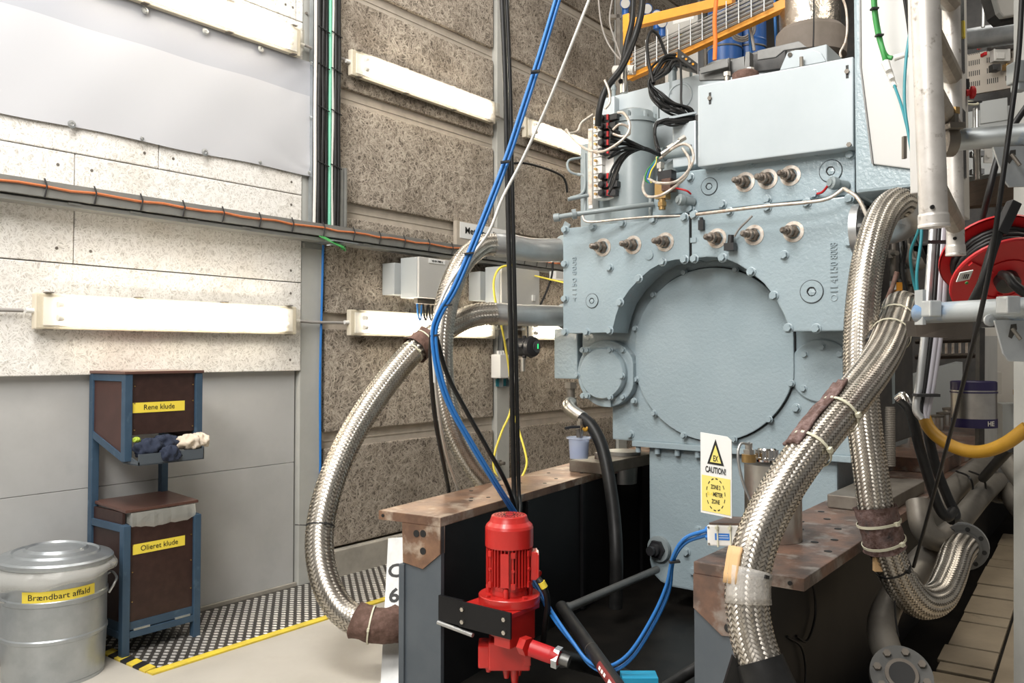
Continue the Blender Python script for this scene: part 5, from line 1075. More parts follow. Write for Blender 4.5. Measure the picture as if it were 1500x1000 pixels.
G().cyl(q0, q1, r_(9)).hex(q1 - (q2 - q1) * .2, q2 - q1, r_(13), r_(12)).build('outlet_adapter', m_red, pm)
G().lathe([(r_(12), 0), (r_(12), (q3 - q1).length * .7), (r_(10), (q3 - q1).length)], q1 + (q2 - q1) * 0.25, q3 - q1, 8).build('red_elbow', m_redflat, pm)
G().hex(q3, q3 - q1, r_(15), r_(8)).build('steel_nut', m_zinc, pm)
d = (q3 - q1).normalized(); G().cyl(q3 + d * r_(6), q3 + d * r_(22), r_(8)).build('hose_end', m_slate, pm)
cable('pump_hose', [(825, 965, 2.85), (850, 970, 2.95), (900, 985, 3.0), (960, 1010, 3.0)], 0.03, m_rubber, 'black hose leading right from the red pump outlet', 'hose')
o = cable('motor_cable', [(788, 847, 2.86), (797, 860, 2.85), (802, 885, 2.88), (798, 920, 2.95), (795, 945, 3.05)], 0.011, m_rubber, 'black motor cable with a yellow marker hanging from the red pump')
q = W(793, 852, t=2.85); d = (W(798, 861, t=2.85) - q).normalized(); G().cyl(q, q + d * 0.022, 0.0125).build('marker_sleeve', m_tape, o)
# ------------------------------------------------------------ rod and tube between the beds --------------
gs = thing('support_strut', 'black tube strut with a brown label slanting towards the viewer', 'strut', W(905, 1005, t=2.45))
sa, sb = W(822, 888, t=3.05), W(912, 1015, t=2.45); dd = (sb - sa)
G().cyl(sa, sb, 0.0225, n=18).build('tube', m_rubber, gs); G().cyl(sa + dd * .55, sa + dd * 0.552, 0.0235, n=18).build('tube_joint', m_block, gs)
un = dd.normalized(); sd_ = (-FW - un * (-FW).dot(un)).normalized(); cs = un.cross(sd_)
lb_ = G()
vs = []
for i in range(2):
    for j in range(9): a = -0.8 + 1.6 * j / 8 + 0.15; vs.append(sa + dd * (0.735 + 0.235 * i) + (sd_ * math.cos(a) + cs * math.sin(a)) * 0.0232)
lo_ = lb_.add(vs, [(j, j + 1, 10 + j, 9 + j) for j in range(8)], True).build('brown_label', m_darkred, gs)
vs = []
for k in range(3): c_ = sa + dd * (0.775 + 0.035 * k) + sd_ * 0.0238; lbm = G().obox(c_, un * 0.007, cs * 0.005, sd_ * 0.0003).build('label_mark', m_paper, lo_)
c_ = sa + dd * 0.92 + sd_ * 0.0238; G().obox(c_, un * 0.012, cs * 0.006, sd_ * 0.0003).build('label_mark', m_paper, lo_)
tag(G().cyl(W(826, 893, t=3.1), W(962, 834, t=3.9), 0.017, n=14).cyl(W(824, 894, t=3.09), W(833, 890, t=3.14), 0.021, n=14).build('steel_rod', m_slate), 'dull steel rod crossing the dark gap between the beds', 'rod')
tag(G().obox(W(936, 996, t=2.62), RT * 0.055, FW * 0.03, UP * 0.018).build('cyan_block', m_cyan), 'bright blue block on the floor at the bottom between the beds', 'block')
cable('dark_hose', [(972, 1008, 2.5), (1000, 990, 2.55), (1030, 970, 2.6), (1050, 950, 2.8)], 0.018, m_rubber, 'short dark hose on the floor beside the right bed end', 'hose')
# ------------------------------------------------------------ caution sign, white box, canister -----------
ca = thing('canister', 'stainless canister with chrome caps standing on the right bed behind the sign', 'canister', (2.64, 0.985, ZB))
cc = V((2.64, 0.985, ZB + 0.001)); rc = 0.088; zc_ = 0.893 - ZB
G().lathe([(rc, 0), (rc, zc_ - 0.012)], cc, (0, 0, 1), 36).build('shell', m_steel, ca)
G().lathe([(rc + 0.004, zc_ - 0.012), (rc + 0.004, zc_), (rc * 0.95, zc_ + 0.003), (0, zc_ + 0.003)], cc, (0, 0, 1), 36).build('lid', m_slate, ca)
q = W(1123, 664, t=2.62); q.z = 0.896
fc_ = G().lathe([(0.032, 0), (0.034, 0.006), (0.034, 0.012), (0.030, 0.014), (0.030, 0.036), (0.026, 0.041), (0, 0.043)], q, (0, 0, 1), 24)
for k in range(10): a = k * PI / 5; fc_.cyl(q + V((0.030 * math.cos(a), 0.030 * math.sin(a), 0.012)), q + V((0.030 * math.cos(a), 0.030 * math.sin(a), 0.036)), 0.006, n=8)
fc_.build('filler_cap', m_chrome, ca)
q = W(1097, 668, t=2.60); q.z = 0.896
G().lathe([(0.022, 0), (0.022, 0.024)], q, (0, 0, 1), 20).build('sensor_base', m_brass, ca)
G().hex(q + V((0, 0, 0.024)), (0, 0, 1), 0.017, 0.014).lathe([(0.011, 0.038), (0.011, 0.058), (0.007, 0.060)], q, (0, 0, 1), 14).build('sensor', m_steel, ca)
G().tube(cr([q + V((0, 0, 0.06)), W(1095, 650, t=2.57), W(1085, 650, t=2.55), W(1081, 668, t=2.54), W(1088, 705, t=2.54), W(1103, 742, t=2.53)]), 0.0042, 6).build('sensor_lead', m_pipe, ca)
sgn = thing('caution_sign', 'white and yellow EX caution sign board in front of the engine sump', 'sign', W(1050, 755, t=2.42))
C0, C1, C2, C3 = W(1026.5, 750, t=2.40), W(1072, 759, t=2.36), W(1073.5, 645, t=2.36), W(1026, 633, t=2.40)
sx = (C1 - C0); sy = (C3 - C0); sn = sx.cross(sy).normalized()
Q = lambda u, v, n=0: C0 + sx * u + sy * v + sn * n
G().prism([Q(0, 0), Q(1, 0), Q(1, 0.955), Q(0.86, 0.995), Q(0, 1)], -sn * 0.005).build('board', m_paper, sgn)
yf = G().prism([Q(0.04, 0.03, 0.0004), Q(0.96, 0.03, 0.0004), Q(0.96, 0.475, 0.0004), Q(0.04, 0.475, 0.0004)], sn * 0.0004).build('yellow_field', m_signyel, sgn)
tri = G().prism([Q(0.22, 0.625, 0.0004), Q(0.76, 0.625, 0.0004), Q(0.49, 0.945, 0.0004)], sn * 0.0004).build('triangle', m_ink, sgn)
G().prism([Q(0.31, 0.652, 0.0009), Q(0.67, 0.652, 0.0009), Q(0.49, 0.87, 0.0009)], sn * 0.0003).build('triangle_field', m_signyel, tri)
sw_ = sx.length
text('lettering', 'EX', Q(0.49, 0.70, 0.0016), sx, sy, 0.023, m_ink, tri, 0.0002, width=0.155 * sw_, bold=0.0004)
text('lettering', 'CAUTION!', Q(0.49, 0.552, 0.0008), sx, sy, 0.024, m_ink, sgn, 0.0002, width=0.66 * sw_, bold=0.0006)
for s, v in (('ZONE 2', 0.345), ('METER', 0.255), ('ZONE', 0.165)):
    text('lettering', s, Q(0.49 if s != 'METER' else 0.56, v, 0.0012), sx, sy, 0.0165, m_ink, yf, 0.0002, width=(0.31 if s != 'ZONE' else 0.26) * sw_, bold=0.0004)
text('lettering', '0.4', Q(0.30, 0.255, 0.0012), sx, sy, 0.014, m_label, yf, 0.0002)
n = 14
for k in range(n):
    a0_, a1_ = 2 * PI * k / n, 2 * PI * (k + 0.55) / n; el = lambda a, s: Q(0.49 + 0.31 * s * math.cos(a), 0.255 + 0.205 * s * math.sin(a), 0.0009)
    G().prism([el(a0_, 1), el((a0_ + a1_) / 2, 1.005), el(a1_, 1), el(a1_, 0.93), el((a0_ + a1_) / 2, .935), el(a0_, 0.93)], sn * 0.0003).build('dash', m_ink, yf)
jb = thing('junction_box', 'white junction box with a blue label below the caution sign', 'box', W(1062, 800, t=2.42))
j0, j1, j2 = W(1036, 799, t=2.44), W(1087, 801, t=2.36), W(1035, 769, t=2.44)
jx, jy = j1 - j0, j2 - j0; jn = jx.cross(jy).normalized(); J = lambda u, v, n=0: j0 + jx * u + jy * v + jn * n
G().prism([J(0, 0), J(1, 0), J(1, 1), J(0, 1)], -jn * 0.05).build('case', m_white, jb, bevel=0.004)
lb2 = G().prism([J(0.24, 0.30, 0.0008), J(0.68, 0.30, 0.0008), J(0.68, 0.62, 0.0008), J(0.24, 0.62, 0.0008)], jn * 0.0004).build('blue_label', m_bluelabel, jb)
for v, w in ((0.52, 0.30), (0.41, 0.34)): G().prism([J(0.47 - w / 2, v - 0.011, 0.0013), J(0.47 + w / 2, v - 0.011, 0.0013), J(0.47 + w / 2, v + 0.011, 0.0013), J(0.47 - w / 2, v + 0.011, 0.0013)], jn * 0.0002).build('label_line', m_paper, lb2)
for u in (0.33, 0.70): G().prism([J(u - .02, -0.03, 0.002), J(u + .02, -0.03, 0.002), J(u + .02, 1.03, 0.002), J(u - .02, 1.03, 0.002)], jn * 0.002).obox(J(u, 0.9, 0.006), jx * .04, jy * 0.06, jn * 0.004).build('cable_tie', m_tie, jb)
for u, v in ((0.06, 0.1), (0.94, 0.1), (0.06, 0.9), (0.94, 0.9)): G().cyl(J(u, v, 0.0005), J(u, v, 0.0015), 0.0035, n=10).build('screw', m_block, jb)
for v in (0.35, 0.7): G().hex(J(0, v, -0.025), -jx, 0.011, 0.016).build('cable_gland', m_blue, jb)
tag(G().obox(J(0.55, 1.06, -0.055), jx * 0.5, jy * 0.05, jn * 0.05).obox(J(0.5, 0.4, -0.07), jx * 0.4, jy * 0.35, jn * 0.006).build('mounting_angle', m_rustdark), 'rusty angle bracket behind the white junction box', 'bracket')
# ------------------------------------------------------------ drain hose and cup --------------------------
dh = thing('drain_hose', 'thick black rubber hose from the engine drain down beside the left bed', 'hose', W(902, 885, t=3.8))
G().tube(path([(836, 590, 4.2), (833, 595, 4.15), (840, 603, 4.12), (855, 613, 4.08)], 6), 0.032, 14).build('steel_end', m_steel, dh)
G().tube(path([(852, 611, 4.08), (868, 626, 4.03), (882, 655, 3.98), (892, 700, 3.92), (900, 760, 3.86), (903, 820, 3.8), (902, 890, 3.8)], 8), 0.030, 14).build('rubber_hose', m_rubber, dh)
tv = thing('drain_tap', 'small ball valve with a dark lever above the plastic cup', 'valve', W(850, 635, t=4.05))
q = W(850, 622, t=4.05)
G().cyl(q + V((0, 0, 0.03)), q - V((0, 0, 0.05)), 0.013, n=12).hex(q + V((0, 0, 0.02)), (0, 0, -1), 0.018, 0.03).build('body', m_steel, tv)
G().cyl(W(846, 628, t=4.03), W(848, 640, t=4.03), 0.012).build('outlet', m_block, tv)
G().tube(path([(849, 625, 4.02), (838, 625, 4.0), (828, 627, 3.98)], 4), 0.007, 6).build('lever', m_blackplastic, tv)
tag(G().tube(path([(854, 627, 4.02), (858, 630, 4.02), (862, 626, 4.02), (869, 637, 4.02), (873, 644, 4.02)], 5), 0.008, 7).build('yellow_tag', m_yelhose), 'yellow strap end hanging beside the drain tap', 'strap')
cu = thing('plastic_cup', 'clear plastic measuring cup with blue residue below the drain tap', 'cup', W(848, 672, t=4.0))
kc = 4.0 / FPX; q = W(848, 671, t=4.0)
G().lathe([(13.5 * kc, 0), (15.5 * kc, 28 * kc), (18.5 * kc, 29 * kc), (18.5 * kc, 31 * kc), (17.5 * kc, 31 * kc), (14.5 * kc, 28 * kc), (12.8 * kc, 1 * kc), (0, kc)], q, (0, 0, 1), 28, False).build('cup_wall', m_cup, cu)
G().lathe([(13.0 * kc, 1.2 * kc), (14.2 * kc, 24 * kc)], q, (0, 0, 1), 28, True).build('residue', m_blueoil, cu)
# ------------------------------------------------------------ control cabinet at the engine's right ----------
XC = 3.32
cb = thing('control_cabinet', 'tall pale grey control cabinet with a white door right of the engine top', 'cabinet', (XC, 0.80, 1.87))
c0, c1 = W(1253, 283, X=XC), W(1349, 273, X=XC)
G().prism([(XC, c0.y, c0.z), (XC, c1.y, c0.z), (XC, c1.y, 3.4), (XC, c0.y, 3.4)], (0.28, 0, 0)).build('frame', m_eng, cb, bevel=0.012)
dr = G().prism([W(1281, 241, X=XC - .002), W(1350, 250, X=XC - .002), W(1350, -20, X=XC - .002), W(1262, -20, X=XC - .002), W(1263, 100, X=XC - .002)], (-0.012, 0, 0)).build('door', m_door, cb, bevel=0.004)
G().prism([W(1278, 240, X=XC - .0015), W(1281, 243, X=XC - .0015), W(1263, 100, X=XC - .0015), W(1262, -20, X=XC - .0015), W(1260, -20, X=XC - .0015), W(1261, 100, X=XC - .0015)], (-0.016, 0, 0)).build('door_edge', m_slate, cb)
gc = thing('green_cable', 'bright green cable with white plug connectors on the white cabinet door', 'cable', W(1297, 90, t=3.0))
G().tube(path([(1279, -8, 3.0), (1281, 20, 3.0), (1286, 50, 3.0), (1294, 78, 2.99), (1297, 90, 2.99)], 6), 0.0085, 8).build('cable_run', m_green, gc)
G().tube(path([(1281, -8, 3.01), (1283, 20, 3.01), (1288, 50, 3.0), (1294, 74, 2.99), (1300, 83, 2.99), (1307, 85, 2.98)], 6), 0.008, 8).build('cable_branch', m_green, gc)
for a, b, r in (((1297, 91), (1302, 104), 0.014), ((1302, 104), (1307, 116), 0.012), ((1306, 116), (1311, 127), 0.010), ((1310, 85), (1326, 80), 0.012), ((1328, 80), (1343, 76), 0.011)):
    G().cyl(W(*a, t=2.98), W(*b, t=2.96), r, r * .8, 8).build('plug', m_white, gc)
for x, y in ((1281, 13), (1288, 52)): p = W(x, y, t=2.99); G().bar(p - RT * 0.012, p + RT * 0.012, 0.006, 0.024, up=FW).build('cable_tie', m_ink, gc)
cable('teal_cable', [(1310, 125, 2.9), (1322, 160, 2.8), (1334, 210, 2.7), (1346, 270, 2.62), (1350, 340, 2.6), (1343, 400, 2.6), (1345, 436, 2.6)], 0.0048, m_teal, 'teal cable from the lower plug down past the hose elbow')
cable('teal_cable', [(1340, -8, 2.7), (1334, 40, 2.7), (1327, 90, 2.68), (1325, 150, 2.66), (1333, 210, 2.64), (1346, 280, 2.62), (1347, 330, 2.64), (1334, 370, 2.7), (1338, 410, 2.75), (1346, 440, 2.75)], 0.0048, m_teal, 'blue-green cable hanging in a loose line left of the aluminium girder')
for k, dx in enumerate((0, 4, 8)):
    cable('black_cable', [(1324 + dx, -8, 2.95 - .02 * k), (1331 + dx, 40, 2.95 - .02 * k), (1337 + dx, 90, 2.95 - .02 * k), (1345 + dx, 130, 2.95 - .02 * k)], 0.006, m_rubber, ('left', 'middle', 'right')[k] + ' of three thin black cables between the white door and the girder')
# ------------------------------------------------------------ aluminium lattice girder ---------------------
gd_ = thing('lattice_girder', 'upright scuffed aluminium lattice girder hanging at the right', 'girder', W(1368, 333, t=1.5))
ca0, ca1 = W(1345, -260, t=1.6), W(1368, 330, t=1.6); cb0, cb1 = W(1388, -260, t=2.02), W(1400, 372, t=2.02)
G().cyl(ca0, ca1, 0.0255, n=28).build('chord', m_girder, gd_); G().cyl(cb0, cb1, 0.0200, n=28).build('chord', m_girder, gd_)
for a0_, a1_, r in ((ca0, ca1, 0.0275), (cb0, cb1, 0.0218)):
    u = (a1_ - a0_).normalized(); G().lathe([(r * .96, 0), (r, 0.004), (r, 0.020), (r * 1.03, 0.022), (r * 1.03, 0.026)], a1_ - u * 0.022, u, 28).build('end_collar', m_girder, gd_)
for p in (W(1366, 303, t=1.6 - .0255), W(1399, 349, t=2.02 - .0200)): G().cyl(p - FW * 0.001, p + FW * 0.003, 0.004, n=12).build('pin_hole', m_ink, gd_)
cu_ = (ca1 - ca0).normalized()
def strut(a, b, w=0.042):
    a, b = V(a), V(b); d = (b - a); s = d.cross(FW).normalized(); g = G(); n = 9; vs = []
    for e in (a, b):
        for j in range(n * 2): 
            th = PI * 2 * j / (n * 2); rr = w * (1 + (0.05 if j % 2 else -0.0)); x, y, _ = frame_of(d); vs.append(e + x * math.cos(th) * rr * .5 + y * math.sin(th) * rr * .5)
    g.add(vs, [(j, (j + 1) % (2 * n), 2 * n + (j + 1) % (2 * n), 2 * n + j) for j in range(2 * n)], False)
    g.build('strut', m_girderin, gd_)
on = lambda y, c: (ca0.lerp(ca1, (y + 260) / 590) if c == 0 else cb0.lerp(cb1, (y + 260) / 632))
strut(on(-150, 0), on(-95, 1)); strut(on(-40, 0), on(5, 1)); strut(on(40, 0), on(112, 1)); strut(on(130, 0), on(190, 1)); strut(on(270, 0), on(330, 1))
# scaffold clamp and tubes
def tube_thing(name, label, p, q, r, m=m_scaf):
    return tag(G().cyl(p, q, r, n=20).lathe([(r * .8, 0), (r * .8, 0.002)], p, p - q, 16).build(name, m), label, 'tube')
tube_thing('scaffold_tube', 'upper grey-blue scaffold tube clamped to the girder at the right edge', W(1388, 206, t=1.92), W(1560, 192, t=1.75), 0.0245)
tube_thing('scaffold_tube', 'lower grey-blue scaffold tube running right from the hose elbow under the red reel', W(1346, 459, t=2.05), W(1560, 449, t=1.7), 0.0245)
cl_ = thing('scaffold_clamp', 'rusty bolted scaffold clamp joining the tube to the girder', 'clamp', W(1390, 210, t=1.85))
q = W(1388, 207, t=1.85); G().cyl(q - RT * 0.012, q + RT * 0.012, 0.034, n=20).build('clamp_ring', m_block, cl_)
q = W(1396, 186, t=1.82); G().obox(q, RT * 0.016, FW * 0.02, UP * 0.006).hex(q + UP * .03, -UP, 0.011, 0.03).build('clamp_plate', m_block, cl_)
q = W(1397, 158, t=1.82); G().hex(q, -UP, 0.012, 0.014).build('clamp_nut', m_brass, cl_)
q = W(1397, 172, t=1.82); G().cyl(q + UP * .01, q - UP * 0.02, 0.008).build('clamp_bolt', m_leather, cl_)
q = W(1366, 207, t=1.47); G().obox(q + FW * .05 + RT * -.026, RT * 0.003, FW * 0.004, UP * 0.02).build('clamp_jaw', m_block, cl_)
def plate(label, pts, t, hole):
    o = thing('hanger_plate', label, 'plate', W(*pts[1], t=t), 'hanger plates'); b = G().prism([W(x, y, t=t) for x, y in pts], FW * 0.006).build('plate', m_zinc, o, bevel=0.001)
    G().prism([W(x, y, t=t - .0006) for x, y in hole], FW * 0.0005).build('hole', m_dark, b)
    a, c_ = W(hole[0][0] + 2, hole[0][1] + 6, t=t - .008), W(hole[0][0] + 14, hole[0][1] + 22, t=t - .02); G().cyl(a, c_, 0.004, n=8).build('hook_rod', m_block, b)
plate('galvanised hanger plate below the upper scaffold tube at the right edge', [(1455, 215), (1472, 265), (1479, 274), (1512, 273), (1512, 213)], 1.80, [(1480, 220), (1488, 219), (1488, 226), (1479, 240), (1475, 236)])
plate('galvanised hanger plate below the lower scaffold tube at the right edge', [(1457, 469), (1470, 518), (1478, 529), (1512, 530), (1512, 468)], 1.80, [(1481, 475), (1489, 474), (1490, 482), (1482, 496), (1477, 493)])
for x, y, t, lab in ((1363, 452, 1.98, 'white clip near the left end of the lower scaffold tube'), (1475, 447, 1.76, 'white clip on the lower scaffold tube near the right edge')):
    q = W(x, y, t=t); tag(G().obox(q - FW * .004, RT * 0.014, FW * 0.022, UP * 0.019).build('tube_clip', m_zinc, bevel=0.004), lab, 'clip')
q = W(1494, 107, t=1.75); tag(G().obox(q, RT * 0.018, FW * 0.02, UP * 0.022).obox(q - UP * .028, RT * .012, FW * .015, UP * .01).build('blue_coupler', m_scaf, bevel=0.004), 'small blue-grey coupler on the right edge post', 'coupler')
q = W(1449, 469, t=1.84); tag(G().lathe([(0.013, 0), (0.013, 0.006), (0.006, 0.008)], q, -FW, 16).build('end_button', m_zinc), 'round zinc button below the lower scaffold tube', 'button')
q0 = W(1341, 473, t=2.1); tag(G().prism([W(1340, 470, t=2.1), W(1425, 469, t=1.98), W(1424, 496, t=1.98), W(1343, 493, t=2.1)], FW * 0.05).build('angle_iron', m_darksteel), 'brown steel angle under the lower scaffold tube', 'bracket')
q = W(1348, 450, t=2.03); tag(G().obox(q, RT * 0.004, FW * 0.02, UP * 0.042).build('tab_plate', m_zinc), 'narrow upright zinc tab at the end of the lower scaffold tube', 'plate')
struct('trim_5', G().obox(W(1499, 480, t=2.6), RT * 0.012, FW * 0.03, UP * 1.6), m_column)
# ------------------------------------------------------------ red cable reel ------------------------------
rl = thing('cable_reel', 'red plastic cable reel with black cable behind the lower scaffold tube', 'cable reel', W(1472, 445, t=2.2))
rc0 = W(1473, 408, t=2.2); ra = (-FW * 0.70 - UP * 0.70 + RT * -0.06).normalized(); rb0 = rc0 - ra * 0.095; Rr = 0.136
G().lathe([(0.045, -0.012), (0.06, -0.014), (0.068, 0.0), (Rr * .97, 0.006), (Rr, 0.003), (Rr, -0.003), (0.05, -0.004)], rc0, ra, 44, False).build('front_flange', m_redflat, rl)
G().lathe([(Rr, 0.003), (Rr, -0.003), (0.04, -0.004), (0.04, 0.004), (Rr * .98, 0.006)], rb0, ra, 44, False).build('back_flange', m_redflat, rl)
G().cyl(rb0, rc0, 0.062, n=28).build('drum', m_redflat, rl)
x_, y_, d_ = frame_of(ra); pts = []
for i in range(8 * 26 + 1):
    a = 2 * PI * i / 26; k = i / (8 * 26); pts.append(rb0 + ra * (0.012 + 0.07 * (0.5 - 0.5 * math.cos(k * PI * 2))) + (x_ * math.cos(a) + y_ * math.sin(a)) * (0.098 + 0.006 * k))
G().tube(pts, 0.0075, 7).build('wound_cable', m_rubber, rl)
hb_ = G().lathe([(0.048, 0.0), (0.048, 0.004), (0.03, 0.006), (0.03, 0.03), (0, 0.034)], rc0 - ra * 0.006, ra, 24).build('hub', m_blackplastic, rl)
for k in range(3):
    a = k * 2 * PI / 3 + .5; e = x_ * math.cos(a) + y_ * math.sin(a); G().bar(rc0 + e * 0.05 + ra * .006, rc0 + e * 0.125 + ra * .009, 0.012, 0.006, up=ra).build('rib', m_redflat, rl)
q = W(1413, 404, t=2.13); G().obox(q + ra * 0.0, (RT * .96 + UP * .2).normalized() * 0.017, (UP * .75 - FW * .6).normalized() * 0.014, ra * 0.0015).build('paper_label', m_paper, rl)
for k in range(5): G().obox(q + ra * 0.002 + RT * (-.012 + k * .005), RT * 0.0012, (UP * .75 - FW * .6).normalized() * 0.007, ra * 0.0004).build('bar_mark', m_ink, rl)
q = W(1416, 414, t=2.12); G().cyl(q, q + ra * 0.002, 0.004).build('green_dot', m_green, rl)
G().bar(W(1486, 296, t=2.08), W(1464, 342, t=2.08), 0.026, 0.03, up=FW).build('handle', m_blackplastic, rl, bevel=0.004)
G().tube(path([(1463, 340, 2.08), (1452, 372, 2.06), (1440, 412, 2.05), (1424, 445, 2.08), (1415, 470, 2.12)], 6), 0.012, 9).build('handle_strap', m_rubber, rl)
G().tube(path([(1468, 402, 2.12), (1478, 406, 2.08), (1487, 418, 2.06), (1512, 436, 2.04)], 6), 0.012, 9).build('plug_lead', m_rubber, rl)
cable('black_cable', [(1497, -8, 1.7), (1492, 80, 1.7), (1481, 170, 1.7), (1466, 280, 1.7), (1452, 380, 1.72), (1436, 460, 1.75), (1416, 540, 1.9), (1396, 620, 2.1), (1374, 700, 2.35), (1355, 770, 2.5), (1338, 830, 2.6)], 0.0052, m_rubber, 'thin black cable running from the top right corner down to the bed')
cable('black_cable', [(1508, 150, 2.3), (1484, 185, 2.3), (1462, 230, 2.3), (1449, 280, 2.3), (1438, 325, 2.35)], 0.009, m_rubber, 'thicker black cable slanting behind the upper scaffold tube')
tag(G().prism([W(1418, 266, t=3.3), W(1530, 246, t=2.9), W(1530, 292, t=2.9), W(1416, 302, t=3.3)], FW * 0.12).build('timber_beam', m_wood), 'dark brown timber beam behind the upper hanger plate', 'beam')
# ------------------------------------------------------------ operator panel seen edge-on, stop button -------
op = thing('operator_panel', 'pale operator panel with dark screens seen edge-on behind the girder', 'panel', (3.1, 0.56, 1.7))
G().box((2.78, 0.545, 1.72), (3.46, 0.60, 3.3)).build('case', m_cabinet, op, bevel=0.004)
for x0, x1, z0, z1 in ((2.86, 3.38, 2.24, 2.95), (2.86, 3.38, 1.86, 2.10)): G().box((x0, 0.541, z0), (x1, 0.545, z1)).build('screen', m_screen, op)
G().box((3.34, 0.535, 2.36), (3.36, 0.541, 2.42)).box((3.34, 0.535, 2.55), (3.36, 0.541, 2.60)).build('screen_clip', m_label, op)
es_ = thing('emergency_stop', 'red mushroom stop button on a black box beside the operator panel', 'button', W(1414, 140, t=3.2))
q = W(1410, 128, t=3.09); G().obox(q, RT * 0.014, FW * 0.02, UP * 0.026).build('switch_box', m_blackplastic, es_)
q = W(1415, 136, t=3.07); d = (RT - FW * .25).normalized(); G().lathe([(0.012, 0), (0.012, 0.012), (0.023, 0.016), (0.023, 0.026), (0.015, 0.031)], q, d, 20).build('mushroom', m_redflat, es_)
hw = thing('hand_wheel', 'small pale handwheel on an upright silver spindle behind the operator panel', 'handwheel', W(1431, 195, t=3.6))
q = W(1421, 151, t=3.6); G().ring(q, UP * .9 - FW * .45, 0.030, 0.005, 24, 8).build('rim', m_tie, hw); G().bar(q - RT * .03, q + RT * 0.05 + UP * .006, 0.008, 0.008).build('spoke', m_blackplastic, hw)
G().cyl(W(1429, 160, t=3.62), W(1430, 268, t=3.4), 0.011).cyl(W(1430, 186, t=3.62), W(1430, 192, t=3.62), 0.017).build('spindle', m_pipe, hw)
vp = thing('valve_pipe', 'upright silver pipe with two nuts above the timber beam', 'pipe', W(1432, 262, t=3.5))
G().cyl(W(1431, 215, t=3.5), W(1432, 266, t=3.35), 0.014).build('pipe_body', m_chrome, vp)
for y in (222, 248): G().hex(W(1431, y, t=3.5), -UP, 0.028, 0.022).build('union_nut', m_chrome, vp)
q = W(1447, 228, t=3.5); tag(G().obox(q, RT * 0.017, FW * 0.004, UP * 0.03).cyl(q - FW * .005, q - FW * .008, 0.009).build('small_bracket', m_white), 'small white slotted bracket right of the silver pipe', 'bracket')
# duct, lamp, tool board, cabinets in the far right background
tag(G().cyl(W(1415, 58, t=5.4), W(1540, 40, t=4.6), 0.066, n=24).build('air_duct', m_galv), 'shiny round air duct high at the right', 'duct')
tag(G().cyl(W(1441, -10, t=5.0), W(1440, 40, t=5.0), 0.010, n=10).build('hanger_rod', m_pipe), 'pale rod holding up the round air duct', 'rod')
fl2 = thing('flood_lamp', 'pale rounded lamp panel at the very top right', 'lamp', W(1475, 25, t=3.2))
G().prism([W(1453, -20, t=3.2), W(1464, 18, t=3.2), W(1470, 25, t=3.2), W(1500, 20, t=3.2), W(1530, 10, t=3.2), W(1530, -20, t=3.2)], FW * 0.03).build('lens_panel', m_cabinet, fl2, bevel=0.006)
G().prism([W(1446, -20, t=3.24), W(1458, 22, t=3.24), W(1468, 32, t=3.24), W(1530, 22, t=3.24), W(1530, -20, t=3.24)], FW * 0.06).build('lamp_body', m_dark, fl2)
tbd = thing('tool_board', 'pale slotted tool board on the far wall at the right', 'board', W(1455, 140, t=6.6))
tX = W(1455, 100, t=6.6).x; w0, w1 = W(1412, 140, X=tX), W(1520, 60, X=tX)
G().box((tX, w1.y, w0.z), (tX + 0.03, w0.y, w1.z)).build('board', m_perf, tbd)
g = G()
for r in range(6):
    for c_ in range(34):
        if c_ % 9 > 5: continue
        y = w0.y - 0.04 - c_ * 0.014; z = w0.z + 0.06 + r * 0.085; g.box((tX - 0.002, y - 0.004, z), (tX, y + 0.002, z + 0.04))
g.build('slots', m_ink, tbd, kind='stuff')
tool = lambda x, y, w, h, m, name, lab, t=6.5: tag(G().obox(W(x, y, t=t), RT * PX(w, t) / 2, FW * 0.03, UP * PX(h, t) / 2).obox(W(x, y, t=t - .035), RT * PX(w, t) / 4, FW * 0.01, UP * PX(h, t) / 4).build(name, m, bevel=0.004), lab, 'instrument', 'instruments on the tool board')
tool(1465, 82, 24, 18, m_cabinet, 'meter_box', 'pale meter box on the tool board at the right')
tool(1457, 100, 12, 10, m_dark, 'gauge', 'small dark round gauge below the meter box on the tool board')
tool(1478, 98, 14, 8, m_brass, 'sensor_block', 'brown block at the right of the tool board')
tool(1467, 70, 36, 6, m_dark, 'dark_bracket', 'dark bracket along the top of the tool board')
for x, y, lab in ((1436, 69, 'uppermost red plug on the tool board'), (1441, 80, 'lower red plug on the tool board')): tool(x, y, 4, 5, m_redflat, 'red_plug', lab)
hcX = W(1460, 160, t=6.2).x; a_, b_ = W(1410, 260, X=hcX), W(1530, 140, X=hcX)
wc = thing('far_cabinet', 'pale grey cabinet below the tool board at the far right', 'cabinet', (hcX, a_.y, a_.z))
G().box((hcX, b_.y, a_.z), (hcX + 0.3, a_.y, b_.z - 0.03)).build('body', m_cabside, wc, bevel=0.006)
d0, d1 = W(1436, 182, X=hcX), W(1476, 143, X=hcX); G().box((hcX - 0.012, d1.y, d0.z), (hcX, d0.y, d1.z)).build('door', m_cabside, wc, bevel=0.004)
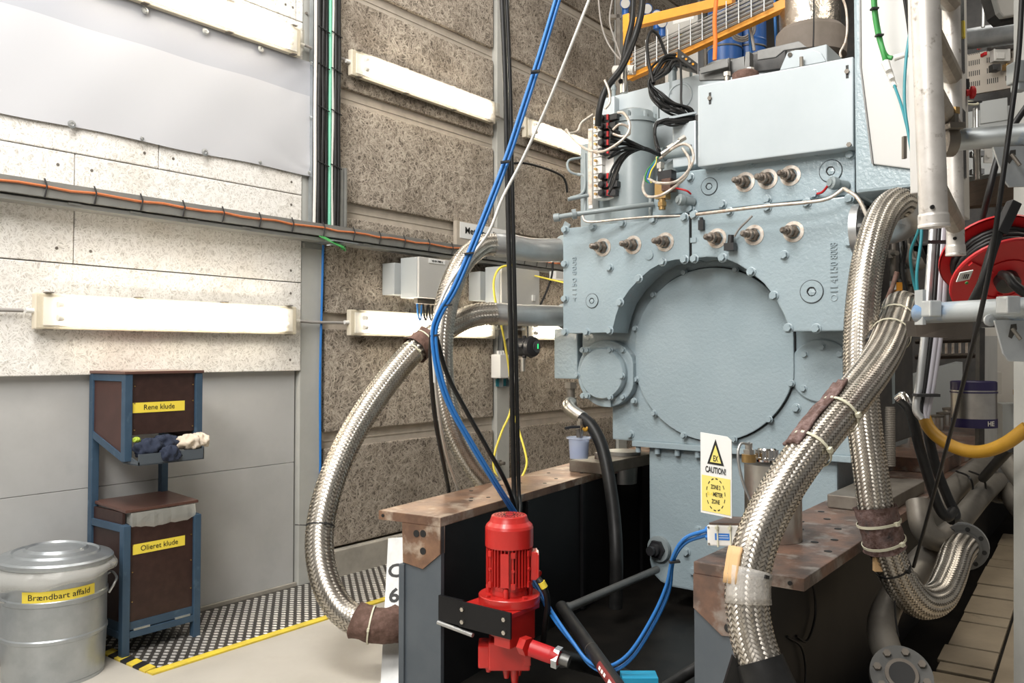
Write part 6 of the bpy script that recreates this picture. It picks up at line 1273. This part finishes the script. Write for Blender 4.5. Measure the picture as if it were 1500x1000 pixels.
# pale cabinet wall behind the lower scaffold tube
pc = thing('pale_cabinet', 'beige cabinet standing behind the stainless drum at the right', 'cabinet', W(1470, 640, t=5.2))
pX = W(1470, 560, t=5.2).x; a_, b_ = W(1440, 660, X=pX), W(1540, 478, X=pX)
G().box((pX, b_.y, a_.z), (pX + 0.3, a_.y, b_.z)).build('body', m_cabinet, pc, bevel=0.005)
for x, y, w, h, m, nm in ((1452, 560, 14, 32, m_cabinet, 'terminal_box'), (1480, 620, 40, 60, m_cabside, 'lower_box')): G().obox(W(x, y, t=5.0), RT * PX(w, 5) / 2, FW * 0.06, UP * PX(h, 5) / 2).build(nm, m, pc, bevel=0.003)
G().cyl(W(1491, 530, t=4.9), W(1491, 590, t=4.9), 0.011).hex(W(1491, 578, t=4.9), UP, 0.025, 0.03).hex(W(1491, 532, t=4.9), UP, 0.022, 0.02).build('spindle', m_brass, pc)
tag(G().prism([W(1441, 492, t=4.8), W(1461, 492, t=4.8), W(1461, 660, t=4.8), W(1441, 660, t=4.8)], FW * 0.05).build('alu_sheet', m_alu), 'bright upright aluminium sheet behind the stainless drum', 'sheet')
# stainless drum with dark purple bands
sd2 = thing('steel_drum', 'stainless drum with dark purple bands and HE lettering at the right', 'drum', W(1427, 628, t=4.2))
k4 = 4.2 / FPX; q = W(1427, 625, t=4.2)
G().lathe([(30 * k4, 0), (30 * k4, 62 * k4)], q, (0, 0, 1), 36).build('shell', m_steel, sd2)
bb = G().lathe([(30.4 * k4, 0), (30.4 * k4, 13 * k4)], q, (0, 0, 1), 36).build('lower_band', m_purple, sd2)
G().lathe([(30.6 * k4, 54 * k4), (30.6 * k4, 66 * k4), (29 * k4, 67 * k4), (28 * k4, 66 * k4)], q, (0, 0, 1), 36).lathe([(31.5 * k4, 50 * k4), (31.5 * k4, 52 * k4)], q, (0, 0, 1), 36).build('upper_band', m_purple, sd2)
cdir = (CAM - q); cdir.z = 0; cdir.normalize(); a = 0.75; e = (cdir * math.cos(a) + V((-cdir.y, cdir.x, 0)) * math.sin(a)); tx = V((0, 0, 1)).cross(e)
text('lettering', 'HE', q + e * 31 * k4 + V((0, 0, 6.5 * k4)), tx, (0, 0, 1), 9.5 * k4, m_whitecable, bb, 0.0006, bold=0.0008)
# rack of horizontal rails behind the bundle
rk = thing('rail_rack', 'small dull steel ladder rack behind the lower scaffold tube', 'rack', W(1405, 525, t=4.4))
for y in (500, 523): G().cyl(W(1342, y, t=4.6), W(1440, y - 3, t=4.3), 0.014, n=12).build('rail', m_darksteel, rk)
for x in (1378, 1386, 1396, 1406, 1416, 1424, 1434): G().cyl(W(x, 500, t=4.5), W(x, 521, t=4.5), 0.006, n=8).build('rung', m_ring, rk)
G().bar(W(1436, 480, t=4.3), W(1435, 690, t=4.3), 0.03, 0.03).build('post', m_dark, rk)
# row of steel canisters beyond the engine
sm = None
for k, (x, y, t, r, h) in enumerate(((1320, 662, 4.7, 13, 32), (1336, 656, 5.0, 12, 30), (1352, 648, 5.4, 11, 28), (1372, 634, 5.8, 10, 27), (1382, 630, 6.1, 9, 27), (1391, 626, 6.4, 9, 30))):
    q = W(x, y, t=t); kk = t / FPX; o = thing('accumulator', ('nearest', 'second nearest', 'third', 'fourth', 'fifth', 'farthest')[k] + ' of the small steel accumulators in a row on the right bed', 'cylinder', q, 'steel accumulators')
    G().lathe([(r * kk, 0), (r * kk, h * kk * .85)], q, (0, 0, 1), 20).build('shell', m_steel, o); G().lathe([(r * kk * .85, h * kk * .85), (r * kk * 1.05, h * kk * .86), (r * kk * 1.05, h * kk * .96), (r * kk * .5, h * kk)], q, (0, 0, 1), 20).build('cap', m_block, o)
tag(G().box((4.55, 0.85, ZB + 0.002), (8.4, 1.45, ZB + 0.07)).build('base_slab', m_rustdark), 'dull rusty base slab beyond the engine carrying the accumulators', 'slab')
tr_ = tag(G().cyl(W(1304, 596, t=3.5), W(1305, 682, t=3.5), 0.019, n=14).build('threaded_rod', m_block), 'thick threaded rod standing on the right bed behind the upright hose', 'rod')
g = G(); [g.ring(W(1304, 600 + k * 2.6, t=3.5), UP, 0.0195, 0.002, 14, 4) for k in range(31)]; g.build('thread', m_block, tr_, kind='stuff')
mf = tag(G().prism([W(1285, 470, t=3.75), W(1311, 470, t=3.75), W(1311, 590, t=3.75), W(1285, 600, t=3.75)], FW * 0.1).build('mount_bracket', m_mach), 'grey mounting bracket above the threaded rod', 'bracket')
tag(G().prism([W(1300, 640, t=6.6), W(1410, 600, t=6.6), W(1410, 530, t=6.6), W(1300, 560, t=6.6)], FW * 0.1).build('grey_tank_wall', m_cabside), 'grey steel plate in the dark background beyond the accumulators', 'plate')
# yellow hose, pale tube bundle, black hoses
cable('yellow_hose', [(1352, 606, 2.75), (1362, 628, 2.72), (1385, 648, 2.68), (1415, 660, 2.62), (1445, 660, 2.56), (1475, 648, 2.5), (1505, 626, 2.46)], 0.020, m_yelhose, 'thick yellow hose hanging in a curve at the right', 'hose', n=12)
for k, (dx, r, m) in enumerate(((0, 0.011, m_pipe), (9, 0.008, m_rubber), (15, 0.010, m_lilac), (22, 0.009, m_lilac))):
    cable('tube_line', [(1367 + dx, 330, 2.45), (1362 + dx, 400, 2.4), (1356 + dx, 480, 2.38), (1347 + dx * .9, 560, 2.38), (1342 + dx * .8, 598, 2.38), (1350 + dx * .3, 612, 2.38)], r, m, ('leftmost metal', 'thin black', 'left lilac grey', 'right lilac grey')[k] + ' line in the pale bundle hanging behind the lower scaffold tube', 'line', n=10)
for k, (y0, y1) in enumerate(((352, 357), (571, 586))): q = W(1374 - k * 16, (y0 + y1) / 2, t=2.36); tag(G().bar(q - RT * 0.035, q + RT * 0.03, 0.008, 0.03, up=FW).build('strap', m_ink), ('upper' if k == 0 else 'lower') + ' black strap around the pale tube bundle', 'strap')
cable('black_hose', [(1322, 588, 2.75), (1334, 604, 2.72), (1346, 652, 2.7), (1362, 706, 2.7), (1376, 744, 2.7), (1388, 757, 2.7), (1396, 748, 2.74)], 0.016, m_rubber, 'left leg of the black hose loop hanging in front of the grey pipes', 'hose', n=10)
cable('black_hose', [(1350, 560, 2.8), (1357, 620, 2.8), (1370, 680, 2.78), (1388, 728, 2.76), (1400, 754, 2.74), (1392, 762, 2.72)], 0.016, m_rubber, 'right leg of the black hose loop hanging in front of the grey pipes', 'hose', n=10)
q = W(1322, 586, t=2.75); tag(G().tube(path([(1315, 584, 2.78), (1323, 579, 2.76), (1329, 588, 2.74), (1331, 600, 2.73)], 6), 0.014, 12).build('hose_elbow', m_chrome), 'shiny elbow fitting at the top of the black hose loop', 'fitting')
# grey pipes low at the right
def pipe(label, pp, r, m=m_dull, flange=None):
    o = thing('grey_pipe', label, 'pipe', W(*pp[0][:2], t=pp[0][2])); G().tube(path(pp, 8), r, 18).build('pipe_run', m, o)
    if flange:
        x, y, t, R_, dd = flange; q = W(x, y, t=t); d = dd.normalized(); f = G().lathe([(R_, 0), (R_, 0.022)], q, d, 36).build('flange', m_slate, o); a, b, _ = frame_of(d)
        for k in range(8): th = k * PI / 4 + .25; c_ = q + (a * math.cos(th) + b * math.sin(th)) * R_ * .78; G().hex(c_ + d * 0.0215, d, R_ * 0.13, 0.012).build('bolt', m_block, f)
        return o, f, q, d
    return o
pipe('upper grey pipe running away beside the right bed', [(1372, 758, 3.05), (1380, 738, 3.2), (1395, 718, 3.4), (1425, 692, 3.7), (1452, 668, 4.0)], 0.045)
wdir = V((1, 0, 0))
pipe('lower grey pipe ending in a bolted flange beside the right bed', [(1398, 772, 3.0), (1415, 752, 3.15), (1440, 722, 3.35), (1460, 703, 3.5)], 0.040, m_dull, (1461, 706, 3.5, 0.085, V((-0.6, -0.8, 0.05))))
pipe('grey pipe crossing down to the right edge above the floor slabs', [(1468, 664, 3.3), (1484, 690, 3.2), (1510, 722, 3.1)], 0.032)
pipe('second grey pipe slanting to the right edge behind the flanged pipe', [(1464, 700, 3.6), (1485, 735, 3.4), (1510, 765, 3.2)], 0.036)
pipe('dull curved pipe beside the bed behind the hanging hose', [(1345, 735, 3.0), (1352, 772, 2.95), (1372, 790, 2.95), (1396, 778, 3.0)], 0.042, m_dull)
pipe('dull pipe low beside the right bed leading to the hose flange', [(1316, 880, 2.85), (1345, 830, 2.95), (1380, 800, 3.05), (1412, 797, 3.0)], 0.050, m_dull)
o, f, q, d = pipe('grey pipe elbow with a bolted flange at the bottom right', [(1330, 850, 2.85), (1305, 880, 2.72), (1292, 915, 2.62), (1298, 950, 2.52), (1318, 985, 2.42)], 0.044, m_dull, (1319, 992, 2.38, 0.083, (-FW * .72 + UP * 0.62 - RT * 0.2)))
G().cyl(q + d * 0.022, q + d * 0.03, 0.044, n=28).build('raised_face', m_block, f); G().cyl(q + d * 0.03, q + d * 0.032, 0.034, n=24).build('opening', m_ink, f)
cable('thin_wire', [(1311, 880, 2.56), (1312, 905, 2.56), (1316, 932, 2.55)], 0.003, m_rubber, 'thin black wire hanging from the hose above the pipe elbow', 'wire')
for x, lab in ((1425, 'left'), (1444, 'right')): cable('thin_wire', [(x - 24, 690, 3.5), (x - 6, 698, 3.3), (x, 715, 3.3), (x - 8, 735, 3.3)], 0.004, m_rubber, lab + ' thin black wire looped over the grey pipes', 'wire')
tag(G().cyl(W(1480, 655, t=2.8), W(1440, 700, t=3.3), 0.018, n=12).build('dark_pipe', m_rubber), 'dark rubber pipe lying behind the yellow hose', 'pipe')
# ------------------------------------------------------------ behind and above the engine ------------------
XO = 4.6
orr = thing('orange_railing', 'orange square tube railing high behind the engine', 'railing', W(922, 105, X=XO))
def obar(a, b, w=0.055): G().bar(W(*a, X=XO), W(*b, X=XO), w, w).build('rail', m_orange, orr, bevel=0.003)
obar((924, 36), (1075, 0)); obar((922, 112), (1170, -2)); 
G().bar(W(919, 22, X=XO), W(921, 116, X=XO), 0.045, 0.045).build('post', m_orange, orr, bevel=0.003)
tag(G().cyl(W(900, 103, X=XO - .05), W(930, 102, X=XO - .05) , 0.03, n=16).build('foot_disc', m_cabinet), 'pale round foot below the orange railing post', 'foot')
wt = thing('wire_tray', 'grey wire mesh cable tray running along the orange railing', 'cable tray', W(930, 98, X=XO - .06))
wa0, wa1 = W(924, 104, X=XO - .06), W(1130, 8, X=XO - .06); up_ = V((0, 0, 1))
for k in range(6): G().cyl(wa0 + up_ * 0.022 * k, wa1 + up_ * 0.022 * k, 0.0035, n=6).build('wire', m_tray, wt)
for k in range(5): G().tube([wa0 + up_ * (0.012 + 0.024 * k) + V((0.03, 0, 0)), wa0.lerp(wa1, .5) + up_ * (0.008 + 0.024 * k) + V((0.03, 0, 0)), wa1 + up_ * (0.012 + 0.024 * k) + V((0.03, 0, 0))], 0.010, 7).build('tray_cable', m_greycable, wt)
for k in range(12): p = wa0.lerp(wa1, (k + .5) / 12); G().tube([p - V((.012, 0, .02)), p + up_ * 0.14 - V((.012, 0, 0))], 0.004, 6).build('cross_wire', m_pipe, wt)
os_ = cable('orange_strap', [(1050, -8, 4.6), (1047, 30, 4.6), (1048, 60, 4.6), (1047, 88, 4.6)], 0.012, m_orangeplain, 'bright orange strap hanging down behind the engine', 'strap')
hc = thing('background_cabinet', 'pale cabinet behind the orange railing above the engine', 'cabinet', W(1010, 120, t=6.2))
bX = W(1010, 60, t=6.2).x; a_, b_ = W(974, 130, X=bX), W(1022, 18, X=bX)
G().box((bX, b_.y, 0.0), (bX + 0.5, a_.y, b_.z)).build('body', m_cabinet, hc, bevel=0.006)
c_ = W(1000, 26, X=bX - .001); G().box((bX - 0.002, c_.y - 0.09, c_.z - 0.03), (bX, c_.y + 0.08, c_.z + 0.02)).build('name_plate', m_paper, hc)
for x, y, m in ((990, 55, m_redflat), (998, 52, m_tape)): q = W(x, y, X=bX); G().cyl(q, q - V((0.03, 0, 0)), 0.014).build('lamp_button', m, hc)
G().box((bX + 0.1, b_.y - 0.02, b_.z - 0.5), (bX + 0.4, b_.y - 0.001, b_.z - 0.1)).build('side_grille', m_block, hc)
b2 = W(1072, -30, X=bX); a2 = W(1060, 12, X=bX); tag(G().box((bX, b2.y - .02, a2.z), (bX + 0.3, a2.y + .02, b2.z + .2)).box((bX - .01, b2.y - .05, a2.z + 0.04), (bX + .1, b2.y - .02, b2.z)).build('upper_box', m_cabinet, bevel=0.004), 'pale switch box at the top edge right of the blue drum', 'box')
for x, t, lab in ((1062, 5.9, 'left blue plastic drum behind the orange strap'), (1098, 6.0, 'right blue plastic drum behind the engine top')):
    q = W(x, 125, t=t); dm = thing('blue_drum', lab, 'drum', q, 'blue drums'); kk = t / FPX
    G().lathe([(24 * kk, 0), (24.5 * kk, 60 * kk), (25 * kk, 62 * kk), (24.5 * kk, 64 * kk), (24 * kk, 110 * kk), (20 * kk, 118 * kk)], q, (0, 0, 1), 28).build('shell', m_drum, dm)
    for hh in (52, 98): G().ring(q + V((0, 0, hh * kk)), (0, 0, 1), 24.3 * kk, 0.008, 28, 6).build('hoop', m_slate, dm)
for x, y, lab in ((948, 13, 'left blue pressure transmitter on the wall behind the railing'), (962, 22, 'middle blue pressure transmitter behind the railing'), (916, 5, 'topmost blue pressure transmitter near the hanging hoses'), (970, 33, 'lowest blue pressure transmitter beside the pale cabinet')):
    q = W(x, y, t=5.8); o = thing('transmitter', lab, 'instrument', q - V((0, 0, .08)), 'pressure transmitters'); d = (CAM - q).normalized()
    G().cyl(q - d * 0.05, q + d * 0.045, 0.036, n=18).cyl(q - V((0, 0, 0.02)), q - V((0, 0, 0.10)), 0.024, n=12).build('housing', m_drum, o); G().cyl(q + d * 0.045, q + d * 0.05, 0.031, n=18).build('face', m_cabinet, o)
tag(G().obox(W(925, 25, t=5.9), RT * 0.16, FW * 0.02, UP * 0.012).obox(W(905, 60, t=5.9), RT * .012, FW * .02, UP * 0.4).build('pipe_rack', m_block), 'grey pipe rack holding the transmitters high on the wall', 'rack')
for i, (pp, lab) in enumerate((([(898, -8, 5.7), (893, 30, 5.7), (902, 62, 5.6), (912, 90, 5.4), (920, 105, 5.2)], 'thin grey wire looping from the transmitters to the wire tray'), ([(876, -8, 5.7), (880, 30, 5.7), (888, 58, 5.6), (902, 80, 5.5), (915, 92, 5.3)], 'thin dark wire left of the transmitters'))): cable('thin_wire', pp, 0.006, m_greycable, lab, 'wire')
cable('black_hose', [(942, -8, 4.2), (938, 25, 4.2), (927, 62, 4.2), (910, 100, 4.15), (888, 130, 4.1), (878, 160, 4.1), (876, 185, 4.12)], 0.017, m_rubber, 'thick black hose bending left above the valve block', 'hose', n=10)
cable('black_hose', [(928, -8, 4.3), (926, 30, 4.3), (919, 60, 4.3), (914, 85, 4.28), (913, 98, 4.25)], 0.015, m_rubber, 'second black hose hanging straight above the engine fitting', 'hose', n=10)
q = W(914, 118, t=4.2); fp2 = thing('test_fitting', 'upright pale fitting with a side screw at the end of the black hose', 'fitting', W(914, 138, t=4.2))
G().cyl(W(914, 98, t=4.2), W(914, 122, t=4.2), 0.016).hex(W(914, 96, t=4.2), -UP, 0.02, 0.018).cyl(W(914, 120, t=4.2), W(914, 136, t=4.2), 0.02).build('body', m_steel, fp2); G().cyl(W(912, 119, t=4.2), W(909, 119, t=4.17), 0.012).build('side_screw', m_chrome, fp2)
# coil of black cables hanging on a perforated bracket
pbk = thing('perforated_bracket', 'black perforated steel bracket carrying the black cable coil', 'bracket', W(1010, 110, t=4.25))
G().prism([W(993, 71, t=4.2), W(1022, 93, t=4.2), W(1022, 108, t=4.2), W(993, 88, t=4.2)], FW * 0.012).prism([W(993, 88, t=4.2), W(1022, 108, t=4.2), W(1004, 104, t=4.4), W(978, 92, t=4.4)], UP * 0.01).build('angle', m_dark, pbk)
for k in range(4): q = W(1000 + k * 5, 83 + k * 3.6, t=4.195); G().cyl(q, q - FW * 0.002, 0.006, n=8).build('hole', m_orange if k % 2 else m_pipe, pbk)
random.seed(5)
COIL = [(988, 80, 4.2), (970, 83, 4.14), (956, 100, 4.08), (951, 120, 4.05), (953, 140, 4.02), (965, 158, 4.0), (985, 166, 4.0), (1014, 173, 4.02)]
for k in range(11):
    f = k / 10
    P_ = [(x + f * sx_ * 1.0 + random.uniform(-2.2, 2.2), y + f * sy_ + random.uniform(-2.2, 2.2), t + random.uniform(-.04, .05)) for (x, y, t), (sx_, sy_) in zip(COIL, ((16, 16), (20, 9), (24, 6), (4, 2), (17, -3), (24, -9), (26, -8), (4, 4)))]
    cable('coiled_cable', P_, 0.0062, m_rubber, 'black cable in the hanging coil above the engine valve block', 'cable', 'coiled black cables')
cable('black_cable', [(957, 122, 4.0), (950, 90, 4.1), (948, 62, 4.15), (954, 46, 4.2), (964, 52, 4.22), (974, 76, 4.24), (978, 84, 4.24)], 0.0085, m_rubber, 'black cable arching up out of the hanging coil')
cable('black_cable', [(997, 92, 4.1), (998, 120, 4.05), (998, 150, 4.02), (1003, 165, 4.0)], 0.006, m_rubber, 'thin black cable hanging down over the round mark on the back panel')
def jit(L, s=1.8): return [(x + random.uniform(-s, s), y + random.uniform(-s, s), t + random.uniform(-.02, .02)) for x, y, t in L]
for k in range(9):
    cable('harness_cable', jit([(1016, 171 + k, 3.98), (985, 173 + k * 1.2, 3.96), (964, 180, 3.95), (960, 196, 3.94), (963, 215, 3.92), (967, 227, 3.9), (950, 219, 3.82), (936, 213 + k * .8, 3.75), (912, 200 + k * 2.6, 3.68), (892, 184 + k * 6.2, 3.64)]), 0.0055, m_rubber, 'black cable of the harness from the valve plugs into the loom', 'cable', 'valve harness cables')
for k in range(4): cable('harness_cable', jit([(966, 226, 3.9), (940, 217, 3.78), (912, 227 + k * 3, 3.7), (897, 250 + k * 7, 3.64), (892, 268 + k * 6, 3.62)], 1.5), 0.0055, m_rubber, 'black cable from the lower valve plugs into the loom', 'cable', 'lower harness cables')
tag(G().prism([W(963, 174, t=3.95), W(1020, 163, t=3.95), W(1020, 166, t=3.95), W(963, 178, t=3.95)], FW * 0.12).build('cable_shelf', m_cover), 'thin painted shelf carrying the black loom beside the top panel', 'shelf')
cable('grey_tube', [(868, 168, 3.95), (852, 180, 3.9), (846, 192, 3.88), (832, 195, 3.86), (830, 190, 3.85), (838, 202, 3.8), (858, 218, 3.7), (882, 222, 3.6), (905, 210, 3.56), (920, 195, 3.55), (922, 180, 3.56), (914, 166, 3.6), (905, 165, 3.62)], 0.0062, m_ring, 'pale grey tube looped loosely around the valve block')
cable('grey_tube', [(898, 190, 3.6), (908, 182, 3.58), (920, 186, 3.58), (922, 196, 3.58), (912, 200, 3.6), (898, 196, 3.62)], 0.0055, m_ring, 'small pale grey tube loop at the middle of the valve block')
cable('pale_tube', [(950, 262, 3.62), (965, 268, 3.5), (990, 266, 3.48), (1008, 250, 3.5), (1016, 232, 3.55), (1012, 216, 3.6), (1000, 211, 3.64), (985, 218, 3.68), (967, 232, 3.75)], 0.0062, m_ring, 'pale tube looping beside the brass valve to the top panel')
cable('pale_tube', [(945, 258, 3.7), (942, 275, 3.62), (948, 287, 3.55), (965, 287, 3.5), (985, 276, 3.48), (1005, 258, 3.52), (1010, 235, 3.58), (1000, 217, 3.64)], 0.0062, m_ring, 'lower pale tube looping under the brass valve')
for k, (m, lab) in enumerate(((m_green, 'green'), (m_blue, 'blue'), (m_yellow, 'yellow'))): cable('thin_wire', [(964 - k, 230, 3.72), (956 + k * 2, 240, 3.68), (948 + k * 3, 250, 3.66), (945 + k * 3, 262, 3.66), (950 + k * 2, 268, 3.66)], 0.0035, m, 'thin %s wire of the open bundle beside the brass valve' % lab, 'wire')
cn = tag(G().hex(W(969, 226, t=3.7), RT + UP * .6, 0.011, 0.03).hex(W(978, 218, t=3.7), RT + UP * .6, 0.013, 0.03).cyl(W(969, 226, t=3.7), W(1000, 203, t=3.68), 0.008).hex(W(995, 206, t=3.68), RT + UP * .6, 0.013, 0.03).build('pipe_coupling', m_steel), 'bright coupling on the thin pipe above the brass valve', 'coupling')
cable('white_lead', [(888, 122, 3.98), (886, 118, 3.98), (892, 133, 3.97), (893, 150, 3.96), (886, 160, 3.95)], 0.006, m_ring, 'short pale lead at the top left corner of the back panel')
# exhaust pipe with foil and lagging
ep2 = thing('exhaust_pipe', 'foil wrapped exhaust pipe with grey lagging rising behind the engine', 'pipe', W(1193, 92, t=4.7))
k5 = 4.7 / FPX; q = W(1188, 88, t=4.7)
G().lathe([(42 * k5, 28 * k5), (43 * k5, 60 * k5), (42 * k5, 130 * k5), (43 * k5, 220 * k5)], q, (0.0, 0.02, 1), 36).build('foil_wrap', m_foil, ep2)
G().lathe([(40 * k5, -2 * k5), (49 * k5, 3 * k5), (50 * k5, 20 * k5), (49 * k5, 38 * k5), (43 * k5, 45 * k5)], q, (0, 0, 1), 36).build('lagging', m_lagging, ep2)
G().lathe([(34 * k5, -30 * k5), (36 * k5, 0)], q, (0, 0, 1), 28).build('lower_foil', m_foil, ep2)
cable('beige_wire', [(1232, -8, 4.2), (1239, 12, 4.2), (1241, 40, 4.2), (1238, 62, 4.2), (1231, 76, 4.2), (1232, 84, 4.2)], 0.006, m_ring, 'beige wire hanging beside the exhaust lagging', 'wire')
cable('black_wire', [(1192, -8, 4.4), (1192, 40, 4.4), (1191, 76, 4.4)], 0.004, m_rubber, 'thin black wire hanging in front of the exhaust foil', 'wire')
for x, lab in ((1100, 'left'), (1138, 'right')): cable('blue_cable', [(x - 4, -8, 5.0), (x - 2, 40, 5.0), (x, 78, 5.0)], 0.009, m_blue, lab + ' thin blue cable hanging behind the turbine guards')
cable('grey_cable', [(1096, 28, 4.9), (1101, 50, 4.9), (1105, 74, 4.9)], 0.009, m_greycable, 'grey cable beside the left blue cable behind the guards')
for k in range(3): tag(G().ring(W(1088, 42, t=5.2), (CAM - W(1088, 42, t=5.2)), 0.05 + 0.012 * k, 0.006, 26, 6).build('coiled_hose', m_greycable), 'dark coiled hose hanging beside the right blue drum', 'coil', 'coiled hose turns')
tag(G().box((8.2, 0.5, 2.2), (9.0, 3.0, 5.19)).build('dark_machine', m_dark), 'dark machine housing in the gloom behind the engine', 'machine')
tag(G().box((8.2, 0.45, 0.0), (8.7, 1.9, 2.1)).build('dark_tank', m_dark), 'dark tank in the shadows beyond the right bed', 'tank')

# pipes, leads and small valves on the shaded right side of the engine
ss = thing('side_valve_group', 'dark cluster of small valves and pipes on the shaded right side of the engine', 'valves', W(1310, 440, t=3.7))
for x0, y0, x1, y1, t, r, m in ((1308, 345, 1304, 440, 3.6, 0.012, m_block), (1318, 350, 1320, 430, 3.7, 0.009, m_slate), (1327, 345, 1330, 470, 3.8, 0.014, m_dull), (1338, 370, 1336, 440, 3.9, 0.018, m_dull)):
    G().tube(path([(x0, y0, t), ((x0 + x1) / 2 + 2, (y0 + y1) / 2, t - .03), (x1, y1, t)], 6), r, 10).build('small_pipe', m, ss)
for x, y, t, w, h, m in ((1306, 372, 3.55, 12, 12, m_block), (1322, 392, 3.6, 10, 14, m_slate), (1331, 418, 3.7, 9, 12, m_block), (1310, 412, 3.55, 8, 16, m_slate)):
    q = W(x, y, t=t); G().hex(q - UP * PX(h, t) / 2, UP, PX(w, t) / 2, PX(h, t)).cyl(q, q - FW * 0.05, PX(w, t) * .3, n=12).build('small_valve', m, ss)
q = W(1316, 424, t=3.5); G().obox(q, RT * 0.012, FW * 0.01, UP * 0.03).build('orange_tag', m_orange, ss)
q = W(1308, 418, t=3.5); G().obox(q, RT * 0.009, FW * 0.01, UP * 0.018).build('white_tag', m_white, ss)
G().tube(path([(1328, 362, 3.6), (1334, 382, 3.55), (1344, 388, 3.5), (1352, 382, 3.5)], 6), 0.024, 12).build('pipe_elbow', m_dull, ss)
for k, (L_, lab) in enumerate((([(1318, 335, 3.3), (1326, 360, 3.25), (1322, 395, 3.25), (1328, 430, 3.25)], 'left black lead hanging behind the upright hose at the engine side'), ([(1340, 338, 3.2), (1352, 372, 3.15), (1362, 395, 3.15), (1368, 430, 3.15)], 'right black lead hanging behind the girder at the engine side'))): cable('black_lead', L_, 0.008, m_rubber, lab)
cable('brown_rope', [(1314, 398, 3.2), (1308, 418, 3.2), (1300, 438, 3.2), (1294, 460, 3.2)], 0.009, m_leather, 'brown rope slanting behind the upright hose', 'rope')
